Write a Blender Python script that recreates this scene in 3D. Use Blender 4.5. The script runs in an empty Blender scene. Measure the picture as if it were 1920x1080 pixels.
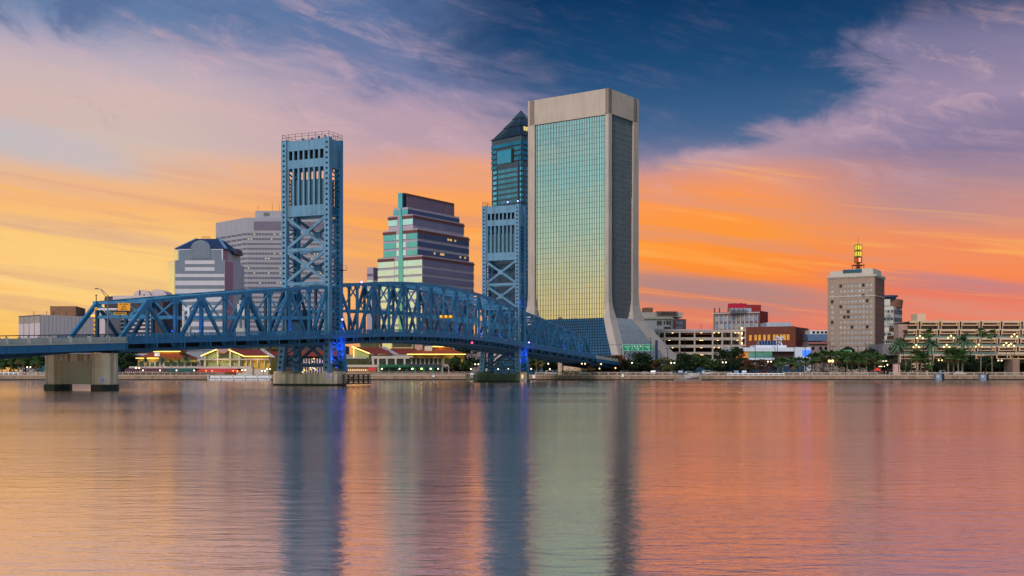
import bpy, math, random
from math import sin, cos, atan2, radians, pi, sqrt, hypot
from mathutils import Vector as V, Matrix
random.seed(7)
S = bpy.context.scene
F, YH, CH = 2100.0, 697.0, 3.2          # focal length in photo pixels, horizon row, camera height
# ---------------------------------------------------------------- camera
cd = bpy.data.cameras.new('camera'); cam = bpy.data.objects.new('camera', cd); S.collection.objects.link(cam)
cam.location = (0, 0, CH); cam.rotation_euler = (radians(90), 0, 0)
cd.sensor_width = 36; cd.lens = F/1920*36; cd.shift_y = (YH-540)/1920; cd.clip_end = 20000; cd.clip_start = .5
S.camera = cam
S.view_settings.view_transform = 'Standard'; S.view_settings.look = 'None'; S.view_settings.gamma = 1
S.view_settings.exposure = 0.0; S.view_settings.use_curve_mapping = False

def lin(c, k=1.0):
    return tuple(k*((x/255)/12.92 if x/255 <= .04045 else ((x/255+.055)/1.055)**2.4) for x in c)
# ---------------------------------------------------------------- sky
W = bpy.data.worlds.new('World'); S.world = W; W.use_nodes = True
nt = W.node_tree; nt.nodes.clear()
def nd(t, **k):
    n = nt.nodes.new(t)
    for a, b in k.items(): setattr(n, a, b)
    return n
def setin(n, i, x):
    if hasattr(x, 'is_output'): nt.links.new(x, n.inputs[i])
    else: n.inputs[i].default_value = x
def M(op, a, b=0.0, c=0.0, clamp=False):
    n = nd('ShaderNodeMath', operation=op, use_clamp=clamp)
    setin(n, 0, a); setin(n, 1, b); setin(n, 2, c); return n.outputs[0]
def SS(x, a, b):
    n = nd('ShaderNodeMapRange', interpolation_type='SMOOTHSTEP'); setin(n, 0, x)
    n.inputs[1].default_value = a; n.inputs[2].default_value = b; n.inputs[3].default_value = 0; n.inputs[4].default_value = 1
    return n.outputs[0]
def SSd(x, a, b): return M('SUBTRACT', 1.0, SS(x, a, b))
def MX(f, a, b):
    n = nd('ShaderNodeMix', data_type='RGBA'); n.clamp_result = False
    setin(n, 0, f); setin(n, 6, a); setin(n, 7, b); return n.outputs[2]
def RAMP(x, stops, span=30.0, k=1.0, scalar=False):
    n = nd('ShaderNodeValToRGB'); cr = n.color_ramp; cr.interpolation = 'LINEAR' if not scalar else 'EASE'
    while len(cr.elements) > 1: cr.elements.remove(cr.elements[0])
    cr.elements[0].position = stops[0][0]/span
    for i, (p, c) in enumerate(stops):
        e = cr.elements[0] if i == 0 else cr.elements.new(p/span)
        e.color = ((c, c, c, 1) if scalar else lin(c, k)+(1,))
    setin(n, 0, M('DIVIDE', x, span)); return n.outputs[0]
def NOISE(vx, vy, vz, scale, detail=4, rough=.5, dist=0):
    c = nd('ShaderNodeCombineXYZ'); setin(c, 0, vx); setin(c, 1, vy); setin(c, 2, vz)
    n = nd('ShaderNodeTexNoise'); nt.links.new(c.outputs[0], n.inputs['Vector'])
    n.inputs['Scale'].default_value = scale; n.inputs['Detail'].default_value = detail
    n.inputs['Roughness'].default_value = rough; n.inputs['Distortion'].default_value = dist
    return n.outputs[0]
tc = nd('ShaderNodeTexCoord'); sx = nd('ShaderNodeSeparateXYZ'); nt.links.new(tc.outputs['Generated'], sx.inputs[0])
X, Y, Z = sx.outputs
A = M('MULTIPLY', M('ARCTAN2', X, Y), 57.2958)
E = M('MAXIMUM', M('MULTIPLY', M('ARCSINE', Z), 57.2958), 0.0)
q = M('ADD', E, M('MULTIPLY', A, .13))                 # coordinate across the cloud streaks
n1 = NOISE(M('MULTIPLY', A, .045), M('MULTIPLY', q, .42), 0.0, 1.0, 5, .55, .3)
n2 = NOISE(M('MULTIPLY', A, .06), M('MULTIPLY', q, 1.1), 4.3, 1.0, 5, .6, .5)
n3 = NOISE(M('MULTIPLY', A, .11), M('MULTIPLY', M('ADD', E, M('MULTIPLY', A, .24)), .26), 9.0, 1.0, 7, .62, .7)
n4 = NOISE(M('MULTIPLY', A, .35), M('MULTIPLY', M('ADD', E, M('MULTIPLY', A, .22)), .8), 2.0, 1.0, 6, .65, .8)
Ew = M('ADD', E, M('MULTIPLY', M('SUBTRACT', n1, .5), 3.4))
rL = RAMP(Ew, [(0,(250,188,92)),(2.5,(252,200,108)),(4.5,(253,209,132)),(6.5,(252,200,122)),(8,(248,184,120)),(9.3,(236,184,142)),(10.8,(208,188,180)),(12.5,(210,184,178)),(14,(200,180,184)),(15.5,(176,168,188)),(17,(140,155,185)),(20,(95,125,165))])
rC = RAMP(Ew, [(0,(232,150,100)),(3.5,(240,165,112)),(5,(246,170,98)),(7.5,(253,166,84)),(9,(250,164,98)),(10.2,(232,164,132)),(11.4,(192,160,170)),(13.5,(170,150,178)),(15.5,(146,138,174)),(17.5,(116,122,164)),(22,(60,90,130))])
rD = RAMP(Ew, [(0,(226,120,98)),(2.4,(222,125,105)),(3.6,(242,134,80)),(5,(252,140,56)),(6.6,(255,152,56)),(8.5,(253,152,80)),(9.6,(228,150,122)),(10.8,(180,150,164)),(14,(150,136,166)),(18,(96,106,150)),(24,(40,80,120))])
rR = RAMP(Ew, [(0,(214,105,100)),(2.2,(236,134,106)),(3.8,(232,122,98)),(4.8,(250,138,82)),(6.2,(236,144,104)),(7.4,(206,144,132)),(9,(170,138,152)),(11,(134,122,156)),(13,(158,140,170)),(15,(128,122,156)),(17.5,(70,88,128)),(22,(40,74,112))])
cl = MX(SS(A, -19, -4), rL, rC); cl = MX(SS(A, -1, 8), cl, rD); cl = MX(SS(A, 11, 21), cl, rR)
# wispy light/dark variation inside the clouds
cl = MX(M('MULTIPLY', M('MULTIPLY', SS(n2, .48, .68), .45), SSd(E, 8, 12)), cl, lin((208,150,132))+(1,))
def BLOB(a0, e0, ra, re, k, colr, base, tilt=.10):
    da = M('DIVIDE', M('SUBTRACT', A, a0), ra); de = M('DIVIDE', M('ADD', M('SUBTRACT', E, e0), M('ADD', M('MULTIPLY', M('SUBTRACT', A, a0), tilt), M('MULTIPLY', M('SUBTRACT', n1, .5), 1.6))), re)
    r2 = M('ADD', M('MULTIPLY', da, da), M('MULTIPLY', de, de)); m_ = M('MULTIPLY', SSd(r2, .1, 1.5), M('MULTIPLY', SS(n2, .30, .55), k)); return MX(m_, base, lin(colr)+(1,))
cl = BLOB(9.5, 3.9, 7.5, 1.0, .85, (170,134,134), cl); cl = BLOB(-22, 6.7, 6.5, .5, .5, (208,166,150), cl); cl = BLOB(-19, 4.3, 8, .45, .35, (214,164,130), cl)
cl = BLOB(21, 4.2, 5.5, .5, .7, (176,136,146), cl); cl = BLOB(-23, 10.6, 5, 1.0, .6, (186,190,200), cl, .2)
cl = MX(M('MULTIPLY', M('MULTIPLY', SSd(n2, .30, .46), .5), SSd(E, 9, 12)), cl, lin((255,186,96))+(1,))
cl = MX(M('MULTIPLY', M('MULTIPLY', SS(n4, .50, .70), .34), SS(E, 9, 13)), cl, lin((222,182,186))+(1,))
blue = RAMP(E, [(0,(120,110,140)),(9.5,(128,124,158)),(11,(92,112,150)),(12.5,(62,98,140)),(15,(30,76,120)),(18.5,(12,54,96)),(30,(10,44,84))])
Ab = RAMP(E, [(0,.0),(9.2,.10),(10.4,.27),(11.6,.46),(13.2,.60),(14.2,.62),(15.6,.56),(17.2,.66),(18.5,.95)], 30, 1, True)
edge = M('SUBTRACT', M('MULTIPLY', Ab, 30.0), A)       # >0 : left of the right-hand cloud bank
nz = M('MULTIPLY', M('SUBTRACT', n3, .5), 16.0)
nzf = M('MULTIPLY', M('SUBTRACT', n4, .5), 5.0)
wedge = M('MULTIPLY', SS(M('ADD', M('ADD', edge, nz), nzf), -2.2, 3.0), SS(M('ADD', M('ADD', A, nz), M('MULTIPLY', M('SUBTRACT', E, 12.5), .9)), -4, 6))
wedge = M('MULTIPLY', wedge, SS(M('ADD', E, M('MULTIPLY', nzf, .25)), 9.2, 11.8))
topl = SS(M('ADD', M('ADD', M('ADD', E, M('MULTIPLY', A, .13)), M('MULTIPLY', nz, .36)), M('MULTIPLY', nzf, .42)), 11.8, 14.8)
topl = M('MULTIPLY', M('MULTIPLY', topl, .72), SSd(A, -6, 4))
# fibrous wisps
fib = NOISE(M('MULTIPLY', M('SUBTRACT', A, M('MULTIPLY', E, .5)), .10), M('MULTIPLY', M('ADD', E, M('MULTIPLY', A, .26)), .62), 7.0, 1.0, 10, .70, .6)
wis = M('MULTIPLY', M('MULTIPLY', SS(fib, .44, .70), SS(n4, .36, .60)), SS(E, 7, 12))
front = MX(M('MULTIPLY', topl, 1.0), cl, lin((78,112,158))+(1,))
front = MX(M('MULTIPLY', wis, .42), front, lin((218,178,188))+(1,))
tr_ = M('MULTIPLY', SS(M('ADD', E, M('MULTIPLY', nzf, .5)), 15.8, 17.8), SS(A, 8, 14))
front = MX(M('MULTIPLY', tr_, .8), front, lin((26,62,104))+(1,))
front = MX(M('MULTIPLY', wedge, M('SUBTRACT', 1.0, M('MULTIPLY', wis, .10))), front, blue)
pch = M('MULTIPLY', M('MULTIPLY', SS(n3, .56, .70), SS(E, 11, 13)), .5)
front = MX(M('MULTIPLY', pch, M('SUBTRACT', 1.0, wedge)), front, lin((74,96,142))+(1,))
side = RAMP(E, [(0,(120,104,112)),(4,(122,120,134)),(9,(92,138,166)),(14,(112,170,198)),(25,(80,120,160)),(90,(60,90,130))], 90)
back = RAMP(E, [(0,(250,205,110)),(2.6,(242,210,138)),(4.2,(230,214,160)),(6,(198,214,188)),(8,(172,208,196)),(10,(148,202,206)),(13,(118,186,202)),(20,(96,156,186)),(40,(112,146,182)),(90,(96,124,166))], 90)
back = MX(M('MULTIPLY', SS(n2, .45, .7), .35), back, lin((236,206,170))+(1,))
bk = nd('ShaderNodeVectorMath', operation='SCALE'); nt.links.new(back, bk.inputs[0]); bk.inputs['Scale'].default_value = 1.35
col = MX(SS(A, 34, 52), front, side)
absA = M('ABSOLUTE', A)
col = MX(SS(A, 100, 150), col, bk.outputs[0])
col = MX(SSd(A, -75, -38), col, bk.outputs[0])
zen = SS(E, 24, 50)
col = MX(M('MULTIPLY', zen, SSd(absA, 60, 120)), col, lin((84,112,158))+(1,))
bg = nd('ShaderNodeBackground'); nt.links.new(col, bg.inputs[0]); bg.inputs[1].default_value = 1.0
out = nd('ShaderNodeOutputWorld'); nt.links.new(bg.outputs[0], out.inputs[0])
# ---------------------------------------------------------------- added warm fill, a soft sun behind the camera to the left
sd = bpy.data.lights.new('fill_sun', 'SUN'); so = bpy.data.objects.new('fill_sun', sd); S.collection.objects.link(so)
sd.energy = 2.0; sd.angle = radians(14); sd.color = (1, .86, .80)
_az, _el = radians(-156), radians(36)
so.rotation_euler = V((sin(_az)*cos(_el), cos(_az)*cos(_el), sin(_el))).to_track_quat('Z', 'Y').to_euler()

# ---------------------------------------------------------------- materials
MATS = {}
def mat(name, rgb, rough=.7, metal=0.0, var=.18, scale=.6, emit=None, estr=1.0, streak=0.0, streakcol=(60,50,40), bump=0.0, spec=.4, alpha=1.0):
    if name in MATS: return MATS[name]
    m = bpy.data.materials.new(name); m.use_nodes = True; t = m.node_tree; b = t.nodes['Principled BSDF']
    c = lin(rgb) if max(rgb) > 1 else rgb
    b.inputs['Roughness'].default_value = rough; b.inputs['Metallic'].default_value = metal
    b.inputs['Specular IOR Level'].default_value = spec
    if emit:
        b.inputs['Emission Color'].default_value = lin(emit)+(1,); b.inputs['Emission Strength'].default_value = estr
    g = t.nodes.new('ShaderNodeNewGeometry')
    n = t.nodes.new('ShaderNodeTexNoise'); n.inputs['Scale'].default_value = scale; n.inputs['Detail'].default_value = 6
    t.links.new(g.outputs['Position'], n.inputs['Vector'])
    r = t.nodes.new('ShaderNodeValToRGB'); t.links.new(n.outputs[0], r.inputs[0])
    r.color_ramp.elements[0].position = .3; r.color_ramp.elements[1].position = .7
    r.color_ramp.elements[0].color = tuple(x*(1-var) for x in c)+(1,)
    r.color_ramp.elements[1].color = tuple(min(1, x*(1+var)) for x in c)+(1,)
    last = r.outputs[0]
    if streak > 0:
        mp = t.nodes.new('ShaderNodeMapping'); mp.inputs['Scale'].default_value = (1.1, 1.1, .06)
        t.links.new(g.outputs['Position'], mp.inputs[0])
        n2_ = t.nodes.new('ShaderNodeTexNoise'); n2_.inputs['Scale'].default_value = 1.0; n2_.inputs['Detail'].default_value = 5
        t.links.new(mp.outputs[0], n2_.inputs['Vector'])
        r2 = t.nodes.new('ShaderNodeMapRange'); t.links.new(n2_.outputs[0], r2.inputs[0])
        r2.inputs[1].default_value = .5; r2.inputs[2].default_value = .72; r2.inputs[3].default_value = 0; r2.inputs[4].default_value = streak
        mx = t.nodes.new('ShaderNodeMix'); mx.data_type = 'RGBA'
        t.links.new(r2.outputs[0], mx.inputs[0]); t.links.new(last, mx.inputs[6]); mx.inputs[7].default_value = lin(streakcol)+(1,)
        last = mx.outputs[2]
    t.links.new(last, b.inputs['Base Color'])
    if bump:
        bp = t.nodes.new('ShaderNodeBump'); bp.inputs['Strength'].default_value = bump; t.links.new(n.outputs[0], bp.inputs['Height']); t.links.new(bp.outputs[0], b.inputs['Normal'])
    MATS[name] = m; return m
def glass(name, rgb, rough=.06, metal=1.0, var=.12, scale=.25, streak=0): return mat(name, rgb, rough, metal, var, scale)

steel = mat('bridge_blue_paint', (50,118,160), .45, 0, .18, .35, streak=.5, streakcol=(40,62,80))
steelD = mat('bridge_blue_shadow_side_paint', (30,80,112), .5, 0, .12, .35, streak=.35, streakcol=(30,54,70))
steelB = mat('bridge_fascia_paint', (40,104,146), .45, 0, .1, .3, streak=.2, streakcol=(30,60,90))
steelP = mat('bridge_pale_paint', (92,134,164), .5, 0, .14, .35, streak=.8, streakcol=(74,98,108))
dark = mat('dark_interior', (22,24,28), .8)
conc = mat('concrete_weathered', (216,190,160), .85, 0, .16, .35, streak=.7, streakcol=(120,84,46))
concG = mat('concrete_grey', (176,170,160), .85, 0, .12, .4, streak=.3, streakcol=(110,100,92))
concW = mat('tower_concrete', (180,165,156), .8, 0, .08, .1, streak=.38, streakcol=(140,128,118))
tide = mat('wet_tide_concrete', (34,32,26), .5)
asphalt = mat('asphalt', (60,60,62), .9)
white = mat('white_paint', (222,220,218), .6, 0, .05)
black = mat('black_metal', (26,28,30), .5)
# ---------------------------------------------------------------- mesh builder
class MB:
    def __init__(s): s.v = []; s.f = []
    def poly(s, pts):
        n = len(s.v); s.v += [V(p) for p in pts]; s.f.append(tuple(range(n, n+len(pts))))
    def hexa(s, b, t):
        n = len(s.v); s.v += [V(p) for p in b]+[V(p) for p in t]; k = len(b)
        s.f.append(tuple(n+i for i in reversed(range(k)))); s.f.append(tuple(n+k+i for i in range(k)))
        for i in range(k):
            j = (i+1) % k; s.f.append((n+i, n+j, n+k+j, n+k+i))
    def prism(s, pts2, z0, z1): s.hexa([(x, y, z0) for x, y in pts2], [(x, y, z1) for x, y in pts2])
    def box(s, x0, x1, y0, y1, z0, z1): s.prism([(x0, y0), (x1, y0), (x1, y1), (x0, y1)], z0, z1)
    def bar(s, p, q_, w, h=None, up=(0, 0, 1)):
        p = V(p); q_ = V(q_); h = h or w; d = (q_-p)
        if d.length < 1e-6: return
        d.normalize(); up = V(up)
        if abs(d.dot(up)) > .98: up = V((.6, .8, 0)) if abs(d.z) > .9 else V((0, 0, 1))
        a = d.cross(up).normalized()*w/2; b = a.cross(d).normalized()*h/2
        s.hexa([p-a-b, p+a-b, p+a+b, p-a+b], [q_-a-b, q_+a-b, q_+a+b, q_-a+b])
    def obar(s, p, q_, a, b):
        p = V(p); q_ = V(q_); a = V(a)/2; b = V(b)/2
        s.hexa([p-a-b, p+a-b, p+a+b, p-a+b], [q_-a-b, q_+a-b, q_+a+b, q_-a+b])
    def cyl(s, p, q_, r1, r2=None, n=8):
        p = V(p); q_ = V(q_); r2 = r1 if r2 is None else r2; d = (q_-p).normalized()
        up = V((0, 0, 1)) if abs(d.z) < .9 else V((1, 0, 0)); a = d.cross(up).normalized(); b = d.cross(a)
        c = [(cos(2*pi*i/n), sin(2*pi*i/n)) for i in range(n)]
        s.hexa([p+a*r1*x+b*r1*y for x, y in c], [q_+a*r2*x+b*r2*y for x, y in c])
    def ball(s, c, r, n=8, m=5, sq=1.0):
        c = V(c); k = len(s.v)
        for j in range(m+1):
            t = pi*j/m
            for i in range(n):
                a = 2*pi*i/n; s.v.append(c+V((r*sin(t)*cos(a), r*sin(t)*sin(a), r*sq*cos(t))))
        for j in range(m):
            for i in range(n):
                i2 = (i+1) % n; s.f.append((k+j*n+i, k+(j+1)*n+i, k+(j+1)*n+i2, k+j*n+i2))
    def build(s, name, m, parent=None, origin=None, smooth=False):
        if origin is None:
            origin = V((0, 0, 0))
            if parent is not None:
                r = parent
                while r.parent: r = r.parent
                origin = V(r.location)
            elif s.v:
                xs = [p.x for p in s.v]; ys = [p.y for p in s.v]; zs = [p.z for p in s.v]
                origin = V(((min(xs)+max(xs))/2, (min(ys)+max(ys))/2, min(zs)))
        me = bpy.data.meshes.new(name); me.from_pydata([tuple(p-origin) for p in s.v], [], s.f)
        me.materials.append(m); me.validate(); me.update()
        if smooth: me.polygons.foreach_set('use_smooth', [True]*len(me.polygons))
        o = bpy.data.objects.new(name, me); S.collection.objects.link(o)
        if parent is not None: o.parent = parent
        else: o.location = origin
        return o
def each(s, name, m, parent):
    """one part per separate solid"""
    par = list(range(len(s.v)))
    def fd(i):
        while par[i] != i: i = par[i]
        return i
    for f in s.f:
        for k in f[1:]: par[fd(k)] = fd(f[0])
    gr = {}
    for f in s.f: gr.setdefault(fd(f[0]), []).append(f)
    o = None
    for fs in gr.values():
        ids = sorted({i for f in fs for i in f}); mp = {i: j for j, i in enumerate(ids)}
        q_ = MB(); q_.v = [s.v[i] for i in ids]; q_.f = [tuple(mp[i] for i in f) for f in fs]; o = q_.build(name, m, parent)
    return o
MB.each = each
def tag(o, label=None, cat=None, group=None, kind=None):
    if label: o['label'] = label
    if cat: o['category'] = cat
    if group: o['group'] = group
    if kind: o['kind'] = kind
    return o
def thing(name, loc, label, cat, group=None):
    o = bpy.data.objects.new(name, None); S.collection.objects.link(o); o.location = loc; o.empty_display_size = 1
    return tag(o, label, cat, group)
def copy_tree(o, parent=None):
    c = o.copy(); S.collection.objects.link(c); c.parent = parent
    for ch in list(o.children): copy_tree(ch, c)
    return c
def PX(px, D): return (px-960)/F*D
def PZ(py, D): return CH+(YH-py)/F*D
def lamp(name, loc, col, watts, r=.3, to=(0, 1, .35), ang=100):
    l = bpy.data.lights.new(name, 'SPOT'); l.energy = watts; l.color = col; l.shadow_soft_size = r; l.spot_size = radians(ang); l.spot_blend = .6
    o = bpy.data.objects.new(name, l); S.collection.objects.link(o); o.location = loc
    o.rotation_euler = V(to).to_track_quat('-Z', 'Y').to_euler(); return o
def text_mesh(name, s, size, m, parent, origin, xdir, n, ext=.02, align='CENTER'):
    """letters standing upright: xdir along the writing, n towards the reader"""
    cu = bpy.data.curves.new(name, 'FONT'); cu.body = s; cu.size = size; cu.align_x = align; cu.align_y = 'CENTER'; cu.extrude = ext
    t = bpy.data.objects.new(name+'_tmp', cu); S.collection.objects.link(t)
    me = bpy.data.meshes.new_from_object(t.evaluated_get(bpy.context.evaluated_depsgraph_get()))
    bpy.data.objects.remove(t)
    x = V(xdir).normalized(); z = V(n).normalized(); y = z.cross(x)
    r = parent
    while r.parent: r = r.parent
    mm = Matrix.Translation(V(origin)-V(r.location)) @ Matrix((x, y, z)).transposed().to_4x4()
    me.transform(mm); me.materials.clear(); me.materials.append(m)
    o = bpy.data.objects.new(name, me); S.collection.objects.link(o); o.parent = parent; return o

class Face:
    """a vertical facade: u metres along d from P, o metres outwards along n"""
    def __init__(s, P, d, n): s.P = V((P[0], P[1], 0)); s.d = V((d[0], d[1], 0)).normalized(); s.n = V((n[0], n[1], 0)).normalized()
    def pt(s, u, z, o=0): p = s.P+s.d*u+s.n*o; return V((p.x, p.y, z))
    def box(s, mb, u0, u1, z0, z1, o0, o1):
        mb.hexa([s.pt(u0, z0, o0), s.pt(u1, z0, o0), s.pt(u1, z0, o1), s.pt(u0, z0, o1)],
                [s.pt(u0, z1, o0), s.pt(u1, z1, o0), s.pt(u1, z1, o1), s.pt(u0, z1, o1)])
    def panes(s, mb, u0, u1, z0, z1, nu, nz, o, tilt=.012):
        for i in range(nu):
            for j in range(nz):
                a = u0+(u1-u0)*i/nu; b = u0+(u1-u0)*(i+1)/nu; c = z0+(z1-z0)*j/nz; e = z0+(z1-z0)*(j+1)/nz
                w = (b-a)*random.uniform(-tilt, tilt)*.5; h = (e-c)*random.uniform(-tilt, tilt)*.5
                mb.poly([s.pt(a, c, o-w-h), s.pt(b, c, o+w-h), s.pt(b, e, o+w+h), s.pt(a, e, o-w+h)])
def corner(px, D, th, pl, pr, py_top):
    """box tower seen on its corner: corner column px, faces reach columns pl and pr"""
    C = V((PX(px, D), D)); th = radians(th) if not isinstance(th, tuple) else th
    tl, tr = (th if isinstance(th, tuple) else (th, th))
    if isinstance(th, tuple): tl, tr = radians(th[0]), radians(th[1])
    L = V((-cos(tl), sin(tl))); R = V((sin(tr), cos(tr)))
    kl = (pl-960)/F; wl = (kl*C.y-C.x)/(L.x-kl*L.y); kr = (pr-960)/F; wr = (kr*C.y-C.x)/(R.x-kr*R.y)
    return C, L, R, wl, wr, PZ(py_top, D)
def faces(C, L, R):
    nl = V((-L.y, L.x)); nl = nl if nl.y < 0 else -nl
    nr = V((R.y, -R.x)); nr = nr if nr.dot(L) < 0 else -nr
    return Face(C, L, nl), Face(C, R, nr)
def quadpts(C, L, R, wl, wr, ins=0.0):
    c = C+L*ins+R*ins
    return [tuple(c), tuple(c+R*(wr-2*ins)), tuple(c+R*(wr-2*ins)+L*(wl-2*ins)), tuple(c+L*(wl-2*ins))]
# ================================================================ water and land
def water():
    mb = MB(); mb.poly([(-3000, -300, 0), (3000, -300, 0), (3000, 424, 0), (-3000, 424, 0)])
    m = bpy.data.materials.new('river_water'); m.use_nodes = True; t = m.node_tree; t.nodes.clear()
    def n(k): return t.nodes.new(k)
    g = n('ShaderNodeNewGeometry')
    def wave(sc, xs, det, rough, rot=0):
        mp = n('ShaderNodeMapping'); mp.inputs['Scale'].default_value = (xs, 1, 1); mp.inputs['Rotation'].default_value = (0, 0, rot)
        t.links.new(g.outputs['Position'], mp.inputs[0]); w = n('ShaderNodeTexNoise'); w.inputs['Scale'].default_value = sc
        w.inputs['Detail'].default_value = det; w.inputs['Roughness'].default_value = rough; t.links.new(mp.outputs[0], w.inputs['Vector']); return w.outputs[0]
    a = wave(1.6, .42, 5, .6, .06); b = wave(.22, .30, 4, .55, -.04); c = wave(.035, .22, 5, .6, .03)
    def bump(h, st, dist, prev=None):
        k = n('ShaderNodeBump'); k.inputs['Strength'].default_value = st; k.inputs['Distance'].default_value = dist
        t.links.new(h, k.inputs['Height'])
        if prev: t.links.new(prev, k.inputs['Normal'])
        return k.outputs[0]
    wp = n('ShaderNodeMapRange'); t.links.new(wave(.018, .35, 4, .6, .1), wp.inputs[0]); wp.inputs[1].default_value = .38; wp.inputs[2].default_value = .62; wp.inputs[3].default_value = .42; wp.inputs[4].default_value = 1.0
    nn = bump(a, 1, .055); nn = bump(b, 1, .05, nn)
    for lk in list(t.links):
        if lk.to_socket.name == 'Height': t.links.new(wp.outputs[0], lk.to_node.inputs['Strength'])
    gl = n('ShaderNodeBsdfGlossy'); t.links.new(nn, gl.inputs['Normal'])
    rr = n('ShaderNodeMapRange'); t.links.new(c, rr.inputs[0]); rr.inputs[1].default_value = .40; rr.inputs[2].default_value = .62
    rr.inputs[3].default_value = .10; rr.inputs[4].default_value = .16; t.links.new(rr.outputs[0], gl.inputs['Roughness'])
    gl.inputs['Color'].default_value = (1.0, .86, .80, 1)
    df = n('ShaderNodeBsdfDiffuse'); df.inputs['Color'].default_value = (.018, .02, .03, 1)
    lw = n('ShaderNodeFresnel'); lw.inputs['IOR'].default_value = 1.5; t.links.new(nn, lw.inputs['Normal'])
    pw = n('ShaderNodeMath'); pw.operation = 'POWER'; t.links.new(lw.outputs[0], pw.inputs[0]); pw.inputs[1].default_value = .10
    mx = n('ShaderNodeMixShader'); t.links.new(pw.outputs[0], mx.inputs[0]); t.links.new(df.outputs[0], mx.inputs[1]); t.links.new(gl.outputs[0], mx.inputs[2])
    o = n('ShaderNodeOutputMaterial'); t.links.new(mx.outputs[0], o.inputs[0])
    tag(mb.build('river', m, origin=V((0, 0, 0))), 'wide calm river reflecting the sunset sky', kind='structure')
water()
mb = MB(); mb.poly([(-6000, 423.5, 1.9), (6000, 423.5, 1.9), (6000, 9000, 1.9), (-6000, 9000, 1.9)])
tag(mb.build('ground', mat('city_ground', (70, 74, 60), .95, 0, .3, .05), origin=V((0, 0, 0))), kind='structure')
mb = MB(); mb.poly([(-600, 423.5, 1.92), (600, 423.5, 1.92), (600, 434, 1.92), (-600, 434, 1.92)])
tag(mb.build('promenade', concG, origin=V((0, 0, 0))), kind='structure')
mb = MB(); mb.poly([(PX(1175, 440), 438, 1.93), (PX(1480, 440), 438, 1.93), (PX(1480, 440), 462, 1.93), (PX(1175, 440), 462, 1.93)])
tag(mb.build('car_park', asphalt, origin=V((0, 0, 0))), kind='structure')

# ================================================================ the lift bridge
_l = hypot(.393, .919); U = V((.393/_l, .919/_l, 0)); VV = V((U.y, -U.x, 0)); T0 = V((-46.2, 259, 0))
def BP(s, t, z): p = T0+U*s+VV*t; return V((p.x, p.y, z))
def ZR(s):                                             # top of the railing along the bridge
    d = abs(s-55.5)
    return 12.6+1.6*(1-(d/55.5)**2) if d < 55.5 else 12.6-(d-55.5)*.042
def ZT(s):                                             # centre line of the top chord
    d = abs(s-55.5)
    if d < 55.5: return 22.6+4.0*(1-(d/55.5)**2)
    e = d-55.5; return 22.6-6.9*(e/62.0)**1.12
bridge = thing('lift_bridge', BP(55.5, 0, 0), 'blue steel vertical lift truss bridge with two towers crossing the river', 'bridge')
TH = 5.8
def lat(mb, p, q_, w=.62, side=VV, step=1.0):
    """latticed member: two flanges joined by batten plates"""
    p = V(p); q_ = V(q_); d = (q_-p); L = d.length; d.normalize(); a = side.cross(d).normalized()
    for s in (-1, 1): mb.obar(p+a*s*w*.38, q_+a*s*w*.38, a*w*.30, side*.55)
    k = max(2, int(L/step))
    for i in range(k):
        c = p+d*(L*(i+.5)/k); mb.obar(c-d*step*.24, c+d*step*.24, a*w*.6, side*.42)
def truss_side(name, s0, s1, n, t, ends):
    h = (s1-s0)/n; nodes = [s0+h*i for i in range(n+1)]
    zb = lambda s: ZR(s)-2.75
    mb = MB()
    start, stop = (1 if ends[0] else 0), (n-1 if ends[1] else n)
    for i in range(start, stop): mb.bar(BP(nodes[i], t, ZT(nodes[i])), BP(nodes[i+1], t, ZT(nodes[i+1])), .5, .66)
    if ends[0]: mb.bar(BP(nodes[0], t, zb(nodes[0])+1.4), BP(nodes[1], t, ZT(nodes[1])+.1), .55, .75)
    if ends[1]: mb.bar(BP(nodes[-1], t, zb(nodes[-1])+1.4), BP(nodes[-2], t, ZT(nodes[-2])+.1), .66, .85)
    for i in range(start, stop+1): mb.obar(BP(nodes[i]-.75, t, ZT(nodes[i])-.35), BP(nodes[i]+.75, t, ZT(nodes[i])-.35), V((0, 0, 1.25)), VV*.7)   # gusset plates
    tr = mb.build('truss', steel, bridge)
    b = MB()
    for i in range(n): b.bar(BP(nodes[i], t, zb(nodes[i])-.15), BP(nodes[i+1], t, zb(nodes[i+1])-.15), .55, .62)
    b.build('bottom_chord', steelD, tr)
    return tr, nodes, start, stop, zb
def web(tr, nodes, start, stop, zb, t, par, latpar):
    for i in range(start, stop+1):
        m = MB(); lat(m, BP(nodes[i], t, zb(nodes[i])), BP(nodes[i], t, ZT(nodes[i])-.3), .5, VV, 1.1)
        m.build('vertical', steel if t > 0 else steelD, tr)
    for i in range(start, stop):
        up0 = (i % 2 == par)                           # node i is an upper joint
        a, b_ = nodes[i], nodes[i+1]; m = MB()
        p = BP(a, t, (ZT(a)-.3) if up0 else zb(a)); q_ = BP(b_, t, zb(b_) if up0 else ZT(b_)-.3)
        if up0: m.bar(p, q_, .42, .58)
        else: lat(m, p, q_, .66, VV, 1.15)
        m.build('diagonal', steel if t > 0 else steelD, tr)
SPANS = [(-69.0, -2.7, 9, (True, False), 1, ), (2.7, 109.7, 14, (False, False), 0), (113.7, 180.0, 9, (False, True), 0)]
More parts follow.
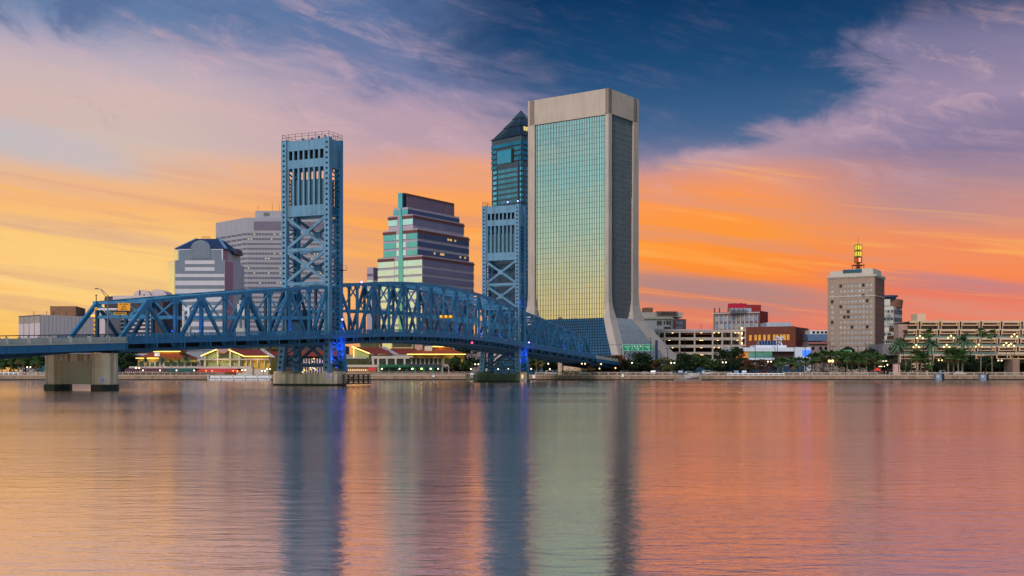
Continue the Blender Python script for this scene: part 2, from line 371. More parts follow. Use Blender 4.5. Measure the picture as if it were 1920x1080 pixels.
for (s0, s1, n, ends, par) in SPANS:
    for t in (TH, -TH):
        tr, nodes, a, b, zb = truss_side('truss', s0, s1, n, t, ends)
        web(tr, nodes, a, b, zb, t, par, 0)
    # sway frames and top laterals
    for i in range(a, b+1):
        s = nodes[i]; z = ZT(s); zl = ZR(s)+(3.0 if s0 < 0 or s0 > 110 else 4.6)
        if z-zl < 1.5: zl = z-2.2
        if (i == a and ends[0]) or (i == b and ends[1]): zl = z-2.6
        m = MB(); m.bar(BP(s, -TH, z), BP(s, TH, z), .4, .5); m.bar(BP(s, -TH, zl), BP(s, TH, zl), .4, .55)
        for sg in (-1, 1):
            m.bar(BP(s, sg*TH, z-.3), BP(s, sg*1.2, zl), .25, .3)
        m.build('sway_frame', steel, bridge)
    m = MB()
    for i in range(a, b):
        for sg in (-1, 1): m.bar(BP(nodes[i], sg*TH, ZT(nodes[i])), BP(nodes[i+1], -sg*TH, ZT(nodes[i+1])), .22, .25)
    m.build('top_bracing', steel, bridge)
    m = MB()
    for i in range(n+1):
        m.bar(BP(nodes[i], -7.4, ZR(nodes[i])-2.1), BP(nodes[i], 7.4, ZR(nodes[i])-2.1), .4, 1.0)
        m.bar(BP(nodes[i], -TH, zb(nodes[i])), BP(nodes[i], TH, zb(nodes[i])), .4, .9)
        if i < n:
            for sg in (-1, 1): m.bar(BP(nodes[i], sg*TH, zb(nodes[i])), BP(nodes[i+1], -sg*TH, zb(nodes[i+1])), .25, .3)
    m.build('floor_beams', steelD, bridge)
    for t in (5.1, -5.1):  # dark plates added to paint in the shadow gap below the fascia
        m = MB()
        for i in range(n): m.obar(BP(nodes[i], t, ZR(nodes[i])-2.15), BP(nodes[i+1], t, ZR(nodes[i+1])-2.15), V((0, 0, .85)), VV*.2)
        m.build('shade_plate', mat('plate_painted_shade', (14, 26, 38), .6), bridge)
# roadway deck, fascia girders and railings, from far left to far right
def along(s0, s1, step=4.0):
    k = max(1, int(round((s1-s0)/step))); return [s0+(s1-s0)*i/k for i in range(k+1)]
mb = MB(); ss = along(-260, 300)
for a, b in zip(ss, ss[1:]):
    w = 7.6
    mb.hexa([BP(a, -w, ZR(a)-1.75), BP(a, w, ZR(a)-1.75), BP(b, w, ZR(b)-1.75), BP(b, -w, ZR(b)-1.75)],
            [BP(a, -w, ZR(a)-1.35), BP(a, w, ZR(a)-1.35), BP(b, w, ZR(b)-1.35), BP(b, -w, ZR(b)-1.35)])
mb.build('deck', asphalt, bridge)
for t in (7.75, -7.75):
    ss = along(-69, 180, 3.7); fm = MB(); rm = MB()
    for i, (a, b) in enumerate(zip(ss, ss[1:])):
        fm.obar(BP(a, t, ZR(a)-1.33), BP(b, t, ZR(b)-1.33), V((0, 0, .85)), VV*.18)
        for z in (0, -.2, -.4, -.6, -.8): rm.bar(BP(a, t, ZR(a)+z), BP(b, t, ZR(b)+z), .07, .12 if z else .16)
        for k in range(4):
            s = a+(b-a)*k/4; rm.bar(BP(s, t, ZR(s)-1.2), BP(s, t, ZR(s)), .09 if k else .16, .09 if k else .16)
        if i % 2 == 0: fm.bar(BP(a, t+.12*(1 if t > 0 else -1), ZR(a)-2.6), BP(a, t+.12*(1 if t > 0 else -1), ZR(a)+.05), .16, .16)
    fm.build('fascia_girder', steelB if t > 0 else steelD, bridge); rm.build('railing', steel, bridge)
for (A0, A1) in ((-260, -69.2), (180.2, 300)):
    for t in (7.75, -7.75):
        ss = along(A0, A1, 4.2); pm = MB(); fm = MB(); gm = MB(); rm = MB()
        for a, b in zip(ss, ss[1:]):
            pm.obar(BP(a, t, ZR(a)-.85), BP(b, t, ZR(b)-.85), V((0, 0, .75)), VV*.25)
            pm.obar(BP(a, t, ZR(a)-1.4), BP(b, t, ZR(b)-1.4), V((0, 0, .3)), VV*.6)
            pm.bar(BP(a, t, ZR(a)-1.4), BP(a, t, ZR(a)-.3), .45, .45)
            rm.bar(BP(a, t, ZR(a)), BP(b, t, ZR(b)), .1, .12); rm.bar(BP(a, t, ZR(a)-.4), BP(a, t, ZR(a)), .12, .12)
            fm.obar(BP(a, t, ZR(a)-2.15), BP(b, t, ZR(b)-2.15), V((0, 0, 1.2)), VV*.12)
            fm.bar(BP(a, t+.1*(1 if t > 0 else -1), ZR(a)-2.75), BP(a, t+.1*(1 if t > 0 else -1), ZR(a)-1.55), .1, .1)
            def hz(s):
                if A0 > 0: return 3.4
                e = -69-s; return 2.1+1.0*max(0, min(1, (e-6)/26.0))
            tt = t*.72
            gm.hexa([BP(a, tt-.1, ZR(a)-2.75-hz(a)+2.0), BP(a, tt+.1, ZR(a)-2.75-hz(a)+2.0), BP(b, tt+.1, ZR(b)-2.75-hz(b)+2.0), BP(b, tt-.1, ZR(b)-2.75-hz(b)+2.0)],
                    [BP(a, tt-.1, ZR(a)-1.75), BP(a, tt+.1, ZR(a)-1.75), BP(b, tt+.1, ZR(b)-1.75), BP(b, tt-.1, ZR(b)-1.75)])
            gm.bar(BP(a, tt+.2*(1 if t > 0 else -1), ZR(a)-2.6-hz(a)+2.0), BP(a, tt+.2*(1 if t > 0 else -1), ZR(a)-1.8), .15, .3)
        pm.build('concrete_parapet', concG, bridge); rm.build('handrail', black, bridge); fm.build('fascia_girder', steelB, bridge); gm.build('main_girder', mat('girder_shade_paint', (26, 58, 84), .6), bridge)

# --- lift towers
def tower(sc, face=-1):
    """sc: station of the tower centre"""
    ztop = 56.8; root = None
    f0, f1 = sc-2.35, sc+2.35
    core = MB()
    def yz(y): return CH+(YH-y)*.1215
    rows = [(54.0, 56.2), (50.0, 51.9), (38.9, 41.4)]   # solid plate bands of the portal faces
    for s in (f0, f1):
        for z0, z1 in rows: core.obar(BP(s, -TH+.2, (z0+z1)/2), BP(s, TH-.2, (z0+z1)/2), V((0, 0, z1-z0)), U*.4)
        for k in range(8):
            t = -TH+.9+(2*TH-1.8)*k/7
            core.obar(BP(s, t-.28, 54), BP(s, t+.28, 54), V((0, 0, .1)), U*.5)
            core.obar(BP(s, t, 51.8), BP(s, t, 54.1), VV*.45, U*.38)
            core.obar(BP(s, t, 41.3), BP(s, t, 50.1), VV*.45, U*.38)
    for t in (-TH, TH):
        for z0, z1 in ((49.8, 56.2),): core.obar(BP(f0, t, (z0+z1)/2), BP(f1, t, (z0+z1)/2), V((0, 0, z1-z0)), VV*.4)
    core.box(0, 0, 0, 0, 0, 0) if False else None
    core.hexa([BP(f0, -TH, 56.1), BP(f1, -TH, 56.1), BP(f1, TH, 56.1), BP(f0, TH, 56.1)], [BP(f0, -TH, 56.4), BP(f1, -TH, 56.4), BP(f1, TH, 56.4), BP(f0, TH, 56.4)])
    core.hexa([BP(f0, -TH, 51.4), BP(f1, -TH, 51.4), BP(f1, TH, 51.4), BP(f0, TH, 51.4)], [BP(f0, -TH, 51.7), BP(f1, -TH, 51.7), BP(f1, TH, 51.7), BP(f0, TH, 51.7)])
    tw = core.build('lift_tower', steelP, bridge)
    m = MB()                                            # counterweight hanging behind the bars
    m.hexa([BP(f0+.6, -TH+1, 41.6), BP(f1-.6, -TH+1, 41.6), BP(f1-.6, TH-1, 41.6), BP(f0+.6, TH-1, 41.6)],
           [BP(f0+.6, -TH+1, 47.4), BP(f1-.6, -TH+1, 47.4), BP(f1-.6, TH-1, 47.4), BP(f0+.6, TH-1, 47.4)])
    m.build('counterweight', mat('counterweight_paint', (58, 96, 112), .7, 0, .15, .4, streak=.4, streakcol=(60, 80, 86)), tw)
    for k in range(6):                                  # sheaves and ropes
        t = -TH+2+(2*TH-4)*k/5; m = MB(); m.cyl(BP(f0+.9, t, 53), BP(f1-.9, t, 53), .95, n=14); m.cyl(BP(sc, t, 47.3), BP(sc, t, 53), .12, n=6)
        m.build('sheave', dark, tw)
    def legx(z, s, t):                                  # legs flare out below the deck
        if z > 13: return s, t
        k = (13-z)/10.0; return s+(1.0*k if s > sc else -1.0*k), t*(1+.09*k)
    for s in (f0, f1):
        for t in (-TH, TH):
            m = MB(); zs = [3.0, 13.0, 56.6]; w = 1.35
            for z0, z1 in zip(zs, zs[1:]):
                a = legx(z0, s, t); b = legx(z1, s, t); p = BP(a[0], a[1], z0); q_ = BP(b[0], b[1], z1)
                wl = w*1.25 if z1 < 20 else w
                for sg in (-1, 1):
                    m.obar(p+VV*sg*wl*.36, q_+VV*sg*wl*.36, VV*wl*.28, U*1.25)
                n = int((q_-p).length/1.15)
                for i in range(n):
                    c0 = p+(q_-p)*((i+.12)/n); c1 = p+(q_-p)*((i+.72)/n)
                    m.obar(c0-U*.55, c1-U*.55, VV*wl*.5, U*.10); m.obar(c0+U*.55, c1+U*.55, VV*wl*.5, U*.10)
                m.obar(p, q_, VV*wl*.5, U*.12)
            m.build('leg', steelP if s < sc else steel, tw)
    # portal bracing: X panels between legs on both faces
    for s in (f0, f1):
        for (z0, z1) in ((23.6, 31.2), (31.2, 39.0)):
            m = MB()
            m.bar(BP(s, -TH, z0), BP(s, TH, z1), .42, .62); m.bar(BP(s, -TH, z1), BP(s, TH, z0), .40, .62)
            m.obar(BP(s, -.9, (z0+z1)/2), BP(s, .9, (z0+z1)/2), V((0, 0, 1.5)), U*.6)
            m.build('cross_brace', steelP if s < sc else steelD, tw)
        for z in (31.2, 23.4): 
            m = MB(); m.bar(BP(s, -TH, z), BP(s, TH, z), .4, .75); m.build('portal_strut', steelP, tw)
        # below the deck
        m = MB(); m.bar(BP(s, -TH*1.05, 4.7), BP(s, TH*1.05, 4.7), .5, .9); m.bar(BP(s, -TH, 9.7), BP(s, TH, 9.7), .5, .9)
        m.bar(BP(s, -TH*1.05, 5.0), BP(s, 0, 9.6), .45, .6); m.bar(BP(s, TH*1.05, 5.0), BP(s, 0, 9.6), .45, .6)
        m.build('lower_brace', steelD, tw)
    for t in (-TH, TH):                                 # zig-zag lacing of the narrow sides
        m = MB(); z = 5.0; k = 0; hgt = 1.95
        while z < 49:
            a, b = ((f0, f1) if k % 2 else (f1, f0)); m.bar(BP(a, t, z), BP(b, t, z+hgt), .22, .3); m.bar(BP(f0, t, z), BP(f1, t, z), .2, .25); z += hgt; k += 1
        m.build('side_lacing', steel, tw)
    m = MB()                                            # roof railing
    cs = [(f0-.5, -TH-.5), (f1+.5, -TH-.5), (f1+.5, TH+.5), (f0-.5, TH+.5)]
    for i in range(4):
        a, b = cs[i], cs[(i+1) % 4]
        for z in (57.2, 57.8): m.bar(BP(a[0], a[1], z), BP(b[0], b[1], z), .06)
        k = 7 if i % 2 else 3
        for j in range(k): 
            f = j/k; m.bar(BP(a[0]+(b[0]-a[0])*f, a[1]+(b[1]-a[1])*f, 56.4), BP(a[0]+(b[0]-a[0])*f, a[1]+(b[1]-a[1])*f, 57.8), .07)
    m.build('roof_railing', black, tw)
    m = MB(); m.box(0, 0, 0, 0, 0, 0) if False else None
    for t in (-2.5, 0, 1.8, 3.5): m.cyl(BP(sc, t, 56.4), BP(sc, t, 57.3+.3*(t > 0)), .3, n=6)
    m.each('roof_equipment', steelD, tw)
    # machinery walkway at mid height
    m = MB()
    m.hexa([BP(f0, TH+.7, 26.5), BP(f1, TH+.7, 26.5), BP(f1, TH+2, 26.5), BP(f0, TH+2, 26.5)], [BP(f0, TH+.7, 26.6), BP(f1, TH+.7, 26.6), BP(f1, TH+2, 26.6), BP(f0, TH+2, 26.6)])
    for s in (f0, f1): m.bar(BP(s, TH+2, 26.6), BP(s, TH+2, 27.6), .06)
    m.bar(BP(f0, TH+2, 27.6), BP(f1, TH+2, 27.6), .06)
    m.build('service_platform', steelD, tw)
    return tw
tower(0); tower(111)
# machinery cabin inside the near tower at road level, seen as a dark blue box
m = MB(); m.hexa([BP(-2, -TH+1, 11.2), BP(2, -TH+1, 11.2), BP(2, -TH+4.5, 11.2), BP(-2, -TH+4.5, 11.2)], [BP(-2, -TH+1, 17.5), BP(2, -TH+1, 17.5), BP(2, -TH+4.5, 17.5), BP(-2, -TH+4.5, 17.5)])
m.build('machinery_cabin', steelD, bridge)
# --- piers
def pier_block(mb, s, t0, t1, z0, z1, hs, n=2.0):
    """block with pointed/rounded water ends"""
    pts = []
    for t, sg in ((t0, -1), (t1, 1)):
        pts.append((t, sg))
    P = [BP(s-hs, t0+n*.4, 0), BP(s-hs, t1-n*.4, 0), BP(s-hs*.45, t1, 0), BP(s+hs*.45, t1, 0), BP(s+hs, t1-n*.4, 0), BP(s+hs, t0+n*.4, 0), BP(s+hs*.45, t0, 0), BP(s-hs*.45, t0, 0)]
    mb.hexa([(p.x, p.y, z0) for p in P], [(p.x, p.y, z1) for p in P])
m = MB(); sp = -71.5
for t0, t1 in ((-6.9, -3.7), (3.7, 6.9)):
    P = []
    pier_block(m, sp, t0, t1, 1.0, 6.35, 1.9, 1.4)
for k in range(7): m.obar(BP(sp-.1, -3.7+k*1.1, 5.65), BP(sp-.1, -2.9+k*1.1, 5.65), V((0, 0, 1.2)), U*(2.1+.5*(k % 2)))
pr = m.build('pier', conc, bridge)
m = MB(); m.obar(BP(sp, -3.9, 3.05), BP(sp, 3.9, 3.05), V((0, 0, 4.0)), U*1.9); m.build('pier_web', mat('web_concrete', (178, 164, 142), .85, 0, .08, .15, streak=.2, streakcol=(128, 118, 96)), pr)
m = MB()
for t0, t1 in ((-7.05, -3.5), (3.5, 7.05)): pier_block(m, sp, t0, t1, -1.5, 1.02, 2.05, 1.4)
m.each('pier_foot', tide, pr)
m = MB()
for t in (-5.6, 5.6): m.obar(BP(sp, t-.6, 6.55), BP(sp, t+.6, 6.55), V((0, 0, .5)), U*1.2)
m.each('bearing', dark, pr)
for sc, pn in ((0, 'a'), (111, 'b')):
    m = MB(); pier_block(m, sc, -9.4, 7.9, .45, 2.75, 4.2, 4.5)
    for t0, t1 in ((-9.1, -4.3), (4.3, 7.7)): pier_block(m, sc, t0, t1, 2.75, 3.3, 4.0, 3)
    pr2 = m.build('pier', conc if sc == 0 else mat('pier_concrete_greenish', (96, 104, 84), .8, 0, .2, .5, streak=.5), bridge)
    m = MB(); pier_block(m, sc, -9.55, 8.05, -1.5, .46, 4.35, 4.5); m.build('pier_foot', tide, pr2)
# timber fender beside the near pier
m = MB()
for k in range(6):
    m.bar(BP(-3+k*2.2, 10.2, .35), BP(-3+k*2.2, 10.2, 2.6), .3)
for z in (.5, 1.0, 1.5, 2.0, 2.5): m.bar(BP(-3, 10.35, z), BP(9, 10.35, z), .12, .22)
m.bar(BP(-3, 10.6, .3), BP(1.5, 10.6, 2.5), .2)
tag(m.build('timber_fender', mat('dark_timber', (46, 42, 38), .9)), 'dark timber fender beside the near tower pier', 'fender')
m = MB()
for k in range(9): m.bar(BP(104.5, -10+k*2.4, -.5), BP(104.5, -10+k*2.4, 2.4), .35)
for z in (.5, .9, 1.3, 1.7, 2.1): m.bar(BP(104.3, -10.5, z), BP(104.3, 9.6, z), .2, .3)
tag(m.build('timber_fender', mat('green_timber', (72, 84, 62), .9, 0, .25, .6)), 'greenish timber fender wall in front of the far tower pier', 'fender')
m = MB(); m.box(PX(975, 344), PX(988, 344), 344, 347, -.5, 3.0)
g = m.build('navigation_hut', mat('hut_grey', (120, 116, 112), .8)); tag(g, 'small grey hut with an orange lamp at the far tower pier', 'hut')
m = MB(); m.box(PX(978, 344), PX(981, 344), 343.8, 344.02, 1.2, 2.3); m.build('lit_opening', mat('hut_glow', (255, 150, 80), .5, emit=(255, 150, 70), estr=1.5), g)
# access stair + boards
# --- pier signs
blueink = mat('sign_blue_ink', (40, 50, 150), .6); redink = mat('sign_red_ink', (170, 40, 40), .6)
def pier_sign(s, t, z, w, h, label, off):
    p = BP(s, t, z)+VV*off
    r = thing('pier_sign', p, label, 'sign')
    m = MB(); m.obar(p-U*w/2, p+U*w/2, V((0, 0, h)), VV*.06); m.build('board', mat('sign_white', (214, 206, 220), .6, 0, .03), r)
    text_mesh('lettering', 'NO WAKE', h*.24, blueink, r, p+VV*.05+V((0, 0, h*.12)), U, VV)
    text_mesh('lettering', 'SLOW', h*.2, redink, r, p+VV*.05+V((0, 0, h*.36)), U, VV)
    text_mesh('lettering', 'SPEED', h*.2, blueink, r, p+VV*.05+V((0, 0, -h*.2)), U, VV)
# the signs stand on the upstream nose of the pier facing the camera
def pier_sign2(s, t, z, w, h, label):
    nrm = (VV*.45-U*.9).normalized(); xd = V((0, 0, 1)).cross(nrm).normalized()
    p = BP(s, t, z)+nrm*.2
    r = thing('pier_sign', p, label, 'sign')
    m = MB(); m.obar(p-xd*w/2, p+xd*w/2, V((0, 0, h)), nrm*.08); m.build('board', mat('sign_white', (214, 206, 220), .6, 0, .03), r)
    text_mesh('lettering', 'NO', h*.3, redink, r, p+nrm*.07+V((0, 0, h*.32)), xd, nrm)
    text_mesh('lettering', 'WAKE', h*.32, blueink, r, p+nrm*.07+V((0, 0, 0)), xd, nrm)
    text_mesh('lettering', 'ZONE', h*.26, blueink, r, p+nrm*.07+V((0, 0, -h*.3)), xd, nrm)
pier_sign2(sp-1.7, 6.3, 1.85, 1.0, .95, 'small white board with blue letters on the concrete pier at far left')
pier_sign2(-3.7, 6.9, 2.2, 1.3, 1.3, 'small white notice board on the right end of the near tower pier')
# --- signs over the roadway at the left portal
def board(name, label, cat, px0, px1, y0, y1, D, mt, writing, ink, frame=None):
    x0, x1, z0, z1 = PX(px0, D), PX(px1, D), PZ(y1, D), PZ(y0, D)
    r = thing(name, ((x0+x1)/2, D, z0), label, cat)
    m = MB(); m.box(x0, x1, D, D+.12, z0, z1); m.build('panel', mt, r)
    h = (z1-z0)/len(writing)
    for i, s in enumerate(writing):
        if s: text_mesh('lettering', s, min(h*.85, (x1-x0)/max(1, len(s))*1.45), ink, r, ((x0+x1)/2, D-.02, z1-h*(i+.5)), (1, 0, 0), (0, -1, 0))
    return r, x0, x1, z0, z1
yel = mat('sign_amber', (226, 152, 20), .5, 0, .04); yel2 = mat('sign_amber_dark', (190, 140, 30), .5, 0, .05)
ink = mat('sign_black_ink', (50, 34, 20), .6)
DS = 187.0
r_, x0, x1, z0, z1 = board('traffic_sign', 'amber sign hung high in the left bridge portal reading ALL TRAFFIC EXIT', 'sign', 221, 244, 568, 582.5, DS, yel, ['ALL TRAFFIC', 'EXIT', '500 FT'], ink)
m = MB(); m.bar((x0+.3, DS+.3, z0-1), (x0+.3, DS+.3, z1+.2), .1); m.bar((x1-.3, DS+.3, z0-1), (x1-.3, DS+.3, z1+.2), .1); m.build('bracket', black, r_)
r_, x0, x1, z0, z1 = board('clearance_sign', 'narrow amber clearance board under the larger amber sign', 'sign', 212.5, 237.5, 585.8, 590.2, DS-.4, yel2, ['CLEARANCE 14-7'], ink)
m = MB(); m.bar((x0+.5, DS-.1, z0), (x0+.5, DS-.1, z1+.5), .08); m.build('bracket', black, r_)
r_, x0, x1, z0, z1 = board('guide_sign', 'long white board beside the amber sign in the left bridge portal', 'sign', 184, 220.5, 578, 581.5, DS+.8, white, [''], ink)
for k in (.12, .3, .48, .62, .78, .9):
    m = MB(); xx = x0+(x1-x0)*k; m.box(xx-.12, xx+.18, DS+.76, DS+.79, z0+.1, z1-.1); m.build('marking', mat('sign_lilac', (150, 140, 190), .6), r_)
m = MB(); m.box(x0-.6, x0-.05, DS+.8, DS+.92, z0, z1+.15); m.build('end_panel', yel, r_)
# no-entry disc inside the near truss
p = BP(-40, -2, 0); Dn = p.y; cx = PX(426, 225)
r_ = thing('no_entry_sign', (cx, 225, PZ(590, 225)), 'round red no entry sign hung above the roadway', 'sign')
m = MB(); c = V((cx, 225, PZ(584.5, 225))); m.cyl(c, c+V((0, .08, 0)), .36, n=16); m.build('disc', mat('sign_red', (190, 40, 60), .5), r_)
m = MB(); m.box(cx-.22, cx+.22, 224.95, 225.0, c.z-.06, c.z+.06); m.build('bar', white, r_)
m = MB(); m.bar((cx, 225.2, c.z), (cx, 225.2, c.z+3.4), .06); m.bar((cx-1.5, 225.2, c.z+.55), (cx+1.5, 225.2, c.z+.55), .08); m.build('hanger', steelD, r_)
# barrier gate masts on the roadway
for (px, D, y0, lab) in ((349, 214, 583, 'left pair of slim white barrier masts on the bridge roadway'), (452, 228, 570, 'right pair of tall white barrier masts on the bridge roadway')):
    zb_ = PZ(630, D); x = PX(px, D); r_ = thing('barrier_mast', (x, D, zb_), lab, 'barrier')
    m = MB(); m.box(x-.9, x+.9, D-.5, D+.5, zb_, zb_+1.6); m.build('cabinet', white, r_)
    for dx in (-.5, .5):
        m = MB(); m.box(x+dx-.22, x+dx+.22, D-.2, D+.2, zb_+1.6, PZ(y0, D)); m.build('mast', white, r_)
    m = MB(); m.box(x-.3, x+.7, D-.25, D+.25, PZ(y0, D), PZ(y0, D)+.7); m.build('lamp_head', white, r_)
# gantry of yellow lamps in the lift span
x = PX(838, 300); r_ = thing('signal_gantry', (x, 300, PZ(600, 300)), 'row of yellow signal boards above the lift span roadway', 'signal')
m = MB(); m.box(PX(823, 300), PX(850, 300), 300, 300.3, PZ(597, 300), PZ(591, 300)); m.build('board', mat('dull_amber', (150, 110, 30), .6), r_)
for px in (827, 836, 845):
    m = MB(); m.cyl((PX(px, 300), 299.8, PZ(593.5, 300)), (PX(px, 300), 300, PZ(593.5, 300)), .3, n=10); m.build('signal_lamp', mat('signal_glow', (255, 180, 40), .5, emit=(255, 170, 40), estr=1.2), r_)
# red navigation light under the lift span
m = MB(); m.ball(BP(70, 7.9, ZR(70)-2.6), .28); tag(m.build('navigation_light', mat('nav_red', (255, 60, 90), .5, emit=(255, 50, 90), estr=6)), 'small red navigation light under the lift span', 'light')
# street light on the left approach
def street_light(px, D, zb_, ztop, arm, label):
    x = PX(px, D); r = thing('street_light', (x, D, zb_), label, 'street light')
    m = MB(); m.cyl((x, D, zb_), (x, D, ztop), .14, .09, 8); m.build('pole', mat('pole_grey', (120, 118, 118), .4, .5), r)
    m = MB(); m.cyl((x, D, ztop-.9), (x+arm*.55, D, ztop+.9), .05, n=6); m.cyl((x, D, ztop-.1), (x+arm*.55, D, ztop+.95), .05, n=6); m.cyl((x+arm*.55, D, ztop+.93), (x+arm*.8, D, ztop+1.05), .05, n=6); m.build('arm', mat('pole_grey', (120, 118, 118)), r)
    m = MB(); m.hexa([(x+arm*.78, D-.15, ztop+.95), (x+arm*1.05, D-.15, ztop+.95), (x+arm*1.05, D+.15, ztop+.95), (x+arm*.78, D+.15, ztop+.95)], [(x+arm*.8, D-.1, ztop+1.12), (x+arm, D-.1, ztop+1.12), (x+arm, D+.1, ztop+1.12), (x+arm*.8, D+.1, ztop+1.12)]); m.build('lamp_head', mat('head_grey', (90, 90, 84)), r)
    return r
street_light(202, 182, 8.0, PZ(553, 182), -2.0, 'grey street light with a curved arm at the left portal of the bridge')
# blue uplights fixed on the bridge
bluelens = mat('blue_lens', (60, 90, 255), .4, emit=(40, 70, 255), estr=1.6)
def uplight(s, t, z, watts, off=1.6, r=.25):
    m = MB(); m.ball(BP(s, t, z), .16); m.build('uplight', bluelens, bridge)
    lamp('uplight_glow', BP(s, t, z)+VV*off*.6-U*off*.6+V((0, 0, .1)), (.03, .12, 1.0), watts, r, -VV*.55+U*.5+V((0, 0, 1.1)), 95)
uplight(-1.5, 7.4, 4.2, 2200, 1.8); uplight(1.0, 7.6, 7.2, 1500, 1.8); uplight(109.6, 7.4, 4.2, 2200, 1.8); uplight(112, 7.6, 7.5, 1500, 1.8)
uplight(109.5, 7.0, 24.0, 260, 1.3)
for s in (-48.0, -55.8, -18.0, 2.8, 63.6, 79.0, 94, 150.4, 165.2): uplight(s, 6.4, ZR(s)+.4, 160, .9)
for (px, py, D) in ((678, 529, 262), (642, 599, 250), (971, 377, 352), (952, 379, 352), (992, 642, 350)):
    m = MB(); m.ball((PX(px, D), D, PZ(py, D)), .22); tag(m.build('marker_light', mat('marker_violet', (190, 170, 255), .4, emit=(170, 140, 255), estr=5)), {678:'violet marker light on top of the lift span chord', 642:'violet marker light at the near tower roadway', 971:'right violet marker light on the far tower roof', 952:'left violet marker light on the far tower roof', 992:'violet marker light right of the far tower at road level'}[px], 'light')
# ================================================================ skyline
G0 = 1.9
def window_set(face, parent, us, zs, w, h, mats, o0=-.25, o1=-.05, cap=100, litp=0, lit=None, name='window'):
    cells = [(u, z) for z in zs for u in us]; rest = MB(); n = 0
    for (u, z) in cells:
        mt = random.choice(mats)
        if n < cap:
            m = MB(); face.box(m, u-w/2, u+w/2, z, z+h, o0, o1); m.build(name, lit if (lit and random.random() < litp) else mt, parent); n += 1
        else: face.box(rest, u-w/2, u+w/2, z, z+h, o0, o1)
    if rest.v: tag(rest.build('windows', mats[0], parent), kind='stuff')
def punched(mb, face, u0, u1, z0, z1, us, zs, w, h, t=.35):
    """wall skin with real openings: piers and spandrels in front of the core"""
    es = [u0]
    for u in us: es += [u-w/2, u+w/2]
    es.append(u1)
    for i in range(0, len(es), 2): face.box(mb, es[i], es[i+1], z0, z1, -.02, t)
    for u in us:
        ez = [z0]
        for z in zs: ez += [z, z+h]
        ez.append(z1)
        for i in range(0, len(ez), 2):
            if ez[i+1]-ez[i] > .02: face.box(mb, u-w/2, u+w/2, ez[i], ez[i+1], -.02, t-.03)

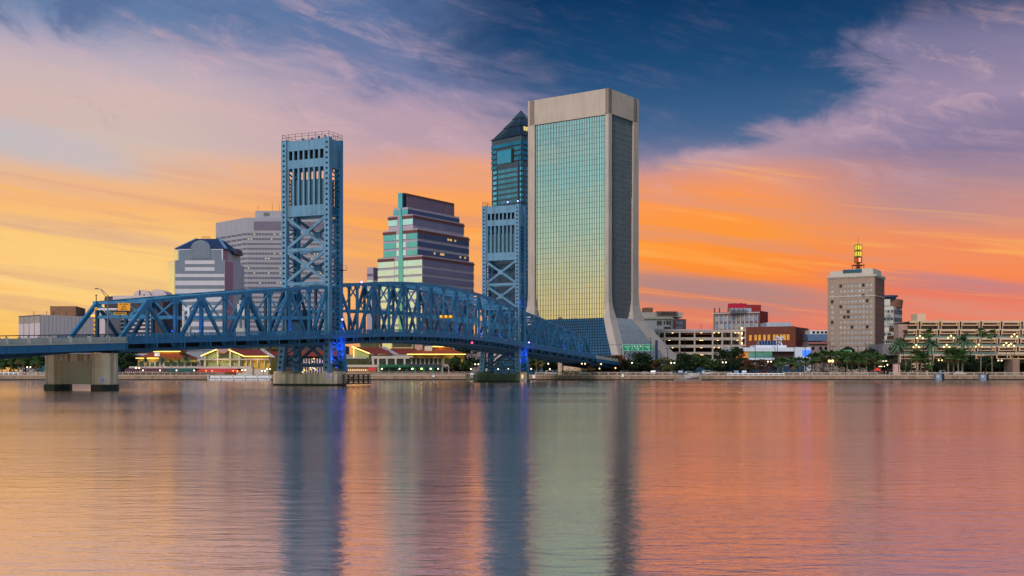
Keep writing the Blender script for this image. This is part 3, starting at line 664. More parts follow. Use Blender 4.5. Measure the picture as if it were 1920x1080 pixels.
# ---- the big glass tower with flared concrete legs
def big_tower():
    C, L, R, wl, wr, zt = corner(1141, 600, (34.7, 37), 990, 1197.5, 165)
    fl, fr = faces(C, L, R); zf = PZ(598, 600)
    root = thing('office_tower', (C.x, C.y, G0), 'tall glass tower with pale concrete frame and legs flaring out at its base', 'tower')
    core = MB(); core.prism(quadpts(C, L, R, wl, wr, 1.3), zf-2, zt-.6); core.build('core', dark, root)
    hdL, hdR = 13.9, 11.0
    m = MB()
    fl.box(m, 0, wl, zt-hdL, zt, -1.2, 0); fr.box(m, 0, wr, zt-hdR-2.2, zt, -1.2, 0)
    bl = Face(C+R*wr, L, -fl.n.xy); br = Face(C+L*wl, R, -fr.n.xy)
    bl.box(m, 0, wl, zt-14, zt, -1.2, 0); br.box(m, 0, wr, zt-14, zt, -1.2, 0)
    m.prism(quadpts(C, L, R, wl, wr, 1.0), zt-1.2, zt-.9)
    m.build('header', concW, root)
    # corner columns with flared feet.  profile: outward offset along both axes as a function of height
    prof = [(zt-.05, 0), (46, 0.0), (40, .35), (36, 1.2), (zf, 2.6), (24, 7.3), (16, 12.6), (8, 18.0), (G0-.5, 21.8)]
    for (a, b, sa, sb, cc) in ((L, R, -1, -1, C), (L, R, -1, 1, C+R*wr), (L, R, 1, -1, C+L*wl), (L, R, 1, 1, C+R*wr+L*wl)):
        m = MB()
        wL, wR = 4.4, 3.1
        front = (cc == C)
        if sb == 1: wR = 5.2
        if front: wL, wR = 2.0, 3.4
        for (z1, o1), (z0, o0) in zip(prof, prof[1:]):
            def ring(o, z):
                k = 1 + min(1, o/3.0)*1.1
                c = cc + a*sa*o*.55 + b*sb*o*1.0 if False else cc + a*sa*o + b*sb*o
                ww = wR*(1+(.35 if sb == 1 else 0)*(1-min(1, z/ zt))) if True else wR
                p0 = c; p1 = c - b*sb*ww*k; p2 = c - a*sa*wL*k - b*sb*ww*k; p3 = c - a*sa*wL*k
                return [(p.x, p.y, z) for p in (p0, p1, p2, p3)]
            m.hexa(ring(o0, z0), ring(o1, z1))
        m.build('flared_leg', concW, root)
    g1 = glass('mirror_glass_pale', (232, 238, 232), .03, 1, .05, .12); g2 = glass('mirror_glass_dim_reflection', (150, 166, 172), .06, 1, .15, .1)  # right face glass tinted darker, a dim reflection put into its colour
    # curtain walls
    u0, u1 = 1.9, wl-3.6; z0, z1 = zf, zt-hdL
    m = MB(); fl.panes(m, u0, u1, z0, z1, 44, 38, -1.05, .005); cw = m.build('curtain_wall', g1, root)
    m = MB(); mm = mat('mullion_dark', (92, 92, 86), .5)
    for i in range(45):
        u = u0+(u1-u0)*i/44; w = .10 if i % 2 else .22; fl.box(m, u-w/2, u+w/2, z0, z1, -1.04, -.75)
    for j in range(39):
        z = z0+(z1-z0)*j/38; fl.box(m, u0, u1, z-.05, z+.05, -1.03, -.9)
    m.build('mullions', mm, cw)
    u0, u1 = 3.4, wr-4.6
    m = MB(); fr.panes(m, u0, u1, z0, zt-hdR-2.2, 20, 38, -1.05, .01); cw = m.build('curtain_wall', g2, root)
    m = MB()
    for i in range(21):
        u = u0+(u1-u0)*i/20; fr.box(m, u-.11, u+.11, z0, zt-hdR-2.2, -1.04, -.8)
    for j in range(39):
        z = z0+(zt-hdR-2.2-z0)*j/38; fr.box(m, u0, u1, z-.1, z+.1, -1.03, -.9)
    m.build('mullions', mat('mullion_dim', (92, 96, 102), .6), cw)
    # sloped skirts of glass between the legs
    def skirt(A, B, Cc, D, nu, nv, m1, m2, w, name, dup=0):
        A, B, Cc, D = V(A), V(B), V(Cc), V(D)
        m = MB(); nn = (B-A).cross(D-A).normalized(); nn = nn if nn.z > 0 else -nn
        P = lambda i, j: (A+(B-A)*(i/nu))*(1-j/nv)+(D+(Cc-D)*(i/nu))*(j/nv)
        for i in range(nu):
            for j in range(nv): m.poly([P(i, j), P(i+1, j), P(i+1, j+1), P(i, j+1)])
        sk = m.build(name, m1, root); m = MB()
        for i in range(nu+1): m.obar(P(i, 0)+nn*.1, P(i, nv)+nn*.1, (B-A).normalized()*w, nn*.25)
        for j in range(nv+1): m.obar(P(0, j)+nn*.12, P(nu, j)+nn*.12, (P(0, min(j+1, nv))-P(0, max(j-1, 0))).normalized()*w, nn*.2)
        m.build('glazing_bars', m2, sk)
    oL, oR = L, R; ot = 19.5; o1_ = 2.0
    def pt(c, al, br_, z): p = c+L*al+R*br_; return (p.x, p.y, z)
    zt2 = zf+.4
    skirt(pt(C, wl+o1_, -o1_, zt2), pt(C, -o1_*.2, -o1_, zt2), pt(C, -ot*.88, -ot-1, G0), pt(C, wl+ot, -ot-1, G0), 42, 20,
          glass('skirt_glass', (84, 132, 156), .12, .8, .15, .12), mat('skirt_bars_dark', (26, 34, 44), .5), .2, 'glass_skirt')
    skirt(pt(C, -o1_, o1_*.2+1.5, zt2), pt(C, -o1_, wr-2, zt2), pt(C, -ot-1, wr+ot*.72, G0), pt(C, -ot-1, -ot*.55, G0), 34, 34,
          mat('lattice_dark', (30, 36, 48), .4), mat('lattice_pale', (150, 160, 172), .6), .27, 'lattice_skirt')
    # groove on the front leg, roof rail and masts
    m = MB()
    for k in range(5): p = C+L*(8+9*k)+R*(4+3*k); m.bar((p.x, p.y, zt-1), (p.x, p.y, zt+1.5+k % 3), .12)
    p = C+L*26+R*10; m.cyl((p.x, p.y, zt-1), (p.x, p.y, zt+1.1), 3.2, 2.6, 12)
    m.each('roof_equipment', black, root)
big_tower()

# ---- dark blue glass tower with stepped pyramid roof
def pyramid_tower():
    C, L, R, wl, wr, zt = corner(978, 800, 45, 920, 1034, 252)
    fl, fr = faces(C, L, R)
    root = thing('office_tower', (C.x, C.y, G0), 'slender blue glass tower with a dark stepped pyramid roof', 'tower')
    wallm = mat('granite_blue_grey', (66, 78, 92), .6, .2, .1, .2)
    core = MB(); core.prism(quadpts(C, L, R, wl, wr, .6), G0, zt-.2); core.build('wall', wallm, root)
    gl_ = glass('teal_ribbon_glass', (108, 176, 200), .08, 1, .25, .12); gd = glass('dark_ribbon_glass', (70, 120, 142), .1, 1, .2, .2)
    nfl = 44; fh = (zt-4-G0)/nfl
    zbay = PZ(297, 790); z2 = PZ(270, 790)
    for f_, w_ in ((fl, wl), (fr, wr)):
        for j in range(nfl-7-18, nfl):
            z = G0+j*fh
            m = MB()
            if z+fh < zbay-1:
                f_.panes(m, w_*.11, w_*.73, z+1.5, z+fh, 16, 1, .62, .014); 
                b = m.build('window_band', gl_, root)
                m = MB()
                for i in range(17): u = w_*.11+w_*.62*i/16; f_.box(m, u-.22, u+.22, z+1.5, z+fh, .60, .75)
                m.build('mullions', wallm, b)
                m = MB(); f_.panes(m, w_*.80, w_*.92, z+1.6, z+fh, 3, 1, .05, .012); m.build('window_band', gl_, root); m = MB(); f_.panes(m, .4, w_*.055, z+1.6, z+fh, 1, 1, .05, .01)
                m.build('window_band', gl_, root)
            elif z > z2+1: f_.panes(m, .5, w_-.5, z+1.2, z+fh, 20, 1, .05, .01); m.build('window_band', gd, root)
            else:
                f_.panes(m, .5, w_*.24, z+1.4, z+fh, 5, 1, .05, .01); m.build('window_band', gd, root); m = MB(); f_.panes(m, w_*.80, w_-.5, z+1.4, z+fh, 5, 1, .05, .01); m.build('window_band', gd, root)
        m = MB(); f_.box(m, w_*.09, w_*.75, G0, zbay, -.2, .6); m.build('projecting_bay', wallm, root)
        m = MB(); f_.panes(m, w_*.33, w_*.78, zbay+.6, z2, 11, 3, .1, .006); a = m.build('sky_window', glass('sky_window_glass', (86, 146, 170), .06, 1, .1), root)
        m = MB(); f_.box(m, w_*.25, w_*.33, zbay+.6, z2, -.1, .14); m.build('recess', dark, a)
    # roof in three steps
    c = C+L*wl/2+R*wr/2; Dc = c.y; rm = mat('roof_slate_blue', (34, 50, 66), .35, .6, .15, .3); rib = mat('roof_rib', (70, 92, 110), .4, .5)
    tiers = [(1.0, .93, zt, zt+.9), (.92, .55, zt+.9, PZ(242, Dc)), (.58, .26, PZ(242, Dc), PZ(225, Dc)), (.29, .0, PZ(225, Dc), PZ(208, Dc))]
    for (k0, k1, z0, z1) in tiers:
        m = MB(); q0 = [c+(L*sa*wl+R*sb*wr)*k0/2 for sa, sb in ((-1, -1), (-1, 1), (1, 1), (1, -1))]; q1 = [c+(L*sa*wl+R*sb*wr)*max(k1, .01)/2 for sa, sb in ((-1, -1), (-1, 1), (1, 1), (1, -1))]
        m.hexa([(p.x, p.y, z0) for p in q0], [(p.x, p.y, z1) for p in q1]); rf = m.build('roof_tier', rm, root)
        m = MB(); n = 12
        for i in range(4):
            a0, b0, a1, b1 = q0[i], q0[(i+1) % 4], q1[i], q1[(i+1) % 4]
            for j in range(n+1):
                p = a0+(b0-a0)*j/n; q_ = a1+(b1-a1)*j/n; m.bar((p.x, p.y, z0+.2), (q_.x, q_.y, z1+.2), .35)
        m.build('roof_ribs', rib, rf)
    m = MB(); f_ = fr; z0, z1 = tiers[1][2], tiers[1][3]
    a0, a1 = c+(-L*wl-R*wr)*.92/2, c+(-L*wl-R*wr)*.55/2; b0, b1 = c+(-L*wl+R*wr)*.92/2, c+(-L*wl+R*wr)*.55/2
    def q3(u, v): p = (a0+(b0-a0)*u)*(1-v)+(a1+(b1-a1)*u)*v; return V((p.x, p.y, z0+(z1-z0)*v))+V((.4, -.4, .5))
    q0 = C+R*1; zz = PZ(250, 790)
    for k in range(5): m.poly([q3(.08+k*.09, .35), q3(.15+k*.09, .35), q3(.15+k*.09, .85), q3(.08+k*.09, .85)])
    m.build('lit_lantern', mat('warm_lit_glass', (214, 190, 110), .4, emit=(240, 215, 120), estr=.55), root)
pyramid_tower()

# ---- stepped tower with banded purple glass
def stepped_tower():
    D = 560
    root = None
    lav = mat('lavender_panel', (176, 160, 176), .6, 0, .05, .2); red = mat('red_brown_cornice', (110, 60, 56), .6, 0, .05)
    gp = glass('purple_glass', (112, 102, 138), .25, .4, .1, .15); gpl = glass('purple_glass_pale', (138, 122, 150), .25, .35, .08, .1)
    teal = glass('teal_glass', (112, 176, 186), .1, 1, .1, .12); pale = glass('pale_glass', (206, 224, 232), .06, 1, .08, .12); navy = glass('navy_glass', (84, 86, 122), .2, .4, .1)
    # corner px, left px, right px, y of the corner top, lower limit, depth
    tiers = [(757, 748.5, 851, 362, 392, 755, gpl, 0), (765, 737, 862, 388, 404, 750, navy, 1), (774.5, 727.5, 870.5, 401, 432, 746, gpl, 2), (783, 718, 880, 428, 482, 742, navy, 4), (792, 708, 889, 478, 700, 738, gpl, 16)]
    for k, (pc, pl, pr, y0, y1, DD, gm, nb) in enumerate(tiers):
        C, L, R, wl, wr, zt = corner(pc, DD, 33, pl, pr, y0); fl, fr = faces(C, L, R); zb = max(G0, PZ(y1, DD))
        if root is None: root = thing('office_tower', (C.x, C.y, G0), 'stepped office tower with purple and pale banded glass and red brown cornices', 'tower')
        m = MB(); m.prism(quadpts(C, L, R, wl, wr, .25), G0 if k == 4 else zb-2, zt); m.build('wall_tier', lav if k else teal, root)
        if k == 0:
            m = MB(); fr.panes(m, 2.5, wr, zb, zt-1.0, 24, 2, .1, .004); b = m.build('crown_glass', gpl, root)
            m = MB()
            for i in range(25): u = 2.5+(wr-2.5)*i/24; fr.box(m, u-.1, u+.1, zb, zt-1, .1, .3)
            fr.box(m, 0, wr, zt-1.1, zt+.2, .0, .35); m.build('frame', red, b)
            m = MB(); fr.box(m, .0, 2.3, zb, zt, -.1, .2); m.build('dark_edge', dark, root)
            m = MB(); fl.box(m, .2, wl-.2, zb-125, zt, .05, 1.6); m.build('stair_fin', teal, root)
            continue
        m = MB()
        if k > 1: fl.box(m, 0, wl*.42, zt-2.6, zt-.9, .0, .35); fl.box(m, wl*.62, wl, zt-2.6, zt-.9, .0, .35); fr.box(m, 0, wr, zt-2.6, zt-.9, 0, .35); m.build('cornice', red, root)
        m = MB(); fl.box(m, wl*.42, wl*.52, max(zb, G0), zt, .0, .5); m.build('stair_fin', teal, root)
        z = zt-(3.0 if k > 1 else 1.4); fh = 5.4 if k < 4 else 5.5; j = 0
        lc = [teal, teal, pale, teal, pale][k]
        while z-fh*.6 > zb-.2 and j < 24:
            m = MB(); fr.panes(m, .3, wr-.3, z-fh*(.62 if k != 2 else .8), z, 20, 1, .05, .006); m.build('window_band', gm, root)
            m = MB(); fl.panes(m, .2, wl*.30 if k in (3,) else wl*.42, z-fh*.72, z, 4, 1, .07, .004); m.build('window_band', lc, root); m = MB(); fl.panes(m, wl*.62, wl-.2, z-fh*.72, z, 4, 1, .07, .004); m.build('window_band', lc, root)
            if k >= 3:
                m = MB(); fl.panes(m, wl*.33, wl*.42, z-fh*.66, z, 2, 1, .1, .004); m.build('window_band', pale, root); m = MB(); fl.panes(m, wl*.52, wl*.61, z-fh*.66, z, 2, 1, .1, .004); m.build('window_band', pale, root)
            if k == 3 and j == 0 or (k == 3 and j == 2):
                m = MB()
                for u in ([.56, .6, .62, .7] if j == 0 else [.3, .42, .44, .47, .8, .9]): fr.box(m, wr*u, wr*u+1.6, z-1.9, z-.5, .06, .2)
                m.each('lit_window', mat('lit_window', (230, 190, 120), .5, emit=(240, 190, 110), estr=.5), root)
            z -= fh; j += 1
    C, L, R, wl, wr, zt = corner(700, 780, 20, 688, 730, 501)
    m = MB(); m.prism(quadpts(C, L, R, wl, wr), G0, zt); r2 = m.build('low_tower', lav); tag(r2, 'small pale tower with a dark band half hidden behind the stepped tower', 'tower')
    fl, fr = faces(C, L, R)
    for z in (zt-4.5, zt-9, zt-15):
        m = MB(); fl.box(m, .3, wl-.3, z-1.8, z, .0, .12); fr.box(m, .3, wr-.3, z-1.8, z, .0, .12); m.build('window_band', gp if z > zt-5 else pale, r2)
stepped_tower()

# ---- low octagonal tower with navy mansard roof and glazed arch
def arch_tower():
    D = 640
    x = lambda p: PX(p, D)
    root = thing('office_tower', (x(375), D, G0), 'banded office tower with a navy hipped roof and a round glass gable', 'tower')
    zs, zr, zt = PZ(488, D), PZ(467, D), PZ(443, D)
    w = mat('silver_panel', (196, 192, 204), .5, 0, .05, .2); gb = glass('grey_blue_glass', (112, 122, 146), .25, .3, .1, .2)
    yw = glass('west_glass', (236, 240, 206), .08, .9, .04); pk = mat('rose_panel', (196, 130, 156), .5, .1, .04)
    pts = lambda a, b, c, d, dd: [(PX(a, D+dd), D+dd), (x(b), D), (x(c), D), (PX(d, D+dd), D+dd), (PX(d, D+dd), D+38), (PX(a, D+dd), D+38)]
    m = MB(); m.prism(pts(315, 328, 421, 437, 11), G0, zs); m.prism(pts(326, 334, 418, 427, 8), zs, zr); m.build('wall', w, root)
    def seg(px0, d0, px1, d1, z0, z1, mt, nm, o=.15, nu=4, nz=12):
        P0 = V((PX(px0, D+d0), D+d0)); P1 = V((PX(px1, D+d1), D+d1)); d = (P1-P0); n = V((d.y, -d.x)); f = Face(P0, d, n); m = MB()
        f.panes(m, .1, d.length-.1, z0, z1, nu, nz, o, .004); return m.build(nm, mt, root)
    seg(315, 11, 328, 0, G0, zs-.3, yw, 'west_glazing'); seg(326, 8, 334, 0, zs, zr-.3, yw, 'west_glazing', nz=3)
    seg(421, 0, 437, 11, G0, zs-.3, pk, 'east_panel'); seg(418, 0, 427, 8, zs, zr-.3, pk, 'east_panel', nz=3)
    f = Face((x(328), D), (1, 0), (0, -1)); W_ = x(421)-x(328); fh = 3.85
    m = MB(); f.panes(m, W_*.08, W_*.94, zs, zr-.4, 20, 3, .12, .01); m.build('upper_glazing', gb, root)
    z = zs; j = 0
    while z > 12:
        m = MB()
        if j < 2: f.panes(m, .2, W_*.20, z-fh, z, 6, 1, .12, .02); f.panes(m, W_*.80, W_-.2, z-fh, z, 6, 1, .12, .02); f.panes(m, W_*.20, W_*.8, z-fh, z-fh*.55, 16, 1, .12, .02)
        else: f.panes(m, .2, W_-.2, z-fh, z-fh*.48, 26, 1, .12, .02)
        m.build('window_band', gb, root); z -= fh*(1 if j < 2 else 1.22); j += 1
    nv = mat('navy_roof', (36, 50, 84), .5, 0, .08, .3)
    m = MB(); m.hexa([(x(328), D, zr), (x(424), D, zr), (x(427), D+38, zr), (x(326), D+38, zr)], [(x(357), D+12, zt), (x(401), D+12, zt), (x(401), D+26, zt), (x(357), D+26, zt)])
    rf = m.build('roof', nv, root)
    m = MB()
    for a, b in ((328, 357), (424, 401)): m.bar((x(a), D, zr+.2), (x(b), D+12, zt+.1), 1.4, .5)
    m.each('hip_trim', mat('hip_trim_blue', (120, 160, 196), .4, .3), rf)
    m = MB(); m.box(x(329), x(340), D+16, D+30, zr, zr+3); m.box(x(416), x(431), D+16, D+30, zr-1, zr+2); m.each('dormer', nv, rf)
    cx, r = x(376.5), (x(395)-x(358))/2; zc = PZ(467, D)+.2
    pts_ = [(cx-r, zs+1)]+[(cx-r*cos(a), zc+r*.78*sin(a)*1.1) for a in [pi*i/20 for i in range(21)]]+[(cx+r, zs+1)]
    m = MB(); m.hexa([(p[0], D-.5, p[1]) for p in pts_], [(p[0], D+9, p[1]) for p in pts_]); ar = m.build('glass_arch', gb, root)
    m = MB()
    for i in range(-4, 5): m.bar((cx+i*r/4.5, D-.6, zs+1), (cx+i*r/4.5, D-.6, zc+r*.8*sqrt(max(0, 1-(i/4.5)**2))), .12)
    for j in range(7): m.bar((cx-r*.9, D-.6, zs+1+j*1.4), (cx+r*.9, D-.6, zs+1+j*1.4), .1) if zs+1+j*1.4 < zc+1 else None
    m.build('glazing_bars', mat('bars_grey', (140, 150, 168), .5), ar)
    m = MB()
    for i in range(9): m.bar((x(365+i*2), D+15, zt), (x(365+i*2), D+15, zt+1.8), .1)
    m.bar((x(365), D+15, zt+1.3), (x(381), D+15, zt+1.3), .12); m.build('roof_railing', black, root)
arch_tower()

# ---- wide grey banded tower with saw-tooth side
def sawtooth_tower():
    D = 800; x = lambda p, d=0: PX(p, D+d)
    root = thing('office_tower', (x(520), D, G0), 'broad grey banded office tower with a saw tooth left side', 'tower')
    w = mat('grey_precast', (156, 154, 168), .7, 0, .05, .15); gb = glass('dusk_band_glass', (104, 100, 118), .3, .3, .12, .3); wl_ = mat('grey_precast_shade', (140, 146, 170), .7, 0, .05)
    zt = PZ(408, D); zw = PZ(437, D)
    pts = [(x(463.5), D), (x(622), D+2)]; m = MB()
    poly = [(PX(463.5, D), D), (PX(624, D), D+3), (PX(624, D)+4, D+45), (PX(405, D+30)-3, D+60)]
    steps = []
    for i in range(6):                                  # teeth running back to the left
        pA = 463.5-i*9.8; pB = 463.5-(i+1)*9.8; d0 = i*5.0; d1 = (i+1)*5.0
        steps += [(PX(pA, D+d0)-.2, D+d0), (PX(pB, D+d0+2.2), D+d0+2.2)]
    P = [(PX(624, D), D+3)]+[(PX(624, D), D+45), (PX(405, D+30)-2, D+62)]+list(reversed(steps))
    m.prism(P, G0, zt); m.build('wall', w, root)
    fh = (zw-PZ(530, D))/10.2
    f = Face((PX(463.5, D), D), (PX(624, D)-PX(463.5, D), 3), (3, -(PX(624, D)-PX(463.5, D)))); Wd = PX(624, D)-PX(463.5, D)
    lit = mat('lit_office', (220, 200, 160), .5, emit=(230, 205, 160), estr=.45)
    for j in range(22):
        z = zw-j*fh
        m = MB(); f.panes(m, .2, Wd-.3, z-fh*.42, z, 30, 1, .1, .02); b = m.build('window_band', gb, root)
        m = MB()
        for i in range(31): u = Wd*i/30; f.box(m, u-.12, u+.12, z-fh*.42, z, .1, .25)
        m.build('mullions', w, b)
        if j in (0, 1, 4, 5, 6, 7, 8, 10):
            m = MB()
            for i in range(30):
                if random.random() < .26: u = Wd*(i+.5)/30; m = MB(); f.box(m, u-.45, u+.45, z-fh*.32, z-fh*.12, .12, .2); m.build('lit_window', lit, root)
    for i in range(6):
        p0 = steps[i*2]; p1 = steps[i*2+1]; d = V(p1)-V(p0); ff = Face(p0, d, (d.y, -d.x) if d.x < 0 and False else (-d.y*-1, d.x) ); ff = Face(p0, d, (d.y, -d.x)); 
        if ff.n.y > 0: ff = Face(p0, d, (-d.y, d.x))
        for j in range(22):
            z = zw-j*fh; m = MB(); ff.box(m, .2, d.length-.2, z-fh*.42, z, .0, .1); m.build('window_band', gb, root)
    m = MB(); f.box(m, PX(476, D)-PX(463.5, D), Wd-.5, PZ(431, D), PZ(415, D), .02, .3); m.build('blank_panel', mat('plum_panel', (112, 104, 124), .7), root)
    m = MB(); m.box(x(475), x(560), D+6, D+24, zt, PZ(393, D)); m.build('penthouse', w, root)
    m = MB(); m.box(x(491), x(502), D+5.8, D+5.99, PZ(403, D), PZ(396.5, D)); m.box(x(524), x(531), D+5.8, D+5.99, PZ(403, D), PZ(397, D)); m.each('louvre', mat('louvre_olive', (104, 104, 100), .7), root)
    m = MB()
    for p, h in ((479, 4), (506, 6), (519, 5), (506, 3)): m.bar((x(p), D+8, PZ(393, D)), (x(p), D+8, PZ(393, D)+h), .15)
    m.each('antenna', black, root)
sawtooth_tower()

# ---- white windowless block and striped block at far left
def left_blocks():
    C, L, R, wl, wr, zt = corner(75, 480, 40, 35, 176, 590)
    lil = mat('lilac_white_wall', (196, 180, 184), .7, 0, .04, .1)
    root = thing('theatre_block', (C.x, C.y, G0), 'windowless pale lilac block at the far left behind the bridge approach', 'building')
    m = MB(); m.prism(quadpts(C, L, R, wl, wr), G0, zt); m.build('wall', lil, root); fl, fr = faces(C, L, R)
    m = MB()
    for i in range(1, 4): fl.box(m, wl*i/4-.1, wl*i/4+.1, G0, zt, 0, .12)
    fl.box(m, .1, wl, zt-.4, zt, 0, .14); m.build('panel_joint', mat('joint_grey', (96, 88, 92), .8), root)
    m = MB(); fl.box(m, .3, wl*.98, PZ(605, 480), zt-.5, .02, .1); m.build('upper_panel', mat('greige_panel', (150, 138, 132), .8), root)
    m = MB()
    for i in range(14): u = wr*i/14; fr.box(m, u-.05, u+.05, G0, zt, 0, .08)
    m.build('panel_joint', mat('joint_lilac', (170, 156, 162), .8), root)
    m = MB(); c = C+R*wr*.32+L*3; m.prism([(PX(94, 500), 500), (PX(142, 500), 500), (PX(160, 520), 520), (PX(112, 520), 520)], zt-1, PZ(574, 500)); m.build('stage_tower', mat('brown_panel', (128, 92, 70), .8), root)
    m = MB()
    for p in (60, 97, 84, 121): m.bar((PX(p, 490), 492, zt-1), (PX(p, 490), 492, zt+2.2), .15)
    m.each('antenna', black, root)
    # white slab with yellow lit louvres
    D = 500; x = lambda p: PX(p, D)
    root = thing('office_block', (x(185), D, G0), 'pale slab with glowing yellow window bands seen through the left bridge portal', 'building')
    m = MB(); m.box(x(170), x(197), D, D+20, G0, PZ(585, D)); m.build('wall', lil, root)
    for k in range(9):
        z = PZ(590+k*8.5, D); m = MB(); m.box(x(170.3), x(180), D-.15, D, z-1.0, z); m.build('lit_window_band', mat('amber_band', (240, 180, 60), .5, emit=(250, 180, 50), estr=.8), root)
    m = MB(); m.box(x(182.5), x(183.2), D+2, D+3, PZ(585, D), PZ(567, D)); m.each('antenna', black, root)
    D = 520
    root = thing('striped_block', (x(255), D, G0), 'low dark block with white horizontal stripes and twin round rooftop drums', 'building')
    m = MB(); m.box(x(197), x(306), D, D+30, G0, PZ(555.5, D)); m.build('wall', mat('plum_dark_wall', (62, 46, 54), .6, 0, .1), root)
    m = MB(); m.box(x(212), x(306), D-.3, D-.02, PZ(562, D), PZ(555.5, D)+.3); m.build('parapet', lil, root)
    for k in range(12):
        z = PZ(590+k*7.3, D); m = MB(); m.box(x(212), x(283), D-.35, D-.02, z-.85, z); m.build('stripe', mat('stripe_pale', (206, 190, 196), .7), root)
    for (p0, p1, yt) in ((247, 280, 543), (270, 307, 541)):
        cx = (x(p0)+x(p1))/2; r = (x(p1)-x(p0))/2; h = PZ(yt, D)-PZ(556, D); m = MB(); dd = 0 if p0 == 247 else 3
        ps = [(cx-r*cos(pi*i/14), PZ(556, D)+h*sin(pi*i/14)) for i in range(15)]
        m.hexa([(a, D+2+dd, b) for a, b in ps], [(a, D+14+dd, b) for a, b in ps]); m.build('barrel_vault', lil, root)
    m = MB(); m.box(x(258.5), x(260.5), D+1.8, D+2, PZ(553, D), PZ(544, D)); m.box(x(266.5), x(268.5), D+1.8, D+2, PZ(553.5, D), PZ(551, D)); m.each('vent', dark, root)
    for k, (p, y) in enumerate(((163, 551), (190, 557), (193, 557), (196, 557))): pass
    m = MB(); m.bar((x(173), D+5, PZ(585, D)-6), (x(173), D+5, PZ(551, D)), .3); m.bar((x(171.5), D+5, PZ(552, D)), (x(174.5), D+5, PZ(552, D)), .5)
    for p in (189.5, 192.5, 195.5): m.bar((x(p), D+5, PZ(590, D)), (x(p), D+5, PZ(557, D)), .35)
    m.each('antenna', mat('antenna_brown', (110, 84, 60), .7), root)
left_blocks()

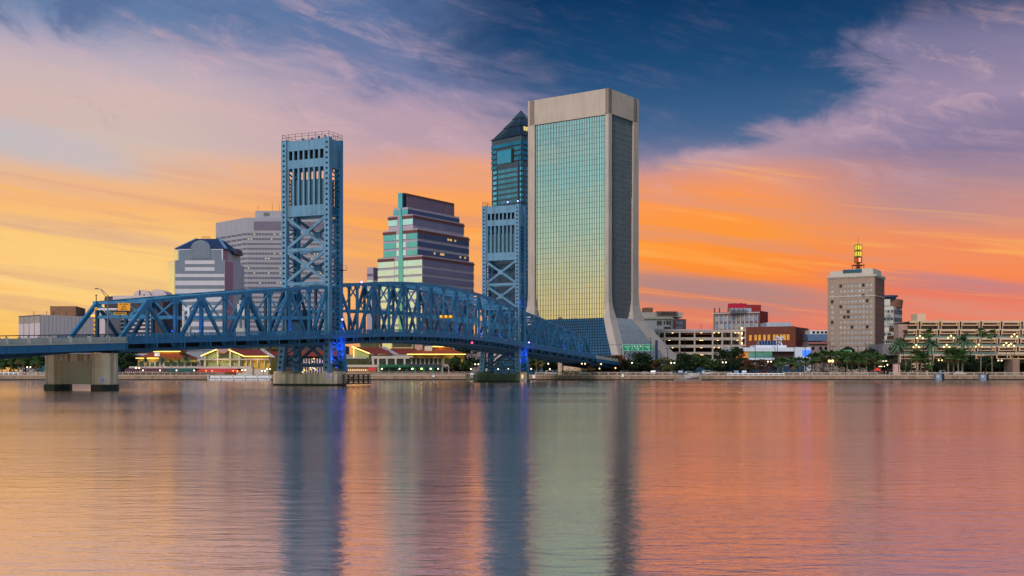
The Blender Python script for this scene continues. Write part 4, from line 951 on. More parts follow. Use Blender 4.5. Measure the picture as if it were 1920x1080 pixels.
# ---- buildings on the right
cream = mat('cream_stone', (190, 180, 170), .75, 0, .06, .3); brickT = mat('tan_brick', (160, 136, 122), .85, 0, .08, 1.2, streak=.15, streakcol=(120, 96, 84)); brickR = mat('red_brick', (140, 66, 52), .85, 0, .12, .8); brickP = mat('plum_brick', (112, 96, 104), .85, 0, .1, .8)
winL = glass('window_pale', (176, 174, 186), .25, .5, .2, .3); winD = mat('window_dark', (44, 46, 54), .2, .3); winM = mat('window_blind', (162, 158, 158), .6, 0, .1, .3); winW = mat('window_warm', (196, 140, 60), .5, emit=(220, 150, 50), estr=.35)
def heritage_tower():
    C, L, R, wl, wr, zt = corner(1640, 560, 31, 1552, 1657, 503.5); fl, fr = faces(C, L, R)
    root = thing('brick_tower', (C.x, C.y, G0), 'tan brick tower with rows of pale windows and a lit sign mast on its roof', 'tower')
    zc = PZ(517.5, 560)
    m = MB(); m.prism(quadpts(C, L, R, wl, wr, .4), G0, zc); m.build('core', winD, root)
    us = [wl*(.105+.0)*0+wl*k for k in (.065, .155, .235, .315, .395, .475, .555, .635, .715, .90)]
    us[0] = wl*.075
    fh = 2.62; zs = [zc-5.2-fh*j for j in range(18)]
    z2 = zc-7.5
    skin = MB(); punched(skin, fl, 0, wl, G0, zc, us, sorted(zs), 1.35, 1.65)
    skin.build('brick_wall', brickT, root)
    usr = [wr*k for k in (.15, .32, .5, .68, .85)]
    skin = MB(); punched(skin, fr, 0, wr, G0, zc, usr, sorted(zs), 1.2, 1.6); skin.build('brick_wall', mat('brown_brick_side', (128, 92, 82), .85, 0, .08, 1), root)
    window_set(fl, root, us, zs[:10], 1.33, 1.63, [winM, winM, winL, winL, winM, winL, winD], -.3, .1, cap=100)
    window_set(fl, root, us, zs[10:], 1.33, 1.63, [winM], -.3, .1, cap=0); 
    m = MB()
    for f_, w_ in ((fl, wl), (fr, wr)):
        f_.box(m, -.9, w_+.3, zc, zc+.9, -.5, 1.0); f_.box(m, -.4, w_, zs[1]-2.2, zs[1]-1.8, .3, .55)
        for i in range(int(w_/1.3)): f_.box(m, i*1.3, i*1.3+.6, zc-.6, zc, .3, .8)
    m.build('cornice', cream, root)
    m = MB(); m.prism(quadpts(C, L, R, wl, wr, 1.0), zc+.9, PZ(505, 560)); m.prism(quadpts(C, L, R, wl*.55, wr, 1.2), zc+.9, zt+.3); m.build('penthouse', cream, root)
    m = MB(); fl.box(m, wl*.28, wl*.68, zc+2.2, zt+.1, -.95, -.6); m.build('teal_banner', mat('teal_dark', (28, 82, 104), .6), root)
    # sign mast
    q0 = C+L*wl*.36+R*wr*.5; x_, y_ = q0.x, q0.y; x_ = PX(1609, y_)
    m = MB(); zb0 = zt; zl = [PZ(500, y_)]
    for dx in (-2.4, 2.4):
        for dy in (-2.4, 2.4): m.bar((x_+dx, y_+dy, zb0), (x_+dx*.9, y_+dy*.9, PZ(497, y_)), .25)
    m.box(x_-2.8, x_+2.8, y_-2.8, y_+2.8, PZ(498, y_), PZ(497, y_)); m.cyl((x_, y_, zb0), (x_, y_, PZ(492, y_)), 1.2, .8, 8)
    m.cyl((x_, y_, PZ(492, y_)), (x_, y_, PZ(459, y_)), .45, n=6); m.cyl((x_, y_, PZ(459, y_)), (x_, y_, PZ(444, y_)), .14, .06, 5)
    ms = thing('sign_mast', (x_, y_, zb0), 'mast with two yellow lit cubes over an orange cube, on the brick tower roof', 'sign'); m.build('mast', mat('rust_frame', (130, 70, 50), .7), ms)
    for (ya, yb, colr, em, ch) in ((459.5, 469, 'cube_glow_yellow', (235, 215, 70), 'J'), (471.5, 481, 'cube_glow_yellow', (235, 215, 70), 'I'), (483, 492.5, 'cube_glow_orange', (190, 70, 10), 'E')):
        z1, z0 = PZ(ya, y_), PZ(yb, y_); m = MB(); a = radians(20); r = 1.8
        P = [(x_+r*cos(a+pi/4+k*pi/2), y_+r*sin(a+pi/4+k*pi/2)) for k in range(4)]; m.prism(P, z0, z1)
        cb = m.build('cube', mat(colr, em, .5, emit=em, estr=.6 if ch != 'E' else .5), ms)
        m = MB()
        for k in range(4): m.bar((P[k][0], P[k][1], z0-.1), (P[k][0], P[k][1], z1+.1), .3)
        for k in range(4):
            for z in (z0, z1): m.bar((P[k][0], P[k][1], z), (P[(k+1) % 4][0], P[(k+1) % 4][1], z), .3)
        for k in range(4):
            if ch != 'E': mx_, my_ = (P[k][0]+P[(k+1) % 4][0])/2, (P[k][1]+P[(k+1) % 4][1])/2; m.bar((mx_, my_, z0), (mx_, my_, z1), .3)
        m.build('frame', mat('cube_frame', (70, 84, 60), .6), cb)
        if ch == 'E':
            kf = min(range(4), key=lambda k: P[k][1]+P[(k+1) % 4][1]); p0, p1 = V(P[kf]+(0,)), V(P[(kf+1) % 4]+(0,))
            if p0.x > p1.x: p0, p1 = p1, p0
            d = (p1-p0).normalized(); n = V((d.y, -d.x, 0)); c = (p0+p1)/2; c.z = (z0+z1)/2
            text_mesh('lettering', 'E', 2.6, mat('letter_glow', (255, 230, 190), .5, emit=(255, 225, 180), estr=1.2), cb, c+n*.12, d, n)
heritage_tower()
def right_blocks():
    # cream tower behind
    C, L, R, wl, wr, zt = corner(1675, 640, 38, 1650, 1691, 575); fl, fr = faces(C, L, R)
    root = thing('cream_tower', (C.x, C.y, G0), 'cream tower with a brown rounded top just right of the tan brick tower', 'tower')
    cw = mat('cream_wall', (214, 206, 196), .7, 0, .04); m = MB(); m.prism(quadpts(C, L, R, wl, wr, .3), G0, zt); m.build('core', winD, root)
    us = [wl*(.08+.14*i) for i in range(7)]; fh = 4.35; zs = [zt-3.4-fh*j for j in range(12)]
    m = MB(); punched(m, fl, 0, wl, G0, zt+.3, us, sorted(zs), 1.0, 1.5, .3); m.build('wall', cw, root); window_set(fl, root, us, zs, .98, 1.48, [winM, winD, winL, winD], -.25, .05, 84)
    m = MB(); fr.box(m, 0, wr, G0, zt, -.05, .1); m.build('wall', mat('side_wall_pale', (196, 180, 182), .7), root)
    for j in range(12): m = MB(); fr.box(m, .5, wr-.2, zs[j]-.6, zs[j]+1.7, .1, .3); m.build('window_band', mat('band_grey', (110, 104, 116), .6, .2), root)
    c = C+L*wl*.4+R*wr*.5; m = MB(); m.cyl((c.x+.5, c.y, zt), (c.x+1, c.y, PZ(560, 640)), 5.0, n=20); m.build('drum', mat('brown_band', (120, 78, 62), .7), root)
    m = MB(); m.cyl((c.x-3, c.y-1, PZ(561, 640)), (c.x-3, c.y-1, PZ(556, 640)), 4.6, n=18); m.cyl((c.x-3.5, c.y-1.5, PZ(556, 640)), (c.x-3.5, c.y-1.5, PZ(553, 640)), 6.0, n=18); m.build('roof_lounge', mat('slate_blue', (66, 80, 108), .5), root)
    m = MB(); m.box(PX(1655, 632), PX(1667, 632), 630, 632, zt, zt+3.6); m.build('screen_wall', cw, root)
    # low grey linking block
    m = MB(); m.box(PX(1655, 500), PX(1700, 500), 500, 520, G0, PZ(644, 500)); o = m.build('annex', mat('annex_grey', (128, 122, 126), .8)); tag(o, 'plain grey annex at the foot of the cream tower', 'building')
    # small flat block with blue roof
    D = 600; x = lambda p: PX(p, D)
    root = thing('pavilion_block', (x(1537), D, G0), 'low block with a sloping blue grey roof between the brick block and the tan tower', 'building')
    m = MB(); m.box(x(1515), x(1556), D, D+30, G0, PZ(640, D)); m.build('wall', mat('mauve_wall', (146, 128, 130), .8), root)
    m = MB(); m.hexa([(x(1515), D-1, PZ(639, D)), (x(1556), D-1, PZ(639, D)), (x(1556), D+25, PZ(638, D)), (x(1515), D+25, PZ(638, D))], [(x(1516), D+4, PZ(626, D)), (x(1556), D+4, PZ(626, D)), (x(1556), D+20, PZ(626, D)), (x(1516), D+20, PZ(626, D))]); m.build('roof', mat('roof_blue_grey', (96, 116, 146), .5, .2), root)
    m = MB(); m.box(x(1523), x(1556), D+5, D+22, PZ(626, D), PZ(618.5, D)); rt = m.build('roof_lantern', white, root)
    for p in (1528, 1536, 1544, 1551): m = MB(); m.box(x(p), x(p+4.5), D+4.8, D+4.99, PZ(624.5, D), PZ(620.5, D)); m.build('window', winD, rt)
    m = MB(); m.box(x(1515), x(1556), D-1.2, D, PZ(645, D), PZ(643, D)); m.build('canopy', mat('pink_canopy', (170, 96, 96), .7), root)
    for p in (1522, 1536, 1546): m = MB(); m.box(x(p), x(p+5), D-.15, D-.02, PZ(656, D), PZ(650, D)); m.build('window', winD, root)
    # dark red brick block
    C, L, R, wl, wr, zt = corner(1491, 600, 30, 1399, 1515, 611.5); fl, fr = faces(C, L, R)
    root = thing('brick_block', (C.x, C.y, G0), 'low red brown brick block with warm lit upper windows behind the white museum', 'building')
    m = MB(); m.prism(quadpts(C, L, R, wl, wr, .4), G0, zt-.3); m.build('core', dark, root)
    us = [wl*k for k in (.14, .21, .28, .36, .42, .53, .62, .72, .80, .91)]; zs = [zt-7.4, zt-14, zt-20.5]
    m = MB(); punched(m, fl, 0, wl, G0, zt, us, sorted(zs), 1.5, 3.2); m.build('brick_wall', mat('orange_brick', (112, 58, 46), .85, 0, .14, .6), root)
    window_set(fl, root, us, zs[:1], 1.46, 3.16, [winW], -.3, .1); window_set(fl, root, us, zs[1:], 1.46, 3.16, [mat('window_brown', (110, 64, 40), .5), winD], -.3, .1)
    us = [wr*k for k in (.1, .22, .34, .62, .85)]
    m = MB(); punched(m, fr, 0, wr, G0, zt-.5, us, sorted(zs), 1.0, 3.0); m.build('brick_wall', mat('dark_brick', (110, 56, 48), .85, 0, .12, .8), root)
    window_set(fr, root, us, zs, .96, 2.96, [winD], -.3, .1)
    m = MB(); c = C+L*wl*.35+R*10; m.box(PX(1437, 615), PX(1484, 615), 615, 630, zt-.5, PZ(604.5, 615)); m.build('roof_plant', mat('plant_grey', (172, 180, 196), .6), root)
    # hotel with crimson rooftop sign
    C, L, R, wl, wr, zt = corner(1424, 700, 28, 1338, 1439, 584); fl, fr = faces(C, L, R)
    root = thing('hotel_block', (C.x, C.y, G0), 'plum brick hotel with tall paired windows and spiky parapet', 'building')
    m = MB(); m.prism(quadpts(C, L, R, wl, wr, .4), G0, zt-.3); m.build('core', winD, root)
    us = [wl*(.075+.094*i) for i in range(10)]
    zrow = [zt-5.8, zt-10.4, zt-15.6, zt-20.4, zt-25]
    m = MB(); punched(m, fl, 0, wl, G0, zt, us, sorted(zrow), 2.0, 3.4); m.build('brick_wall', brickP, root)
    window_set(fl, root, us, zrow, 1.96, 3.36, [winM, winL, mat('window_bluegrey', (140, 152, 178), .4, .3)], -.3, .05)
    m = MB(); fl.box(m, -.3, wl+.3, zt-.9, zt-.3, .35, .8); fl.box(m, -.1, wl, zt-11.4, zt-11.0, .35, .6)
    for i in range(10): u = us[i]; fl.box(m, u-1.35, u-1.05, zt-10.9, zt-2, .35, .5); fl.box(m, u+1.05, u+1.35, zt-10.9, zt-2, .35, .5)
    m.build('stone_trim', cream, root)
    us = [wr*k for k in (.2, .5, .8)]
    m = MB(); punched(m, fr, 0, wr, G0, zt+.5, us, sorted(zrow), .9, 2.6); m.build('brick_wall', mat('crimson_brick', (150, 40, 40), .8, 0, .06), root)
    m = MB(); m.box(PX(1398, 712), PX(1427, 712), 712, 724, zt-1, PZ(571.5, 712)); m.build('roof_house', mat('crimson_brick', (150, 40, 40)), root)
    m = MB()
    for u in (.02, .13, .32, .36): fl.box(m, wl*(1-u)-.3, wl*(1-u)+.3, zt, zt+3.0, -.4, .2)
    m.each('parapet_spike', mat('spike_red', (120, 50, 44), .8), root)
    m = MB(); m.box(PX(1370, 705), PX(1408, 705), 704, 709, zt-.4, zt+2.4); m.build('roof_plant', mat('plant_grey', (172, 180, 196)), root)
    sx_, D = PX(1382, 700), 699
    r2 = thing('rooftop_sign', (sx_, D, zt), 'plain crimson signboard on the roof of the plum brick hotel', 'sign'); m = MB(); ww = (PX(1400, D)-PX(1364.5, D))/2
    ps = [(-1, 0), (1, 0), (1, 1), (.55, 1.0), (.35, 1.12), (.15, 1.0), (-.1, 1.0), (-.25, 1.1), (-.4, 1.02), (-1, .98)]
    z0, z1 = PZ(577.5, D), PZ(569, D)
    m.hexa([(sx_+a*ww, D, z0+b*(z1-z0)) for a, b in ps], [(sx_+a*ww, D+.5, z0+b*(z1-z0)) for a, b in ps]); m.build('signboard', mat('crimson_board', (170, 8, 52), .5, emit=(170, 8, 52), estr=.15), r2)
    m = MB()
    for a in (-.8, -.3, .2, .7): m.bar((sx_+a*ww, D+.8, zt-.2), (sx_+a*ww, D+.8, z0+1), .25)
    m.each('support', dark, r2)
    # round cornered classical block
    D = 780; x = lambda p: PX(p, D)
    root = thing('corner_block', (x(1250), D, G0), 'grey classical block with a rounded corner behind the flared leg of the glass tower', 'building')
    arc = lambda cx, cy, r, a0, a1, n: [(cx+r*cos(a0+(a1-a0)*i/n), cy+r*sin(a0+(a1-a0)*i/n)) for i in range(n+1)]
    base = [(x(1195), D+3)]+arc(x(1248), D+9, 9, -pi*.62, -pi*.30, 5)+[(x(1289.5), D+22), (x(1289.5), D+40), (x(1195), D+40)]
    m = MB(); m.prism(base, G0, PZ(598, D)); m.build('wall', mat('pale_grey_stone', (190, 188, 190), .75, 0, .06), root)
    m = MB(); m.prism([(a, b-1.2) for a, b in base[:-3]]+[(x(1266), D+12), (x(1266), D+38), (x(1195), D+38)], PZ(598, D), PZ(594, D)); m.prism([(x(1195), D+3), (x(1283), D+6), (x(1283), D+30), (x(1195), D+30)], PZ(594, D), PZ(585, D)); m.build('attic', cream, root)
    m = MB(); m.prism([(x(1233), D+2), (x(1272), D+4), (x(1272), D+30), (x(1233), D+30)], PZ(590, D), PZ(583.3, D)); m.build('penthouse', mat('brown_penthouse', (112, 92, 92), .7), root)
    m = MB(); m.box(x(1210), x(1227), D+8, D+20, PZ(585, D), PZ(575.5, D)); m.build('stair_head', mat('brown_box', (128, 92, 76), .8), root)
    for p in (1241, 1246, 1252, 1258, 1263): m = MB(); m.box(x(p), x(p+3), D+1.4, D+1.99, PZ(588.5, D), PZ(585, D)); m.build('window', winD, root)
    f = Face((x(1228), D), (1, .0), (0, -1))
    for p, w in ((1232, 4), (1237.5, 3), (1244.5, 2.5), (1249, 4.5), (1255, 2.5)): m = MB(); m.box(x(p), x(p+w), D-.4, D+2, PZ(608, D), PZ(601.5, D)); m.build('window', winD, root)
    m = MB(); m.box(x(1245), x(1257), D-.4, D+2, PZ(618, D), PZ(612.5, D)); m.build('window', winD, root)
    m = MB(); m.box(x(1262), x(1267), D-.8, D+.5, G0, PZ(600, D)); m.build('brick_pier', mat('dull_red_pier', (128, 70, 70), .8), root)
    m = MB(); m.prism([(x(1267), D+2), (x(1289.7), D+8), (x(1289.7), D+20), (x(1267), D+20)], G0, PZ(597.5, D)); m.build('wing', brickP, root)
    ff = Face((x(1267), D+2), (x(1289.7)-x(1267), 6), (6, -(x(1289.7)-x(1267))))
    for j in range(3):
        for i in range(5): m = MB(); ff.box(m, .8+i*1.3, 1.5+i*1.3, PZ(608+j*9, D), PZ(602+j*9, D), .02, .12); m.build('window', winL, root)
    # parking garage
    D = 690
    root = thing('parking_garage', (x(1320), D, G0), 'open concrete parking garage with lit decks left of the white museum', 'garage')
    m = MB(); cols = [1234, 1245, 1273, 1301, 1335, 1353, 1370, 1387]; cgm = mat('garage_concrete', (186, 172, 160), .8, 0, .06, .3)
    levels = [618.5, 632.5, 646.5, 660, 673, 686]
    pr = lambda p, d=0: PX(p, D+d)
    for k, y in enumerate(levels):
        zt_ = PZ(y, D); m = MB(); m.box(pr(1228), pr(1388), D, D+.5, zt_-1.75, zt_); m.box(pr(1228), pr(1388), D+.5, D+36, zt_-1.35, zt_-1.0); m.build('deck_level', cgm, root)
        if k < 5:
            for p in (1262, 1316, 1340, 1349, 1380, 1386) if k % 2 == 0 else (1256, 1314, 1318, 1347, 1384):
                m = MB(); m.box(pr(p)-.45, pr(p)+.45, D+1.5, D+2.5, zt_-1.85, zt_-1.45); m.build('ceiling_lamp', mat('garage_lamp', (255, 220, 160), .5, emit=(255, 205, 130), estr=7), root)
    for p in cols: m = MB(); m.box(pr(p), pr(p)+.9, D-.25, D+.8, G0, PZ(618, D)); m.build('column', cgm, root)
    m = MB(); m.box(pr(1228), pr(1388), D+34, D+35, G0, PZ(620, D)-1); m.build('rear_wall', mat('garage_rear', (96, 70, 50), .9), root)
    m = MB(); m.box(pr(1228), pr(1332), D-.3, D, PZ(618, D)-.9, PZ(618, D)+.25); m.build('top_parapet', mat('parapet_lilac', (190, 172, 178), .8), root)
    m = MB(); m.box(pr(1387.5), pr(1391), D-1.5, D+8, G0, PZ(612.5, D)); m.box(pr(1396.5), pr(1399.5), D-1.5, D+8, G0, PZ(614.5, D)); m.box(pr(1391), pr(1396.5), D+4, D+8, G0, PZ(613, D))
    for y in levels: m.box(pr(1391), pr(1396.5), D-1.4, D+4, PZ(y+1, D)-.6, PZ(y+1, D)+.5)
    st = m.build('stair_tower', cgm, root)
    for y in (616, 625.5, 634.5, 644): m = MB(); m.ball((pr(1390), D-1.9, PZ(y, D)), .42); m.build('wall_lamp', mat('garage_lamp', (255, 220, 160)), st)
    m = MB(); m.bar((pr(1317), D+5, PZ(618, D)), (pr(1317), D+5, PZ(608.5, D)), .15); m.bar((pr(1315.5), D+5, PZ(608.5, D)), (pr(1319), D+5, PZ(608.5, D)), .15); m.build('roof_lamp', dark, root)
    # museum
    D = 500
    root = thing('museum', (x(1440), D, G0), 'low white modern museum with teal glass front and a blue lit panel', 'museum')
    m = MB(); m.box(pr2(1371, D), pr2(1490, D), D, D+22, PZ(658.8, D), PZ(651.5, D)); m.box(pr2(1403, D), pr2(1490, D), D-1.5, D+1, PZ(675, D), PZ(671.2, D)); m.build('white_slab', mat('museum_white', (214, 218, 230), .5, 0, .03), root)
    m = MB(); m.box(pr2(1490, D), pr2(1519, D), D-1, D+18, G0, PZ(651, D)); eb = m.build('white_block', mat('museum_white', (214, 218, 230)), root)
    m = MB(); m.box(pr2(1503, D), pr2(1519, D), D-1.2, D-1.02, PZ(667.5, D), PZ(656.5, D)); m.build('lit_panel', mat('blue_panel', (60, 110, 255), .5, emit=(50, 100, 255), estr=1.4), eb)
    m = MB(); m.box(pr2(1382, D), pr2(1404, D), D+1, D+2, PZ(671, D), PZ(659, D)); m.build('orange_wall', mat('orange_lit_wall', (200, 120, 50), .6, emit=(230, 130, 40), estr=.35), root)
    m = MB(); m.box(pr2(1404, D), pr2(1449, D), D+1, D+1.6, PZ(671, D), PZ(659, D)); m.build('glass_front', glass('aqua_glass', (96, 160, 168), .15, .6, .25, .15), root)
    m = MB(); m.box(pr2(1449, D), pr2(1490, D), D+2, D+3, PZ(684, D), PZ(659, D)); m.box(pr2(1371, D), pr2(1490, D), D+3, D+4, G0, PZ(674, D)); m.build('recess', mat('umber_recess', (58, 28, 26), .7), root)
    m = MB(); m.box(pr2(1420, D), pr2(1478, D), D+3, D+16, PZ(651.6, D), PZ(647, D)); m.build('roof_plinth', mat('museum_white', (214, 218, 230)), root)
    m = MB(); m.hexa([(pr2(1427, D), D+4, PZ(647, D)), (pr2(1460, D), D+4, PZ(647, D)), (pr2(1460, D), D+12, PZ(647, D)), (pr2(1427, D), D+12, PZ(647, D))], [(pr2(1431, D), D+9, PZ(638, D)), (pr2(1463, D), D+9, PZ(638, D)), (pr2(1463, D), D+12, PZ(638, D)), (pr2(1431, D), D+12, PZ(638, D))]); sk = m.build('skylight', mat('skylight_blue', (36, 56, 100), .3, .5), root)
    m = MB()
    for i in range(7): a, b = pr2(1427+i*5.5, D), pr2(1431+i*5.35, D); m.bar((a, D+3.8, PZ(647, D)+.1), (b, D+8.8, PZ(638, D)+.1), .22)
    m.build('glazing_bars', mat('bars_pale', (150, 160, 180), .5), sk)
    m = MB()
    for a, b in (((1459, 650), (1464, 636)), ((1464, 636), (1461, 630)), ((1465, 650), (1474, 629)), ((1470, 652), (1466, 640)), ((1472, 634), (1463, 630)), ((1474, 652), (1469, 638)), ((1457, 646), (1470, 646)), ((1458, 636), (1470, 635))):
        m.bar((pr2(a[0], D), D+6, PZ(a[1], D)), (pr2(b[0], D), D+6, PZ(b[1], D)), .8, .5)
    r3 = m.build('sculpture', mat('sculpture_white', (206, 206, 220), .5)); tag(r3, 'angular white sculpture standing on the museum roof', 'sculpture')
    # fence wall with dark teal band behind the cars
    D = 475; m = MB(); m.box(pr2(1250, D), pr2(1508, D), D, D+1, G0, PZ(686, D)); r4 = m.build('fence_wall', mat('teal_hoarding', (22, 60, 84), .6, 0, .1)); tag(r4, 'long dark teal hoarding behind the car park', 'fence')
    m = MB(); m.box(pr2(1262, D+4), pr2(1510, D+4), D+4, D+5, G0, PZ(679.5, D+4)); r5 = m.build('boundary_wall', mat('pale_wall', (168, 170, 180), .7)); tag(r5, 'long pale wall standing behind the dark teal hoarding', 'wall')
def pr2(p, D): return PX(p, D)
right_blocks()

def terrace_building():
    D = 478; x = lambda p, d=0: PX(p, D+d)
    root = thing('terraced_building', (x(1810), D, G0), 'long tan terraced building with stepped decks and warm soffit lights at far right', 'building')
    tan = mat('terrace_concrete', (206, 178, 152), .75, 0, .06, .3); gl_ = glass('terrace_glass', (44, 36, 40), .2, .15, .4, .3); glow = mat('soffit_glow', (255, 190, 80), .5, emit=(255, 180, 70), estr=1.2)
    m = MB(); m.box(x(1706), x(1726), D+14, D+20, G0, PZ(605, D)); m.build('end_wall', mat('end_wall_tan', (170, 140, 130), .8), root)
    tops = [600, 616.5, 633, 649, 664.5, 681]; lefts = [1721, 1713, 1704, 1697, 1686, 1686]; deps = [10, 7.5, 5, 2.5, 0, 0]
    rr = 2010
    for k in range(6):
        zt = PZ(tops[k], D); d = deps[k]; l = lefts[k]; y0 = D+d; r = rr if k < 5 else 1750
        m = MB(); m.box(x(l), x(r), y0, y0+30, zt-.15 if k else zt-.2, zt); m.build('roof_slab', tan, root)
        sl = MB(); sl.box(x(l), x(r), y0+1.2, y0+30, zt-4.0, zt-.15) if False else None
        # parapet beam with recess below
        m = MB(); m.box(x(l), x(r), y0-.3, y0+.3, zt-.75, zt+.15); m.box(x(l), x(r), y0-.25, y0+.3, zt-1.95, zt-1.65); m.build('parapet', tan, root)
        m = MB(); m.box(x(l)+.4, x(r), y0+.8, y0+1.0, zt-1.7, zt-.7); m.build('soffit_panel', mat('soffit_amber', (124, 90, 66), .7), root)
        m = MB(); m.box(x(l)+.5, x(r), y0+1.6, y0+28, zt-3.75, zt-1.95); g = m.build('window_band', gl_, root)
        m = MB()
        for i in range(int((x(r)-x(l))/2.1)): m.box(x(l)+1+i*2.1, x(l)+1.12+i*2.1, y0+1.45, y0+1.6, zt-3.75, zt-2.05)
        m.build('mullions', mat('mullion_bronze', (60, 46, 42), .5), g)
        bay = 39.2; off = [1739, 1732, 1724, 1716, 1747, 1722][k]; p = off
        while p < (1960 if k < 5 else 1750):
            m = MB(); m.box(x(p-2.2), x(p-1.2), y0-.5, y0+2, zt-3.8, zt-.1); m.box(x(p+2.2), x(p+3.2), y0-.5, y0+2, zt-3.8, zt-.1); m.each('pier', tan, root)
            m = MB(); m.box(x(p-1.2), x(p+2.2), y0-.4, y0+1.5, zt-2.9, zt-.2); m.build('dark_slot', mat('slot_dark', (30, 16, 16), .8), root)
            for q_ in (p-5.5, p+6):
                if p+6 < 1960: m = MB(); m.ball((x(q_), y0+.3, zt-1.25), .24, 6, 4, .7); m.build('soffit_lamp', glow, root)
            p += bay
    # supporting pedestals under the deck
    for p0, p1 in ((1864.5, 1877), (1909, 1926)):
        m = MB(); m.box(x(p0-1), x(p0+2.5), 460, 462, G0, PZ(674, 465)); m.box(x(p0+2.5), x(p1), 460.6, 470, G0, PZ(674, 465)); m.build('pedestal', mat('pedestal_tan', (150, 120, 104), .8, 0, .06, .4), root)
    m = MB(); m.box(x(1844), x(2010), D-14, D+3, PZ(667.5, D), PZ(664, D)); m.box(x(1844), x(2010), D-14.4, D-13.6, PZ(665.5, D), PZ(661.8, D)); 
    m.box(x(1842), x(2010), D-14.3, D-13.8, PZ(674, D), PZ(672.6, D))
    for a in (1842, 1861, 1867, 1905, 1912, 1950): m.box(x(a-.7), x(a+.7), D-14.3, D-13.8, PZ(673, D), PZ(665, D))
    m.build('deck', tan, root)
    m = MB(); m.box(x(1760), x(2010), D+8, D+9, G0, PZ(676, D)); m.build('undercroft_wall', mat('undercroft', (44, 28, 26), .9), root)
    m = MB(); m.box(x(1686), x(1740), D-1, D+1, G0, PZ(695, D)); m.box(x(1685), x(1687.5), D-1.2, D+1, G0, PZ(664, D)); m.build('base_wall', tan, root)
    # railings of pale green glass
    for k in (2, 3, 4):
        m = MB(); m.box(x(lefts[k]+2), x(rr), D+deps[k]-1.6 if False else D+deps[k]+.0, D+deps[k]+.06, PZ(tops[k], D)+.15, PZ(tops[k], D)+.95) ; m.build('glass_railing', glass('rail_glass', (92, 124, 128), .2, .5, .2), root)
    m = MB(); m.box(x(1742), x(1758.5), D+14, D+22, PZ(600, D), PZ(585, D)); m.build('plant_room', tan, root)
    m = MB()
    for p, h in ((1775, 1), (1785, 1.4), (1788, 1.2), (1798, 1.6)): m.bar((x(p), D+15, PZ(600, D)), (x(p), D+15, PZ(600, D)+h), .25)
    m.each('roof_vent', concG, root)
terrace_building()
# ================================================================ shoreline
SH = 422.0
wallc = mat('seawall_stone', (140, 116, 98), .9, 0, .3, .5, streak=.5, streakcol=(70, 60, 50)); railc = mat('rail_concrete', (176, 156, 140), .85, 0, .1, .6)
def xs(p): return PX(p, SH)
m = MB(); m.box(-700, 700, SH, SH+1.4, .45, 1.95); w_ = m.build('seawall', wallc); tag(w_, 'long stone seawall along the far bank', 'wall')
m = MB(); m.box(-700, 700, SH-.15, SH+1.3, -2, .46); m.build('tide_band', tide, w_)
m = MB(); m.box(-700, 700, SH-.12, SH+.3, 1.75, 2.08); m.build('coping', railc, w_)
def balustrade(p0, p1, label, mt, bay=3.7, h=1.0, solid=False, big=4):
    x0, x1 = xs(p0), xs(p1); r = thing('balustrade', ((x0+x1)/2, SH+.2, 2.08), label, 'railing'); m = MB(); n = max(1, int((x1-x0)/bay))
    m.box(x0, x1, SH+.05, SH+.3, 2.08+h-.22, 2.08+h); m.box(x0, x1, SH+.1, SH+.25, 2.08+h*.42, 2.08+h*.55)
    m.build('rail', mt, r); m = MB()
    for i in range(n+1):
        x = x0+(x1-x0)*i/n; m.box(x-.16, x+.16, SH+.0, SH+.35, 1.6 if i % big == 0 else 2.08, 2.08+h+(.12 if i % big == 0 else 0))
    if solid:
        for i in range(n): a = x0+(x1-x0)*i/n+.25; b = x0+(x1-x0)*(i+1)/n-.25; m.box(a, b, SH+.12, SH+.22, 2.15, 2.08+h*.42)
    o = m.build('posts', mt, r); tag(o, kind='stuff'); return r
balustrade(-20, 34, 'white railing at the far left end of the bank', white, 1.8)
balustrade(38, 84, 'low rail beside the teal roofed shelter', railc, 3)
balustrade(218, 420, 'grey railing in front of the orange roofed pavilion', mat('rail_grey', (140, 124, 112), .8), 2.2)
balustrade(650, 884, 'close barred railing in front of the green ground floor', mat('rail_grey', (140, 124, 112)), 2.6, 1.1, True)
balustrade(1004, 1260, 'concrete balustrade between the far tower and the right gangway', railc, 3.4, 1.0)
balustrade(1322, 1372, 'short concrete balustrade right of the gangway', railc, 3.4)
balustrade(1470, 1645, 'concrete balustrade under the palm grove', railc, 3.4, .95)
balustrade(1668, 1755, 'concrete balustrade left of the first blue grey float', railc, 3.2, .95)
balustrade(1772, 1845, 'concrete balustrade between the two blue grey floats', railc, 3.2, .95)
balustrade(1850, 1990, 'concrete balustrade at the far right end', railc, 3.2, .95)
# low white bench-like guard right of centre
m = MB(); x0, x1 = xs(1364), xs(1470); m.box(x0, x1, SH-.3, SH-.05, 2.35, 2.65)
for i in range(12): x = x0+(x1-x0)*i/11; m.box(x-.15, x+.15, SH-.28, SH-.07, 1.9, 2.35)
m.box(x0, x1, SH-.28, SH-.1, 1.75, 1.95); tag(m.build('guard_rail', white), 'low white guard rail with square openings on the seawall', 'railing')
